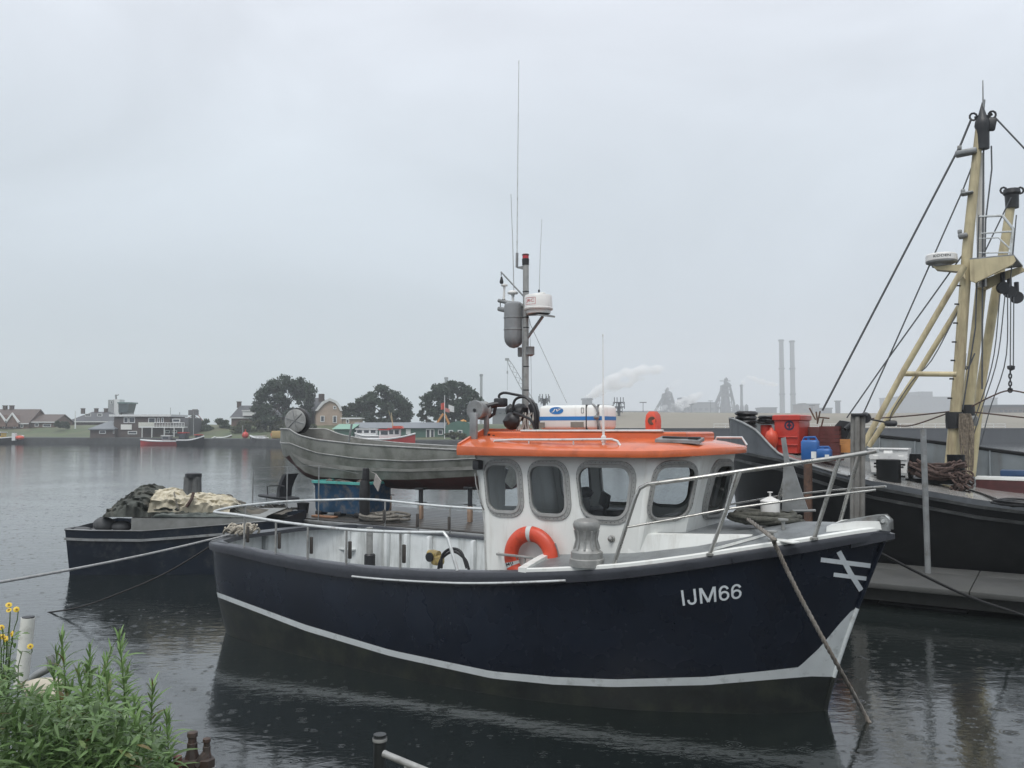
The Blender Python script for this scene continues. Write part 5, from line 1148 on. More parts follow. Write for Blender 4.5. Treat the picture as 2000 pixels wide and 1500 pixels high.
b = MB(MBF); b.lathe([(.325, .115), (.34, .135), (.335, .26), (.31, .29), (.18, .30), (0, .302)], Rr, 28); b.build('radome', creamw, mmast)
mast_save = mast; mast = mmast
va2 = math.atan2(c0.y - Rr.y, c0.x - Rr.x); cyl_text('KODEN', Rr, .34, va2 - .5, va2 + .6, .18, .235, dark); mast = mast_save
cage = railst
b = MB(MBF); b.tube([tv(x, y, TC) for x, y in ((1912, 423), (1958, 421), (1979, 447), (1974, 500))], .03, 6); b.tube([tv(x, y, TC) for x, y in ((1916, 456), (1955, 453), (1980, 452))], .022, 6); b.tube([tv(x, y, TC) for x, y in ((1912, 466), (1950, 464), (1975, 488))], .018, 6); b.tube([tv(x, y, TC) for x, y in ((1912, 494), (1975, 493))], .018, 6); b.build('crow_nest_rail', cage, mmast)
for k, (x, y) in enumerate(((1959, 562), (1972, 570), (1986, 581))):
    b = MB(MBF); v_ = TC + .3 + .15 * k; b.lathe([(0, -.06), (.13, -.06), (.14, -.03), (.11, 0), (.14, .03), (.13, .06), (0, .06)], tv(x, y, v_), 16, (.35, -1, 0)); b.tube([tv(x, y, v_), tv(x - 1, y - 30, v_)], .05, 6); b.build('rigging_block', dark, mmast)
# wires
def wire(pts, r_=.018, v=TC, name='rigging_wire', m=galv, n=None):
    b = MB(MBF); P = [tv(x, y, v) for x, y in pts]
    if n: P = catmull([tuple(p) for p in P], n)
    b.tube(P, r_, 5); return b.build(name, m, mmast, 60)
wd = mat('wire dark', (.10, .105, .11), .5, metal=.3)
wire([(1897, 232), (1876, 283), (1606, 802)], .026, m=wd); wire([(1912, 290), (1880, 372), (1735, 700), (1686, 808)], .018, m=wd); wire([(1890, 484), (1735, 700), (1654, 816)], .018, m=wd)
wire([(1942, 228), (2010, 300)], .02, m=wd); wire([(1921, 285), (1919, 500), (1918, 760)], .02, m=wd); wire([(1936, 285), (1937, 330), (1925, 430), (1922, 560)], .018, m=wd)
wire([(1912, 420), (1905, 640), (1880, 800)], .018, m=wd); wire([(1975, 385), (1900, 540)], .016, m=wd); wire([(1985, 420), (1978, 500), (1972, 560)], .014, m=wd)
wire([(1880, 590), (1822, 700), (1785, 740), (1745, 800), (1738, 822)], .014, m=wd, n=16)
for a, c_ in ((1953, 1940), (1963, 1945), (1968, 1960), (1974, 1972), (1980, 1950)):
    wire([(a, 575), (c_ + (a - 1953) * .3, 700), (c_ - 30 + (a - 1953) * .2, 800), (c_ - 60 + (a - 1953), 870)] if a < 1972 else [(a, 580), (a - 1, 716)], .013, m=wd, n=14)
wire([(1886, 690), (1885, 720), (1893, 715), (1904, 690)], .018, m=wd, n=12); wire([(1875, 700), (1877, 718), (1890, 716)], .014, m=wd, n=10)
wire([(1884, 600), (1880, 700), (1873, 760)], .012, m=wd)
wire([(1700, 818), (1780, 812), (1855, 804)], .018, m=roped, n=12); wire([(1752, 832), (1785, 830), (1855, 806)], .018, m=roped, n=12); wire([(1903, 805), (2010, 817)], .018, m=roped); wire([(1898, 794), (1935, 775), (1970, 763), (2010, 769)], .018, m=roped, n=14)
b = MB(MBF); b.ico(tv(1974, 718), (.09, .09, .07), .2, 1)
for k in range(5): b.tube([tv(1973 + (2.2 if k % 2 else 0) * math.cos(a), 727 + k * 7.5 + 5 * math.sin(a)) for a in np.linspace(0, 6.28, 9)] if k % 2 == 0 else [tv(1973 + 2.4 * math.cos(a), 727 + k * 7.5 + 5 * math.sin(a)) for a in np.linspace(0, 6.28, 9)], .018, 5)
b.tube([tv(1973 + 3.5 * math.cos(a), 762 + 4 * math.sin(a)) for a in np.linspace(-1, 4.5, 9)], .022, 5); b.build('hook_chain', dark, mmast)
# rope hank hanging on the mast
b = MB(MBF); rn = random.Random(4)
for k in range(24):
    x0 = rn.uniform(1880, 1896); L_ = rn.uniform(40, 140); w_ = rn.uniform(2, 8)
    b.tube([tv(x0 + w_ * math.sin(t * 2.6), 808 + L_ * (t if t < 1 else 2 - t), TC - .2 + rn.uniform(-.03, .03)) for t in np.linspace(0, 2, 12)], .014, 5)
b.build('rope_hank', mat('tan rope', (.20, .165, .125), .9, var=.4, scale=20, bump=.8, bscale=80), mmast, 60)

# ---- deck gear of the trawler
b = MB(MBF); p = tv(1736, 945, 9.75); zt_ = tv(1736, 898, 9.75).z; b.lathe([(.25, 0), (.25, zt_ - p.z), (.22, zt_ - p.z + .01), (0, zt_ - p.z + .01)], p, 20); b.build('bitt', blackhull, traw)
b = MB(MBF)
for y in (905, 928): b.tube([tv(1707, y, 9.75), tv(1768, y + 3, 9.75)], .022, 6)
b.build('bitt_pin', blackhull, traw)
b = MB(MBF); c_ = tv(1828, 915, 10.9); b.lathe([(.10, -.55), (.26, -.55), (.26, -.48), (.13, -.45), (.13, .45), (.26, .48), (.26, .55), (.10, .55)], c_, 18, (1, 0, 0)); b.box(c_ - Vector((0, 0, .28)), (1.2, .5, .1)); b.build('deck_winch', blackhull, traw)
b = MB(MBF); p = tv(1787, 895, 10.6); b.lathe([(.17, -.25), (.18, .1), (0, .1)], p, 14); b.build('bollard', blackhull, traw); b = MB(MBF); p = tv(1867, 897, 10.6); b.lathe([(.17, -.25), (.18, .1), (0, .1)], p, 14); b.build('bollard', blackhull, traw)
b = MB(MBF); rn = random.Random(14)
for k in range(46):
    xa, xb = rn.uniform(1768, 1800), rn.uniform(1850, 1892); ya, yb = rn.uniform(898, 925), rn.uniform(900, 930); sg = rn.uniform(6, 24); v_ = rn.uniform(10.25, 10.7)
    b.tube([tv(lerp(xa, xb, t), lerp(ya, yb, t) + sg * 4 * t * (1 - t) * .6 + 2 * math.sin(9 * t + k), v_ + .05 * math.sin(7 * t + k)) for t in np.linspace(0, 1, 14)], rn.uniform(.025, .045), 5)
tag(b.build('rope_pile', roped, None, 60), 'thick brown ropes draped in swags over the trawler winch', 'rope')
b = MB(MBF); rn = random.Random(15)
for k in range(30):
    x = rn.uniform(1860, 1893); y = rn.uniform(925, 958); a_ = rn.uniform(0, 6)
    b.tube([tv(x + 9 * math.cos(a_ + t), y + 5 * math.sin(a_ + t * 1.3), 10.2 + .1 * math.sin(t + k)) for t in np.linspace(0, 4, 9)], .022, 5)
tag(b.build('rope_pile', roped, None, 60), 'brown rope tangle at the foot of the yellow mast', 'rope')
dkz = lambda x, y: (lambda p: Vector((p.x, p.y, tdz(p.x) + .05)))(bz(x, y, 1.9))
line('hose', 'black hose lying across the pale trawler deck', [dkz(x, y) for x, y in ((1782, 950), (1795, 943), (1820, 942), (1850, 948), (1885, 955), (1918, 960), (1945, 967))], .028, blackr, 40, frame=MBF)
coil('cable_coil', 'black cable coil on the pale trawler deck', dkz(1985, 977) + Vector((.1, .15, -.02)), .2, .5, 6, .022, blackr, h=.1, seed=2)
# stacked rubber on the stemhead
def ringstack(name, label, x, y, v_, rad, n, h, m=blackr, cat='fender'):
    b = MB(MBF); p = tv(x, y, v_); prof = []
    for k in range(n):
        r1 = rad * (1 - .12 * abs(k - n / 2) / n + random.uniform(-.1, .1)); z = h * k / n
        prof += [(r1 * .8, z), (r1, z + h / n * .3), (r1, z + h / n * .7), (r1 * .8, z + h / n)]
    prof.append((rad * .3, h)); b.lathe(prof, p, 18); 
    for q in b.v: q += Vector((random.uniform(-.02, .02), random.uniform(-.02, .02), random.uniform(-.012, .012)))
    return tag(b.build(name, m, None, 50), label, cat)
ringstack('rope_stack', 'black coil stack on the stemhead of the trawler', 1458, 836, 10.9, .29, 4, .42, cat='rope')
ringstack('rope_stack', 'small black coil on the red bollard of the trawler', 1497, 828, 10.8, .22, 3, .20, cat='rope')
b = MB(MBF); p = tv(1497, 858, 10.8); b.lathe([(.14, -.2), (.14, .35), (.1, .36)], p, 14); tag(b.build('red_bollard', red), 'red painted bollard behind the trawler bulwark', 'bollard')
# red tub, buoy, cans, boxes
RV = 9.95; r0 = tv(1512, 882, RV); r1_ = tv(1561, 884, RV); rz1 = tv(1535, 810, RV).z; fzd = tdz(-3) + .03
RT = thing('fish_tub', 'red insulated fish tub with a round emblem on the trawler foredeck', 'tub', mat=MBF @ Matrix.Translation(((r0.x + r1_.x) / 2, RV + .45, fzd)))
b = MB(MBF); cu_ = (r0.x + r1_.x) / 2; hw_ = (r1_.x - r0.x) / 2
b.loft([rr(cu_, RV + .55, hw_ - .03, .52, fzd, .07), rr(cu_, RV + .55, hw_, .55, lerp(fzd, rz1, .5), .07), rr(cu_, RV + .55, hw_, .55, rz1 - .14, .07), rr(cu_, RV + .55, hw_ + .04, .59, rz1 - .12, .07), rr(cu_, RV + .55, hw_ + .04, .59, rz1 - .02, .07), rr(cu_, RV + .55, hw_, .55, rz1, .07)], True); b.add(rr(cu_, RV + .55, hw_, .55, rz1, .07), [tuple(range(20))]); b.build('body', red, RT, 40)
b = MB(MBF)
for f in (.22, .42): b.box((cu_, RV - .008, lerp(fzd, rz1, f)), (hw_ * 1.8, .03, .03), None, .01)
b.build('rib', red, RT)
emb = mat('emblem dark blue', (.018, .018, .05), .5)
b = MB(MBF); c_ = Vector((cu_ + hw_ * .25, RV - .004, lerp(fzd, rz1, .72)))
b.add([c_ + Vector((r_ * math.cos(a), 0, r_ * math.sin(a))) for a in np.linspace(0, 2 * math.pi, 25)[:-1] for r_ in (.075, .115)], [(2 * k, 2 * k + 1, (2 * k + 3) % 48, (2 * k + 2) % 48) for k in range(24)])
b.add([c_ + Vector(q) for q in ((-.02, -.001, -.07), (.02, -.001, -.07), (.02, -.001, .07), (-.02, -.001, .07))], [(0, 1, 2, 3)]); b.add([c_ + Vector(q) for q in ((-.06, -.001, -.02), (.06, -.001, -.02), (.04, -.001, .03), (-.04, -.001, .03))], [(0, 1, 2, 3)]); b.build('emblem', emb, RT, 0)
b = MB(MBF); p = tv(1507, 856, 9.75); b.lathe([(0, -.26), (.09, -.22), (.14, -.08), (.15, .04), (.11, .15), (.04, .2), (.03, .25), (0, .25)], p, 18); tag(b.build('buoy', orangep, None, 60), 'orange pear shaped buoy leaning on the red tub', 'buoy')
def jerry(label, x0, x1, y0, y1, v_):
    p, q = tv(x0, y1, v_), tv(x1, y0, v_); cx_ = (p.x + q.x) / 2; w_ = q.x - p.x; h_ = (q.z - p.z)
    J = thing('jerrycan', label, 'jerrycan', mat=MBF @ Matrix.Translation((cx_, v_, p.z)))
    b = MB(MBF); b.box((cx_, v_ + .13, p.z + h_ * .43), (w_, .26, h_ * .86), None, .045); b.build('body', bluep, J, 50)
    b = MB(MBF); b.tube([(cx_ - w_ * .42, v_ + .13, p.z + h_ * .84), (cx_ - w_ * .34, v_ + .13, p.z + h_ * .96), (cx_ + w_ * .30, v_ + .13, p.z + h_ * .98), (cx_ + w_ * .40, v_ + .13, p.z + h_ * .84)], .028, 7); b.build('handle', bluep, J)
    b = MB(MBF); b.lathe([(.035, 0), (.035, .05), (0, .05)], (cx_ - w_ * .1, v_ + .13, p.z + h_ * .84), 10); b.build('cap', bluep, J)
    b = MB(MBF); b.box((cx_ + w_ * .28, v_ - .003, p.z + h_ * .25), (w_ * .3, .006, h_ * .28)); b.build('paper_label', white, J)
jerry('tall blue jerrycan standing beside the red fish tub', 1564, 1596, 853, 900, 9.4)
jerry('small blue jerrycan beside the tall blue one', 1594, 1621, 873, 897, 9.35)
wred = mat('dark red box', (.10, .024, .020), .6, var=.3, scale=4)
def crate(name, label, x0, x1, y0, y1, v_, d_, m, cat='crate', slats=3):
    p, q = tv(x0, y1, v_), tv(x1, y0, v_); cx_ = (p.x + q.x) / 2; w_ = q.x - p.x; h_ = q.z - p.z
    K = thing(name, label, cat, mat=MBF @ Matrix.Translation((cx_, v_ + d_ / 2, p.z)))
    for k in range(slats):
        b = MB(MBF); z = p.z + h_ * (k + .5) / slats; hh = h_ / slats * .9
        b.holed(rr(cx_, v_ + d_ / 2, w_ / 2, d_ / 2, z - hh / 2, .03, 2), [rr(cx_, v_ + d_ / 2, w_ / 2 - .025, d_ / 2 - .025, z - hh / 2, .02, 2)], (0, 0, hh)); b.build('slat', m, K)
    b = MB(MBF); b.box((cx_, v_ + d_ / 2, p.z + .02), (w_ - .02, d_ - .02, .03)); b.build('base', m, K)
    return K
crate('box', 'tall dark red slatted box behind the small jerrycan', 1600, 1639, 832, 872, 10.4, .7, wred, 'box', 5)
crate('box', 'low dark red box between the jerrycan and the timber pile', 1598, 1640, 868, 900, 9.8, .5, wred, 'box', 2)
b = MB(MBF); p = tv(1583, 872, 10.9); b.box(p + Vector((.1, .2, .1)), (1.0, .6, .75), None, .03); tag(b.build('deck_locker', wred), 'dark red deck locker behind the red fish tub', 'locker')
crate('basket', 'orange fish basket beside the timber pile', 1640, 1664, 858, 884, 9.9, .4, mat('basket orange', (.45, .20, .06), .6, var=.2), 'basket', 6)
b = MB(MBF); b.prism([tv(x, y, 10.6) for x, y in ((1630, 832), (1640, 821), (1659, 824), (1664, 834), (1650, 862), (1630, 862))], (0, .4, 0)); b.tube([tv(1662, 828, 10.6), tv(1650, 838, 10.5)], .05, 6); b.build('gallows_block', dark, traw)
b = MB(MBF)
for pts in (((1581, 797), (1593, 820)), ((1594, 804), (1597, 826)), ((1602, 803), (1596, 828)), ((1598, 815), (1620, 817)), ((1608, 818), (1604, 834))): b.tube([tv(*pts[0], 10.8), tv(*pts[1], 10.8)], .018, 6)
b.build('control_lever', rust, traw)
# white fish crates
fcw = mat('crate white', (.72, .72, .70), .4, var=.06, dirt=(.3, .3, .32), damt=.2, dscale=12)
for k, (x0, x1, y0, y1, v_) in enumerate(((1702, 1770, 893, 922, 10.2), (1699, 1771, 876, 897, 10.15))):
    p, q = tv(x0, y1, v_), tv(x1, y0, v_); cx_ = (p.x + q.x) / 2; w_ = q.x - p.x; h_ = q.z - p.z; d_ = .5
    K = thing('fish_crate', ('white plastic fish crate at the bottom of the pair on the trawler deck', 'white plastic fish crate on top of the other one on the trawler deck')[k], 'crate', mat=MBF @ Matrix.Translation((cx_, v_ + .25, p.z)))
    b = MB(MBF); o_ = [(p.x, v_, p.z), (q.x, v_, p.z), (q.x + .03, v_ - .02, q.z), (p.x - .03, v_ - .02, q.z)]
    hl = [[(cx_ + w_ * a, v_ - .005, p.z + h_ * z) for a, z in ((-.12, .55), (.12, .55), (.12, .8), (-.12, .8))], [(cx_ + w_ * a, v_ - .005, p.z + h_ * z) for a, z in ((-.42, .3), (-.28, .3), (-.28, .42), (-.42, .42))], [(cx_ + w_ * a, v_ - .005, p.z + h_ * z) for a, z in ((.28, .3), (.42, .3), (.42, .42), (.28, .42))]]
    b.holed(o_, hl, (0, .02, 0)); b.build('front_panel', fcw, K)
    b = MB(MBF); b.prism([(p.x, v_ + .02, p.z), (p.x, v_ + d_, p.z), (p.x - .03, v_ + d_ + .02, q.z), (p.x - .03, v_, q.z)], (.02, 0, 0)); b.prism([(q.x, v_ + .02, p.z), (q.x, v_ + d_, p.z), (q.x + .03, v_ + d_ + .02, q.z), (q.x + .03, v_, q.z)], (-.02, 0, 0)); b.prism([(p.x, v_ + d_, p.z), (q.x, v_ + d_, p.z), (q.x, v_ + d_ + .02, q.z), (p.x, v_ + d_ + .02, q.z)], (0, .02, 0)); b.box((cx_, v_ + d_ / 2, p.z + .02), (w_, d_, .03)); b.build('side_panel', fcw, K)
    b = MB(MBF); b.box((cx_, v_ - .02, q.z - .015), (w_ + .08, .05, .035), None, .01); b.build('rim', fcw, K)
# ---- grey pontoon with its poles
GZ = .45
pe = [bz(1690, 1138, GZ), bz(2000, 1164, GZ)]; pvn = (pe[0].y + pe[1].y) / 2; pvf = 8.75
gp = thing('pontoon', 'long grey floating pontoon between the blue boat and the trawler', 'pontoon', mat=MBF @ Matrix.Translation((2, (pvn + pvf) / 2, 0)))
psurf = mat('pontoon grip grey', (.062, .063, .059), .6, var=.2, scale=2, bump=.9, bscale=150, dirt=(.07, .07, .06), damt=.35, dscale=1.5)
for k in range(5):
    ua = -1.4 + k * 2.4; b = MB(MBF); b.box((ua + 1.2, lerp(pvn, pvf, .36), GZ - .05), (2.385, (pvf - pvn) * .715, .10), None, .012); b.build('deck_panel', psurf, gp)
    b = MB(MBF); b.box((ua + 1.2, lerp(pvn, pvf, .865), GZ - .05), (2.385, (pvf - pvn) * .265, .10), None, .012); b.build('deck_panel', psurf, gp)
b = MB(MBF); b.box((4.6, (pvn + pvf) / 2, .22), (11.8, pvf - pvn - .5, .24)); b.build('frame', mat('pontoon frame', (.03, .031, .027), .6, var=.3, dirt=(.015, .016, .012), damt=.4), gp)
for u in (0.2, 4.0, 8.0):
    b = MB(MBF); b.box((u, (pvn + pvf) / 2, -.15), (1.5, pvf - pvn - .9, .42), None, .08); b.build('float', blackr, gp)
b = MB(MBF); q = tv(1815, 1122, 7.9); b.tube([(q.x, 7.9, -.5), (q.x - .02, 7.9, GZ), tv(1803, 838, 7.9)], .055, 10); PO = tag(b.build('steel_pole', galv), 'tall thin grey steel pole rising from the pontoon', 'pole')
# timber pile against the trawler
tp = tv(1665, 1010, 8.55); PT = thing('mooring_pile', 'grey timber mooring pile with a dark cap against the trawler side', 'pile', mat=MBF @ Matrix.Translation((tp.x, 8.55, 0)))
pt_top = tv(1676, 813, 8.55)
b = MB(MBF)
for dx, dv in ((-.09, -.02), (.0, -.06), (.09, .0), (.0, .07)): b.tube([(pt_top.x + dx - .10, 8.55 + dv, -.5), (pt_top.x + dx, 8.55 + dv, pt_top.z)], [.06, .055], 9)
b.build('timbers', mat('pile wood grey', (.20, .195, .18), .8, var=.3, scale=5, bump=.7, bscale=25, dirt=(.09, .07, .05), damt=.4, dscale=3, streak=True), PT)
b = MB(MBF); b.box((pt_top.x + .03, 8.55, pt_top.z + .03), (.30, .26, .06), None, .01); b.build('cap', dark, PT)
b = MB(MBF); b.lathe([(.06, -.06), (.10, -.06), (.12, 0), (.10, .06), (.06, .06)], tv(1690, 816, 8.75), 18, (.3, -1, 0)); tag(b.build('tyre_fender', blackr, None, 50), 'black tyre hung at the top of the timber pile', 'tyre')
b = MB(MBF); q = tv(1575, 960, 8.6); b.tube([(q.x, 8.6, -.5), tv(1578, 905, 8.6)], .09, 10); tag(b.build('steel_pile', rust), 'rusty brown steel pile beside the trawler bow', 'pile')
b = MB(MBF); b.box(tv(1740, 827, 9.6), (.26, .12, .13), None, .05); b.tube([tv(1730, 825, 9.6), tv(1700, 819, 9.3)], .02, 5); b.build('hanging_block', dark, traw)
# ================================================================== FAR SHORE
brick = mat('dull brick', (.15, .095, .075), .8, var=.2, scale=1.2, bump=.2, bscale=6)
brickd = mat('dark brick', (.085, .065, .058), .8, var=.2, scale=1.2)
brickb = mat('beige brick', (.34, .265, .205), .8, var=.12, scale=1.2)
slate = mat('slate roof', (.070, .072, .078), .55, var=.2, scale=1.5, bump=.3, bscale=5)
rooft = mat('brown roof tiles', (.10, .075, .065), .6, var=.2, scale=1.5, bump=.3, bscale=5)
trim = mat('white trim', (.66, .67, .66), .5, var=.06)
greenp = mat('shed green', (.055, .125, .095), .55, var=.12, scale=1)
greenr = mat('pale green roof', (.20, .36, .28), .5, var=.1)
roofg = mat('grey sheet roof', (.17, .185, .20), .45, var=.12, scale=.8)
def wpx(x0, x1, y0, y1, Y): a = W(x0, y1, Y); c = W(x1, y0, Y); return a.x, c.x, min(a.z, c.z), max(a.z, c.z)
def win(x0, x1, y0, y1, Y, par, m=None, frame=True, name='window'):
    a0, a1, z0, z1 = wpx(x0, x1, y0, y1, Y); b = MB(); d_ = .12
    o_ = [(a0, Y - d_, z0), (a1, Y - d_, z0), (a1, Y - d_, z1), (a0, Y - d_, z1)]
    f = min(.12, (a1 - a0) * .2); i_ = [(a0 + f, Y - d_, z0 + f), (a1 - f, Y - d_, z0 + f), (a1 - f, Y - d_, z1 - f), (a0 + f, Y - d_, z1 - f)]
    b.holed(o_, [i_], (0, d_, 0)); w_ = b.build(name, trim, par, 0)
    b = MB(); b.add([(a0 + f, Y - .03, z0 + f), (a1 - f, Y - .03, z0 + f), (a1 - f, Y - .03, z1 - f), (a0 + f, Y - .03, z1 - f)], [(0, 1, 2, 3)]); b.build('pane', m or dglass, w_, 0)
def house(name, label, x0, x1, ye, yr, Y, dep, wm_, rm_, zb=1.0, hip=0, chim=(), wins=(), over=.4, cat='house', trimmed=True):
    a0, a1, z_, ze = wpx(x0, x1, ye, ye, Y); zr = W(x0, yr, Y + dep / 2).z; H_ = thing(name, label, cat, loc=((a0 + a1) / 2, Y + dep / 2, zb))
    b = MB(); b.box(((a0 + a1) / 2, Y + dep / 2, (zb + ze) / 2), (a1 - a0, dep, ze - zb))
    if not hip:
        for x in (a0, a1): b.prism([(x, Y, ze), (x, Y + dep, ze), (x, Y + dep / 2, zr - .1)], (.2 if x == a0 else -.2, 0, 0))
    b.build('wall', wm_, H_, 0)
    b = MB(); o = over; sl = (zr - ze) / (dep / 2); t_ = .22
    L_, R_ = a0 - o * .6, a1 + o * .6; hl = hip
    ridge = [(L_ + hl, Y + dep / 2, zr), (R_ - hl, Y + dep / 2, zr)]; ef = [(L_, Y - o, ze - o * sl), (R_, Y - o, ze - o * sl)]; eb = [(L_, Y + dep + o, ze - o * sl), (R_, Y + dep + o, ze - o * sl)]
    V_ = ridge + ef + eb; up = [(x, y, z + t_) for x, y, z in V_]
    b.add(V_ + up, [(6, 7, 9, 8), (7, 6, 10, 11), (0, 1, 3, 2), (1, 0, 4, 5), (8, 9, 3, 2), (10, 11, 5, 4), (6, 8, 2, 0), (6, 10, 4, 0), (7, 9, 3, 1), (7, 11, 5, 1)] + ([(6, 8, 10), (7, 9, 11)] if hip else []))
    rf = b.build('roof', rm_, H_, 0)
    if trimmed:
        b = MB(); b.box(((L_ + R_) / 2, Y - o - .04, ze - o * sl + .1), (R_ - L_, .1, .22)); b.build('fascia', trim, rf)
    for cx_ in chim:
        p = W(cx_, yr, Y + dep / 2); b = MB(); b.box((p.x, Y + dep / 2, zr + .35), (.8, .7, 1.3)); b.box((p.x, Y + dep / 2, zr + 1.05), (.95, .85, .15)); b.build('chimney', brickd, rf)
    for w_ in wins: win(*w_, Y, H_)
    return H_, rf
Y1 = 196
H_, rf = house('brick_house', 'brown roofed brick house with two white edged gables by the water', -24, 56, 826, 801, Y1, 9, brick, rooft, chim=(10, 23), wins=((4, 10, 830, 836), (26, 32, 830, 836), (40, 46, 829, 835)))
for xc in (4, 28):
    p, q, t_ = W(xc - 11, 825, Y1), W(xc + 11, 825, Y1), W(xc, 810, Y1)
    b = MB(); b.prism([(p.x, Y1 - .7, p.z - 1), (q.x, Y1 - .7, q.z - 1), (q.x, Y1 - .7, q.z), (t_.x, Y1 - .7, t_.z), (p.x, Y1 - .7, p.z)], (0, 4, 0)); b.build('gable', brick, H_, 0)
    b = MB()
    for e_ in (p, q): b.prism([(e_.x, Y1 - .95, e_.z - .1), (t_.x, Y1 - .95, t_.z + .05), (t_.x, Y1 - .95, t_.z + .5), (e_.x + (-.4 if e_ is p else .4), Y1 - .95, e_.z + .1)], (0, .3, 0))
    b.build('gable_trim', trim, H_, 0)
house('brick_house', 'long low brown roofed brick house right of the two gables', 56, 107, 824, 811, Y1 + 1, 8, brick, rooft, wins=((68, 76, 827, 833), (84, 100, 828, 834)))
house('terrace_house', 'long dark terrace with three chimneys below the control tower', 134, 226, 823, 806, 214, 9, brickd, slate, hip=4, chim=(162, 188, 207), wins=((166, 178, 808, 813), (190, 200, 808, 813)))
# control tower
T_ = thing('control_tower', 'pale harbour control tower with a dark flared lookout room', 'tower', loc=(W(233, 830, 222).x, 223, 4))
a0, a1, z0, z1 = wpx(213, 222, 836, 781, 222); b = MB(); b.box(((a0 + a1) / 2, 223, (3 + z1) / 2), (a1 - a0, 3, z1 - 3)); b.build('stair_block', mat('tower grey', (.30, .31, .31), .7, var=.1), T_, 0)
a0, a1, z0, z1 = wpx(222, 233, 836, 780, 222); b = MB(); b.box(((a0 + a1) / 2, 223.2, (3 + z1) / 2), (a1 - a0, 3, z1 - 3)); b.build('lift_block', trim, T_, 0)
a = [W(233, 806, 222), W(250, 806, 222), W(255, 788, 222), W(233, 788, 222)]; b = MB(); b.prism([(p.x, 221.5, p.z) for p in a], (0, 4, 0)); b.build('lookout_room', mat('lookout dark', (.04, .06, .065), .35, var=.2), T_, 0)
b = MB(); p, q = W(233, 788, 222), W(256, 788, 222); b.box(((p.x + q.x) / 2, 223.5, p.z + .15), (q.x - p.x + .3, 4.6, .35)); b.build('lookout_roof', mat('roof teal', (.10, .17, .16), .5), T_, 0)
b = MB(); p = W(245, 806, 222); b.box((p.x, 223.5, (3 + p.z) / 2), (2.0, 2.5, p.z - 3)); b.build('shaft', mat('tower grey', (.3, .31, .31)), T_, 0)
b = MB(); b.tube([W(227, 780, 222), W(226, 771, 222)], .25, 6); b.tube([W(226, 773, 222), W(232, 771, 222)], .12, 5); b.build('radar_mast', galv, T_)
win(216, 220, 783, 789, 221.4, T_)
# club house
Yc = 168
CB = thing('club_building', 'two storey dark brick harbour club with white flat roof edge and balcony', 'building', loc=(W(280, 840, Yc).x, Yc + 4, 1.2))
a0, a1, z0, z1 = wpx(223, 330, 857, 813, Yc); b = MB(); b.box(((a0 + a1) / 2, Yc + 4, (1.0 + z1) / 2), (a1 - a0, 8, z1 - 1.0)); b.build('wall', brickd, CB, 0)
b = MB(); b.box(((a0 + a1) / 2 - .2, Yc + 4, z1 + .15), (a1 - a0 + 1.2, 9, .42)); b.build('roof_edge', trim, CB, 0)
c0_, c1_, d0, d1 = wpx(325, 365, 857, 816, Yc); b = MB(); b.box(((c0_ + c1_) / 2, Yc + 4.2, (1 + d1) / 2), (c1_ - c0_, 7, d1 - 1)); b.build('wing', mat('wing grey', (.10, .10, .105), .6), CB, 0)
for w_ in ((242, 251, 815, 826), (252, 264, 815, 826), (290, 304, 816, 826), (307, 312, 816, 826), (315, 320, 816, 826), (337, 352, 818, 825), (322, 332, 840, 846), (336, 346, 840, 846), (250, 268, 842, 848)): win(*w_, Yc, CB)
a0, a1, z0, z1 = wpx(237, 258, 839, 829, Yc); b = MB(); b.box(((a0 + a1) / 2, Yc - .15, (z0 + z1) / 2), (a1 - a0, .15, z1 - z0)); b.build('sign_board', mat('plain white board', (.70, .70, .66), .5, var=.05), CB, 0)
a0, a1, z0, z1 = wpx(276, 306, 834, 825, Yc); b = MB(); b.box(((a0 + a1) / 2, Yc - 1.2, (z0 + z1) / 2), (a1 - a0, .15, z1 - z0)); b.build('parapet', mat('parapet cream', (.58, .58, .52), .6), CB, 0)
a0, a1, z0, z1 = wpx(276, 365, 835, 833.5, Yc); b = MB(); b.box(((a0 + a1) / 2, Yc - .5, (z0 + z1) / 2), (a1 - a0, 1.6, .25)); b.build('balcony_floor', trim, CB, 0)
b = MB(); p, q = W(306, 826, Yc), W(365, 826, Yc); 
for zf in (0, .45, .9): b.tube([(p.x, Yc - 1.25, p.z - zf), (q.x, Yc - 1.25, q.z - zf)], .05, 4)
for k in range(12): x = lerp(p.x, q.x, k / 11); b.tube([(x, Yc - 1.25, p.z), (x, Yc - 1.25, p.z - 1)], .04, 4)
b.build('balcony_rail', trim, CB)
for x in (283, 302, 326, 345, 362):
    p = W(x, 834, Yc); b = MB(); b.tube([(p.x, Yc - 1.2, 1.2), (p.x, Yc - 1.2, p.z)], .1, 5); b.build('balcony_post', trim, CB)
house('boat_house', 'low dark boat house with a hipped grey roof left of the club', 176, 224, 838, 824, 167, 7, brickd, roofg, hip=2.5, wins=((194, 207, 841, 847), (221, 223.5, 841, 847)), trimmed=False, zb=1.1)
house('villa', 'dark slate roofed villa half hidden by the big tree', 452, 540, 815, 794, 184, 8, brick, slate, hip=.8, chim=(467,))
H_ = None
p0, p1, zz0, zz1 = wpx(474, 497, 812, 803, 183); b = MB(); b.box(((p0 + p1) / 2, 184.5, (zz0 + zz1) / 2), (p1 - p0, 3, zz1 - zz0)); b.box(((p0 + p1) / 2, 184.5, zz1 + .1), (p1 - p0 + .3, 3.3, .2)); DM = b.build('dormer', trim, bpy.data.objects['villa'], 0)
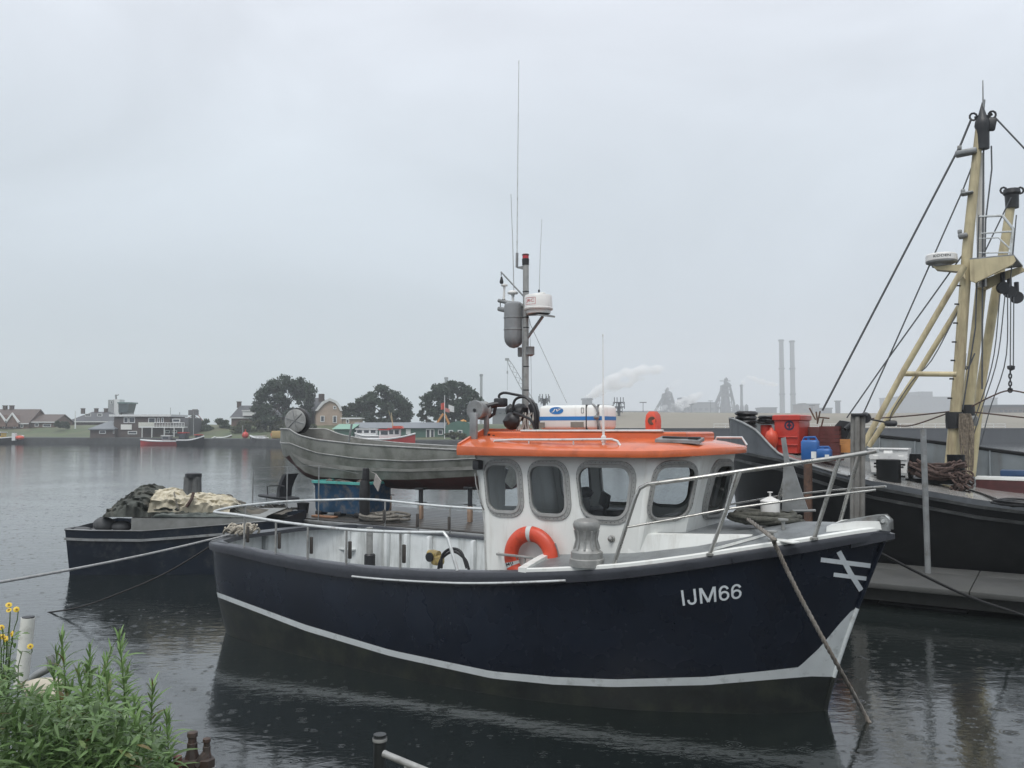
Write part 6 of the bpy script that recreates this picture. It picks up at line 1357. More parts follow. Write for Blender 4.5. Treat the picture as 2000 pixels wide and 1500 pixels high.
# gambrel house
Yg = 168
G = thing('gambrel_house', 'beige brick house end with a rounded white edged gambrel gable', 'house', loc=(W(642, 830, Yg).x, Yg + 5, 3))
gp_ = [(618, 840), (668, 840), (668, 803), (664, 794), (657, 785), (645, 780), (632, 786), (624, 795), (618, 803)]
b = MB(); b.prism([(W(x, y, Yg).x, Yg, max(1.5, W(x, y, Yg).z)) for x, y in gp_], (-3.0, 10, 0)); b.build('wall', brickb, G, 0)
b = MB(); e_ = [(670, 803), (666, 793), (659, 784), (645, 778), (630, 785), (622, 795), (616, 803)]
P0 = [Vector((W(x, y, Yg).x, Yg - .35, W(x, y, Yg).z)) for x, y in e_]; P1 = [p + Vector((-3.2, 10.6, 0)) for p in P0]; ce_ = Vector((W(643, 800, Yg).x, Yg, W(643, 800, Yg).z))
b.loft([P0, P1]); b.loft([[p + Vector((0, 0, -.3)) for p in P0], [p + Vector((0, 0, -.3)) for p in P1]]); b.build('roof', slate, G, 40)
b = MB(); b.loft([[p + Vector((0, -.06, .05)), p + (ce_ - p).normalized() * .5 + Vector((0, -.06, 0)), p + (ce_ - p).normalized() * .5 + Vector((0, .2, 0))] for p in P0]); b.build('gable_trim', trim, G, 0)
for w_ in ((651, 657, 793, 799), (650, 658, 812, 826), (626, 634, 812, 824)): win(*w_, Yg, G)
b = MB(); p = W(628, 777, Yg + 5); b.box((p.x, Yg + 5, p.z), (1.0, .9, 1.6)); b.build('chimney', brickd, G)
house('side_house', 'low slate roofed wing behind the gambrel house', 592, 622, 803, 779, 174, 8, brickd, slate, wins=((605, 612, 787, 798),), trimmed=False)
b = MB(); K = thing('flat_shed', 'low brick shed with a white flat roof below the trees', 'shed', loc=(W(686, 825, 158).x, 160, 3))
a0, a1, z0, z1 = wpx(668, 702, 840, 818, 158); b.box(((a0 + a1) / 2, 160, (1.5 + z1) / 2), (a1 - a0, 3, z1 - 1.5)); b.build('wall', brickb, K, 0); b = MB(); b.box(((a0 + a1) / 2, 160, z1 + .1), (a1 - a0 + .6, 3.6, .25)); b.build('roof', trim, K, 0)
win(676, 682, 819, 827, 158, K)
# green shed
Ys = 146
S = thing('green_shed', 'long green timber shed with a grey roof and white windows', 'shed', loc=(W(785, 850, Ys).x, Ys + 4, 1.2))
a0, a1, z0, z1 = wpx(690, 871, 865, 835, Ys); b = MB(); b.box(((a0 + a1) / 2, Ys + 4, (1.1 + z1) / 2), (a1 - a0, 8, z1 - 1.1)); b.build('wall', greenp, S, 0)
zr = W(780, 825, Ys + 4).z; b = MB(); b.prism([(a0 - .4, Ys - .5, z1 - .1), (a0 - .4, Ys + 4, zr), (a0 - .4, Ys + 8.5, z1 - .1)], (a1 - a0 + .2, 0, 0)); b.build('roof', roofg, S, 0)
c0_, c1_, d0, d1 = wpx(871, 925, 865, 833, Ys - 1.2); zt_ = W(890, 822, Ys).z; b = MB(); b.prism([(c0_, Ys - 1.2, 1.1), (c1_, Ys - 1.2, 1.1), (c1_, Ys - 1.2, d1), (lerp(c0_, c1_, .75), Ys - 1.2, lerp(d1, zt_, .8)), (lerp(c0_, c1_, .45), Ys - 1.2, zt_), (lerp(c0_, c1_, .2), Ys - 1.2, lerp(d1, zt_, .7)), (c0_, Ys - 1.2, d1)], (0, 8, 0)); b.build('gable_end', greenp, S, 0)
for w_ in ((855.5, 865, 839, 849), (876.5, 885, 840, 849), (894, 903, 840, 849)): win(*w_, Ys if w_[0] < 870 else Ys - 1.2, S)
for w_ in ((832, 840.5, 838, 862), (840.5, 848.5, 838, 862)): win(*w_, Ys, S, name='glazed_door')
a0, a1, z0, z1 = wpx(793, 802, 848, 838, Ys); b = MB(); b.box(((a0 + a1) / 2, Ys - .05, (z0 + z1) / 2), (a1 - a0, .1, z1 - z0)); b.build('notice_board', trim, S, 0)
b = MB(); K = thing('green_lean_to', 'small shed with a pale green roof left of the long green shed', 'shed', loc=(W(668, 845, 144).x, 146, 1.2)); a0, a1, z0, z1 = wpx(652, 688, 865, 837, 144); b.box(((a0 + a1) / 2, 146, (1.1 + z1) / 2), (a1 - a0, 4, z1 - 1.1)); b.build('wall', greenp, K, 0)
b = MB(); zr = W(670, 828, 144).z; b.prism([(a0 - .3, 143.6, z1 - .1), (a0 + .6, 145.5, zr), (a0 - .3, 148.4, z1)], (a1 - a0 + .4, 0, 0)); b.build('roof', greenr, K, 0)

# ---- boats along the far shore
def farboat(name, label, x0, x1, yw, yt, Y, hm_, bow='r', cabin=None, cm_=None, rm_=None, beam=2.6, sheer_=.5):
    a0, a1 = W(x0, yw, Y).x, W(x1, yw, Y).x; zt_ = W(x0, yt, Y).z; L_ = a1 - a0; B_ = thing(name, label, 'boat', loc=((a0 + a1) / 2, Y, 0))
    b = MB(); rows = []
    for k in range(13):
        t = k / 12; s_ = t if bow == 'r' else 1 - t; hb_ = beam / 2 * (1 - max(0, (s_ - .55) / .45) ** 2.2); zz = zt_ + sheer_ * max(0, s_ - .4) ** 2 * 2.5; x = a0 + L_ * t
        rows.append([Vector((x, Y - hb_, zz)), Vector((x - (.0), Y - hb_ * .9, zt_ * .4)), Vector((x, Y - hb_ * .5, -.3)), Vector((x, Y + hb_ * .5, -.3)), Vector((x, Y + hb_ * .9, zt_ * .4)), Vector((x, Y + hb_, zz))])
    b.loft(rows, True, True); b.build('hull', hm_, B_, 30)
    b = MB()
    for s_ in (0, 5): b.tube([r_[s_] + Vector((0, 0, .03)) for r_ in rows], .12, 5)
    b.build('gunwale', trim, B_)
    if cabin:
        for (cx0, cx1, cy0, cy1) in cabin:
            p, q = W(cx0, cy1, Y), W(cx1, cy0, Y); b = MB(); b.box(((p.x + q.x) / 2, Y, (p.z + q.z) / 2), (q.x - p.x, beam * .55, q.z - p.z), None, .08); cb = b.build('cabin', cm_ or trim, B_)
            b = MB(); b.box(((p.x + q.x) / 2, Y, q.z + .08), (q.x - p.x + .25, beam * .65, .16)); b.build('cabin_roof', rm_ or trim, cb)
            n = max(1, int((q.x - p.x) / .8))
            for k in range(n):
                b = MB(); x = lerp(p.x, q.x, (k + .5) / n); b.box((x, Y - beam * .275 - .01, lerp(p.z, q.z, .7)), ((q.x - p.x) / n * .7, .03, (q.z - p.z) * .4)); b.build('cabin_window', dglass, cb)
    return B_
redh = mat('hull red', (.42, .035, .03), .4, var=.12)
lb = farboat('lifeboat', 'red and white boat with an orange canopy moored before the green shed', 700, 811, 872, 858, 122, redh, 'r', [(742, 762, 840, 858), (760, 782, 838, 858)], trim, redh, 2.8, .9)
p, q = W(768, 838, 121.5), W(788, 832, 121.5); b = MB(); b.prism([(p.x, 120.6, p.z + .1), (q.x, 120.6, p.z + .1), (q.x - .25, 120.6, q.z), (p.x, 120.6, q.z)], (0, 2, 0)); b.build('canopy', orangep, lb)
b = MB(); b.tube([W(768, 838, 122), W(764, 806, 122)], [.10, .05], 6); b.tube([W(766, 826, 122), W(759, 802, 122)], .03, 4); b.build('mast', yellow, lb)
farboat('small_boat', 'white cabin boat left of the red and white boat', 693, 741, 872, 852, 128, trim, 'l', [(697, 737, 839, 852)], trim, trim, 2.4)
farboat('rigid_boat', 'long low red boat in front of the harbour club', 274, 352, 869, 862, 158, redh, 'l', [(318, 334, 852, 863)], mat('wheelhouse grey', (.18, .19, .2), .5), trim, 2.4, .3)
farboat('tug', 'small black tug with red upperworks beside the club', 350, 398, 870, 860, 154, blackhull, 'r', [(352, 366, 846, 861), (384, 392, 850, 861)], mat('tug dark', (.03, .035, .04), .5), redh, 3.0, .8)
farboat('workboat', 'dark workboat with a yellow cabin and an orange float by the brick houses', -40, 46, 868, 856, 170, blackhull, 'r', [(0, 8, 845, 858)], mat('cabin yellow', (.55, .36, .06), .5), trim, 3.0)
b = MB(); b.ico(W(39, 855, 169), (.85, .6, .45), .03, 2); tag(b.build('float', orangep, None, 60), 'orange float on the dark workboat by the brick houses', 'float')
b = MB(); p = W(28, 855, 169); b.box((p.x, 169, p.z + .2), (.7, .6, 1.5)); b.build('deck_locker', trim, bpy.data.objects['workboat.001'])
farboat('dinghy', 'white dinghy hauled out beside the red buoy', 402, 420, 862, 858, 160, trim, 'r', None, beam=1.5)
farboat('rowing_boat', 'dark rowing boat lying on the quay by the red buoy', 424, 452, 861, 855, 160, mat('dinghy maroon', (.08, .03, .03), .6), 'r', None, beam=1.5)
b = MB(); p = W(479, 861, 152); b.lathe([(.1, 0), (.55, .35), (.6, .8), (.35, 1.2), (.08, 1.3), (.08, 1.7), (0, 1.7)], (p.x, 152, 1.2), 12); tag(b.build('buoy', red, None, 60), 'red harbour buoy standing on the far quay', 'buoy')
farboat('covered_boat', 'low boat under a pale cover right of the red buoy', 488, 522, 864, 856, 150, mat('hull dark grey', (.06, .06, .065), .5), 'l', [(492, 518, 853, 857)], trim, trim, 1.8)
b = MB(); b.ico(W(535, 851, 151), (.7, .5, .8), .2, 1); tag(b.build('red_bundle', red, None, 0), 'red tarpaulin bundle on the far quay', 'bundle')
b = MB(); p = W(541, 859, 150); b.box((p.x, 151, 2.0), (2.2, 1.6, 1.3), None, .15); tag(b.build('yellow_skip', mat('skip ochre', (.36, .25, .09), .6)), 'ochre skip on the far quay beside the red bundle', 'skip')
# poles, flags, lamp posts
def post(label, x, y0, y1, Y, r_=.09, m=galv, name='lamp_post', head=False, zb=None, cat='post'):
    p, q = W(x, y1, Y), W(x, y0, Y); b = MB(); b.tube([(p.x, Y, zb if zb is not None else p.z), (q.x, Y, q.z)], [r_, r_ * .7], 6)
    if head: b.box((q.x + .3, Y, q.z), (1.0, .3, .15)); 
    return tag(b.build(name, m), label, cat)
post('white flagpole left of the dark terrace', 147, 803, 838, 190, .16, trim, 'flagpole', cat='pole', zb=3)
post('lamp post on the grass slope beside the tug', 378, 800, 858, 165, .10, galv, head=True, zb=1.2)
post('thin lamp post on the slope behind the red buoy', 474, 830, 860, 160, .09, galv, zb=1.2)
post('tall thin lamp post right of the club', 351, 805, 830, 190, .09, galv, zb=3)
post('thin mast rising behind the club roof', 333, 796, 815, 205, .08, galv, name='mast', cat='mast', zb=3)
FPo = post('white flagpole in front of the green shed', 868.5, 772, 862, 140, .08, trim, 'flagpole', cat='pole', zb=1.2)
for (lab, x0, y0, x1, y1, m) in (('orange flag blowing on the flagpole by the shed', 868, 786, 861, 799, orangep), ('white flag blowing on the flagpole by the shed', 876, 790, 887, 803, trim), ('faded red flag drooping between the other two flags', 869, 796, 878, 804, mat('flag pink', (.5, .2, .17), .7))):
    b = MB(); p, q = W(x0, y0, 140), W(x1, y1, 140); rows = []
    for k in range(7):
        t = k / 6; x = lerp(p.x, q.x, t); dy_ = .12 * math.sin(t * 7); sl = -.35 * t * abs(q.x - p.x); rows.append([Vector((x, 140 + dy_, p.z + sl)), Vector((x, 140.02 + dy_, q.z + sl * .6))])
    b.loft(rows); tag(b.build('flag', m, None, 60), lab, 'flag')
AF = thing('hoist_frame', 'orange A-frame boat hoist behind the green shed', 'hoist', loc=(W(866, 835, 156).x, 156, 1.2))
for xa, ya, xb, yb in ((866, 808, 853, 828), (868, 808, 877, 828)):
    b = MB(); b.tube([W(xa, ya, 156), W(xb, yb, 156), (W(xb, yb, 156).x, 156, 1.2)], .22, 6); b.build('leg', mat('hoist orange', (.50, .22, .05), .5), AF)
farb = mat('wind vane orange', (.52, .24, .05), .5)
b = MB(); b.ico(W(905, 823, 150), (.7, .5, .35), .15, 1); b.tube([W(905, 826, 150), (W(905, 826, 150).x, 150, 1.2)], .12, 6); tag(b.build('orange_beacon', farb, None, 0), 'orange beacon on a post at the shed corner', 'beacon')
CRn = thing('slewing_crane', 'faint red lattice crane behind the club', 'crane', loc=(W(378, 830, 260).x, 260, 4))
cr = mat('crane dull red', (.25, .10, .09), .6)
b = MB(); b.tube([W(377, 832, 260), W(378, 804, 260)], .6, 6); b.box(W(378, 806, 260), (2.5, 2, 1.6)); b.build('tower', mat('crane dark', (.09, .08, .09), .6), CRn)
for pts in ([(360, 826), (368, 816), (378, 812)], [(378, 808), (388, 812), (400, 826)], [(378, 812), (392, 820), (400, 827)], [(362, 824), (378, 820), (398, 826)]):
    b = MB(); b.tube([W(x, y, 260) for x, y in pts], .12, 5); b.build('jib', cr, CRn)

# ---- trees and bushes
def rnd_dir(rn):
    while True:
        v = Vector((rn.uniform(-1, 1), rn.uniform(-1, 1), rn.uniform(-1, 1)))
        if .1 < v.length < 1: return v.normalized()
def leafcloud(rn, blobs, n, size, flat=.6):
    vs = []; fs = []
    tot = sum(b_[1] ** 2 for b_ in blobs)
    for c_, r_ in blobs:
        for _ in range(int(n * r_ ** 2 / tot)):
            d = rnd_dir(rn); p = Vector(c_) + Vector((d.x, d.y, d.z * flat)) * r_ * (rn.random() ** .35) * (1.0 if rn.random() < .8 else 1.3)
            a_ = rnd_dir(rn); a_.z = a_.z * .6; a_.normalize(); q = a_.orthogonal().normalized(); q.rotate(Matrix.Rotation(rn.uniform(0, 6.28), 3, a_)); r2 = a_.cross(q); s_ = size * rn.uniform(.6, 1.3); o = len(vs)
            vs += [p + q * s_, p + r2 * s_ * .55, p - q * s_, p - r2 * s_ * .55]; fs.append((o, o + 1, o + 2, o + 3))
    b = MB(); b.v = vs; b.f = fs; return b
bark = mat('bark', (.05, .042, .035), .9, var=.3, scale=3)
def tree(label, prof, Y, seed, leaf, zb=3.6, n=7000, size=.27, name='tree', nb=90, group=None, trunk=True, xt=None):
    """prof: list of (x_px, y_top_px, y_bottom_px) for the crown"""
    rn = random.Random(seed); xs = [p[0] for p in prof]; xc = xt or (xs[0] + xs[-1]) / 2; base = Vector((W(xc, 830, Y).x, Y, zb))
    T = thing(name, label, 'tree' if trunk else 'bush', loc=base, group=group); blobs = []
    wid = (W(xs[-1], 800, Y).x - W(xs[0], 800, Y).x)
    for k in range(nb):
        x = rn.uniform(xs[0], xs[-1]); yt = float(np.interp(x, xs, [p[1] for p in prof])); yb = float(np.interp(x, xs, [p[2] for p in prof]))
        r_ = wid * rn.uniform(.06, .13); y = lerp(yt, yb, rn.random() ** 1.3); p = W(x, y, Y); e_ = math.sin(math.pi * (x - xs[0]) / (xs[-1] - xs[0]))
        zt_ = W(x, yt, Y).z - r_ * .55; zbm = W(x, yb, Y).z + r_ * .4
        blobs.append((Vector((p.x, Y + rn.uniform(-.32, .32) * wid * max(.25, e_), min(max(p.z, zbm), zt_))), r_))
    if trunk:
        b = MB(); top = base + Vector((0, 0, (max(c_.z for c_, r_ in blobs) - zb) * .62)); tr_ = wid * .035 + .08
        b.tube([base - Vector((0, 0, .6)), base.lerp(top, .4) + Vector((rn.uniform(-.2, .2), 0, 0)), top], [tr_ * 1.2, tr_ * .85, tr_ * .4], 8)
        for c_, r_ in rn.sample(blobs, min(14, nb)):
            s_ = base.lerp(top, rn.uniform(.35, .9)); b.tube([s_, s_.lerp(c_, .5) + Vector((0, 0, .3)), c_], [tr_ * .4, tr_ * .25, .04], 5)
        b.build('trunk', bark, T, 60)
    lb_ = leafcloud(rn, blobs, int(n * 1.6), size); lb_.build('crown', leaf, T, 0); return T
lf1 = leafmat('leaf dark', (.045, .070, .042), .5); lf2 = leafmat('leaf mid', (.055, .080, .042), .5); lf3 = leafmat('leaf olive', (.075, .085, .038), .45)
tree('big dense tree beside the slate roofed villa', [(499, 790, 822), (512, 762, 828), (530, 745, 830), (552, 735, 830), (578, 733, 828), (598, 740, 815), (607, 760, 795)], 172, 1, lf1, n=9500, nb=130)
tree('leafy tree with a pointed top between the two houses and the shed', [(712, 785, 828), (722, 765, 830), (742, 752, 830), (760, 757, 832), (778, 770, 832), (800, 790, 828)], 170, 2, lf1, n=8500, nb=110)
tree('rounded tree left of the pointed one', [(668, 800, 826), (682, 786, 830), (700, 778, 830), (718, 776, 830), (732, 785, 828)], 176, 3, lf2, n=6000)
tree('spreading tree behind the right end of the green shed', [(833, 775, 792), (845, 757, 815), (868, 747, 826), (895, 744, 828), (918, 756, 822), (935, 780, 806)], 160, 4, lf1, n=9000, nb=110, xt=886)
tree('small bushy tree left of the spreading tree', [(818, 805, 830), (832, 795, 832), (846, 800, 830)], 164, 5, lf2, n=2500, nb=18)
for k, (pf, Y, lf, lab) in enumerate((([(378, 826, 842), (400, 820, 845), (430, 818, 845), (455, 822, 845)], 178, lf2, 'dark hedge on the slope between the club and the villa'), ([(455, 822, 846), (490, 822, 850), (520, 820, 850), (560, 823, 852)], 170, lf3, 'olive hedge below the villa'), ([(108, 824, 834), (120, 822, 834), (134, 828, 836)], 190, lf2, 'small bush between the brick house and the terrace'), ([(240, 843, 860), (262, 840, 860), (292, 845, 860)], 172, lf3, 'olive bushes at the foot of the club'), ([(870, 848, 872), (890, 845, 872), (915, 850, 872)], 136, lf3, 'olive shrub at the right end of the green shed'), ([(560, 832, 858), (590, 828, 858), (618, 830, 858)], 160, lf3, 'scrub on the bank below the gambrel house'))):
    tree(lab, pf, Y, 20 + k, lf, zb=2.5, n=2600, size=.26, name='bush', nb=26, trunk=False)

# ---- far industry across the dunes
ind = mat('works grey', (.045, .05, .06), .7, var=.2, scale=.02); indl = mat('works pale', (.12, .125, .13), .7, var=.15, scale=.02); indb = mat('works brown', (.12, .095, .085), .8, var=.2, scale=.03)
def stack(name, label, x0, x1, y0, Y, m, wid_top=.85, bands=(), yb=812):
    a0, a1, z_, zt_ = wpx(x0, x1, y0, y0, Y); cx_ = (a0 + a1) / 2; r_ = (a1 - a0) / 2; S_ = thing(name, label, 'chimney', loc=(cx_, Y, 6))
    b = MB(); b.lathe([(r_, 0), (r_ * wid_top, zt_ - 6), (r_ * wid_top * .8, zt_ - 6)], (cx_, Y, 6), 14); b.build('shaft', m, S_, 60)
    for y in bands + (y0 + 2,):
        z = W(x0, y, Y).z; b = MB(); b.lathe([(r_ * 1.0, -1), (r_ * 1.12, -.6), (r_ * 1.12, .8), (r_ * .9, 1)], (cx_, Y, z), 14); b.build('gallery', ind, S_)
    return S_
stack('power_station_chimney', 'left one of the two tall twin chimneys', 1520.5, 1531, 663, 1100, indl, .8, (720, 770)); stack('power_station_chimney', 'right one of the two tall twin chimneys', 1541.5, 1552, 665, 1100, indl, .8, (720, 770))
stack('steelworks_chimney', 'slim dark chimney beside the steelworks furnaces', 1445, 1451, 751, 1050, ind, .8); stack('far_chimney', 'pale chimney right of the spreading tree', 937, 943, 731, 700, indl, .8, yb=800); stack('far_chimney', 'pale chimney showing above the spreading tree', 868, 875, 737, 750, indl, .85)
stack('quench_tower', 'broad grey tower under the big steam plume', 1136, 1157, 778, 900, ind, .95)
def furnace(label, cx_, yt, w, Y, seed):
    rn = random.Random(seed); p = W(cx_, 812, Y); k = Y / F; T = thing('blast_furnace', label, 'industrial plant', loc=(p.x, Y, 6)); zt_ = W(cx_, yt, Y).z; h = zt_ - 6; r_ = w * k / 2
    b = MB(); b.lathe([(r_ * .5, 0), (r_ * .5, h * .22), (r_ * .58, h * .34), (r_ * .42, h * .60), (r_ * .26, h * .74), (r_ * .24, h * .86), (r_ * .14, h * .90), (r_ * .14, h)], (p.x, Y, 6), 10); b.build('furnace_stack', ind, T, 0)
    b = MB()
    for sx in (-1, 1):
        for sy in (-1, 1): b.tube([(p.x + sx * r_ * .72, Y + sy * r_ * .6, 6), (p.x + sx * r_ * .34, Y + sy * r_ * .3, 6 + h * .9)], r_ * .055, 4)
    for k in range(5):
        f0, f1 = k * .18, (k + 1) * .18
        for sy in (-1, 1): b.tube([(p.x - r_ * lerp(.72, .34, f0), Y + sy * r_ * .5, 6 + h * f0), (p.x + r_ * lerp(.72, .34, f1), Y + sy * r_ * .5, 6 + h * f1)], r_ * .035, 4)
    b.build('frame', ind, T, 0)
    for z, w_, dx in ((.26, 1.7, .1), (.40, 1.25, -.1), (.66, .95, .12), (.80, .7, -.05), (.89, .8, .08)): b = MB(); b.box((p.x + dx * r_, Y, 6 + h * z), (r_ * w_, r_ * 1.2, h * .022)); b.box((p.x + dx * r_ + r_ * w_ * .2, Y, 6 + h * (z + .03)), (r_ * w_ * .3, r_ * .5, h * .05)); b.build('platform', ind, T, 0)
    b = MB(); b.tube([(p.x + r_ * .1, Y, 6 + h * .97), (p.x + r_ * .42, Y, 6 + h * .93), (p.x + r_ * .85, Y, 6 + h * .5), (p.x + r_ * .9, Y, 6 + h * .1)], r_ * .11, 6); b.build('downcomer', ind, T)
    b = MB(); b.prism([(p.x - r_ * 1.9, Y - 3, 6 + h * .05), (p.x - r_ * 1.65, Y - 3, 6 + h * .05), (p.x - r_ * .05, Y - 3, 6 + h * .9), (p.x - r_ * .2, Y - 3, 6 + h * .92)], (0, 6, 0)); b.build('skip_bridge', ind, T, 0)
    for k in range(3): b = MB(); b.lathe([(r_ * .2, 0), (r_ * .2, h * .40), (r_ * .16, h * .45), (0, h * .48)], (p.x + r_ * (1.15 + k * .45), Y, 6), 10); b.build('hot_stove', ind, T, 50)
    b = MB(); b.box((p.x, Y, zt_), (r_ * (1.0 if seed == 2 else .4), r_ * .3, h * .014)); b.tube([(p.x + r_ * .1, Y, zt_), (p.x + r_ * .12, Y, zt_ + h * .08)], .8, 5); b.box((p.x + r_ * .1, Y, zt_ + h * .03), (r_ * .3, r_ * .3, h * .05)); b.build('top_gear', ind, T, 0)
    for dx, hh, ww in ((-.9, .22, .5), (1.1, .35, .35), (1.35, .2, .4)): b = MB(); b.box((p.x + dx * r_, Y, 6 + h * hh / 2), (r_ * ww, r_, h * hh)); b.build('annex', ind, T, 0)
furnace('dark leaning blast furnace half wrapped in steam', 1302, 762, 40, 1000, 1); furnace('tall dark blast furnace with a bent pipe', 1417, 744, 40, 1000, 2)
def block(label, x0, x1, y0, Y, m, name='works_hall', dep=30, extra=()):
    a0, a1, z_, zt_ = wpx(x0, x1, y0, y0, Y); B_ = thing(name, label, 'building', loc=((a0 + a1) / 2, Y + dep / 2, 6)); b = MB(); b.box(((a0 + a1) / 2, Y + dep / 2, (4 + zt_) / 2), (a1 - a0, dep, zt_ - 4)); b.build('hall', m, B_, 0)
    b = MB(); b.box(((a0 + a1) / 2, Y + dep / 2, zt_ + .4), (a1 - a0 + 1.5, dep + 1.5, 1.0)); b.build('roof', ind, B_, 0)
    for (c, d, e_) in extra: q0, q1, z1_, z2_ = wpx(c, d, e_, e_, Y); b = MB(); b.box(((q0 + q1) / 2, Y + dep / 2, (zt_ + z2_) / 2), (q1 - q0, dep * .6, z2_ - zt_)); b.build('roof_house', m, B_, 0)
    n = max(2, int((x1 - x0) / 9))
    for k in range(n):
        x = lerp(a0, a1, (k + .5) / n); b = MB(); b.box((x, Y - .3, lerp(6, zt_, .72)), ((a1 - a0) / n * .55, .5, (zt_ - 6) * .12)); b.build('window_band', dglass, B_, 0)
block('low dark works hall between the two furnaces', 1318, 1402, 790, 1010, ind, extra=((1330, 1350, 776), (1352, 1358, 772)))
block('pale sloped works hall right of the low dark one', 1352, 1396, 787, 990, indl)
block('round topped works shed left of the twin chimneys', 1491, 1517, 797, 950, ind); block('grey brown works hall right of the twin chimneys', 1567, 1600, 790, 900, indb, extra=((1572, 1578, 787),)); block('lower grey works hall beside the brown one', 1598, 1625, 798, 920, ind)
block('small square tower on the dune horizon', 1634.5, 1641, 784, 880, ind, name='works_tower', dep=5); block('huge grey rolling mill behind the yellow mast', 1755, 1925, 776, 1150, ind, extra=((1780, 1828, 772), (1803, 1830, 764)), dep=60)
block('pale brown hall on the dune crest at the far right', 1950, 2080, 794, 420, indb, dep=20); block('long low conveyor hall behind the antenna masts', 1196, 1300, 804, 950, ind, dep=12); block('grey silo block right of the yellow mast', 1920, 1948, 778, 1100, ind)
block('pale harbour shed behind the hauler drum', 962, 992, 802, 330, indl, dep=12)
# lattice crane behind the mast
LC = thing('lattice_crane', 'grey lattice crane boom leaning behind the boat mast', 'crane', loc=(W(1040, 800, 420).x, 420, 5))
lc_m = mat('crane grey', (.19, .20, .20), .6)
A_, B_ = W(992, 703, 420), W(1046, 800, 420); dirv = (B_ - A_).normalized(); sd_ = Vector((0, 0, 1)).cross(dirv).normalized(); sw = dirv.cross(Vector((0, 1, 0))).normalized()
b = MB()
for o1 in (-1, 1):
    b.tube([A_ + sw * o1 * .5, A_.lerp(B_, .15) + sw * o1 * 1.0, B_ + sw * o1 * 1.4], .16, 4)
for k in range(18):
    t0, t1 = k / 18, (k + 1) / 18; s0 = 1 if k % 2 else -1; b.tube([A_.lerp(B_, t0) + sw * s0 * lerp(.7, 1.4, t0), A_.lerp(B_, t1) - sw * s0 * lerp(.7, 1.4, t1)], .09, 4)
b.build('boom', lc_m, LC); b = MB(); b.box(A_ + Vector((-.4, 0, .3)), (2.0, 1, 1.2)); b.build('boom_head', lc_m, LC)
b = MB(); b.tube([A_ + Vector((-.2, 0, 0)), W(991, 725, 420), W(991, 762, 420)], .08, 4); b.box(W(991, 727, 420), (.7, .5, 1.4)); b.build('hoist_line', lc_m, LC)
b = MB(); b.box(Vector((B_.x, 420, 8)), (6, 5, 6)); b.build('cab', lc_m, LC)
def radiomast(label, x, y0, y1, Y):
    p, q = W(x, y1, Y), W(x, y0, Y); M_ = thing('antenna_mast', label, 'mast', loc=(p.x, Y, p.z - 2)); b = MB(); b.tube([(p.x, Y, p.z - 2), (q.x, Y, q.z)], [.45, .3], 8); b.build('shaft', ind, M_)
    b = MB(); h = q.z - p.z
    for f, w_ in ((.98, 2.4), (.8, 3.0), (.62, 1.8)):
        z = p.z + h * f; b.box((p.x, Y, z), (w_, .8, .25))
        for s_ in (-1, -.4, .4, 1): b.tube([(p.x + s_ * w_ / 2, Y, z - .5), (p.x + s_ * w_ / 2, Y, z + 1.4)], .10, 4)
    b.build('aerial_frame', ind, M_)
radiomast('dark antenna mast just behind the white cooler box', 1063, 779, 800, 235); radiomast('dark antenna mast on the dune left of the lamp posts', 1209, 785, 834, 230)
for k, (x, y0) in enumerate(((1256, 786), (1350, 790), (1388, 783), (1586, 792))):
    Y = (420, 600, 640, 500)[k]; b = MB(); p, q = W(x, 826, Y), W(x, y0, Y); b.tube([(p.x, Y, 5), (q.x, Y, q.z)], [.22, .15], 5); b.box((q.x, Y, q.z), (3.4, .5, .4)); tag(b.build('floodlight_mast', ind), ('twin headed lamp mast right of the antenna mast on the dune', 'lamp mast in front of the low dark works hall', 'lamp mast just left of the tall furnace', 'thin lamp mast by the brown works hall')[k], 'lamp post')
# fence and shrubs along the quay
FN = thing('quay_fence', 'white post and rail fence along the top of the harbour wall', 'fence', loc=(75, 189, 3.1))
for k in range(26):
    x = 45 + k * 2.6; b = MB(); b.tube([(x, 188.6, 3.05), (x, 188.6, 4.1)], .06, 5); b.build('fence_post', trim, FN)
for z in (3.5, 4.05):
    b = MB(); b.tube([(45, 188.6, z), (110, 188.6, z)], .05, 5); b.build('fence_rail', trim, FN)
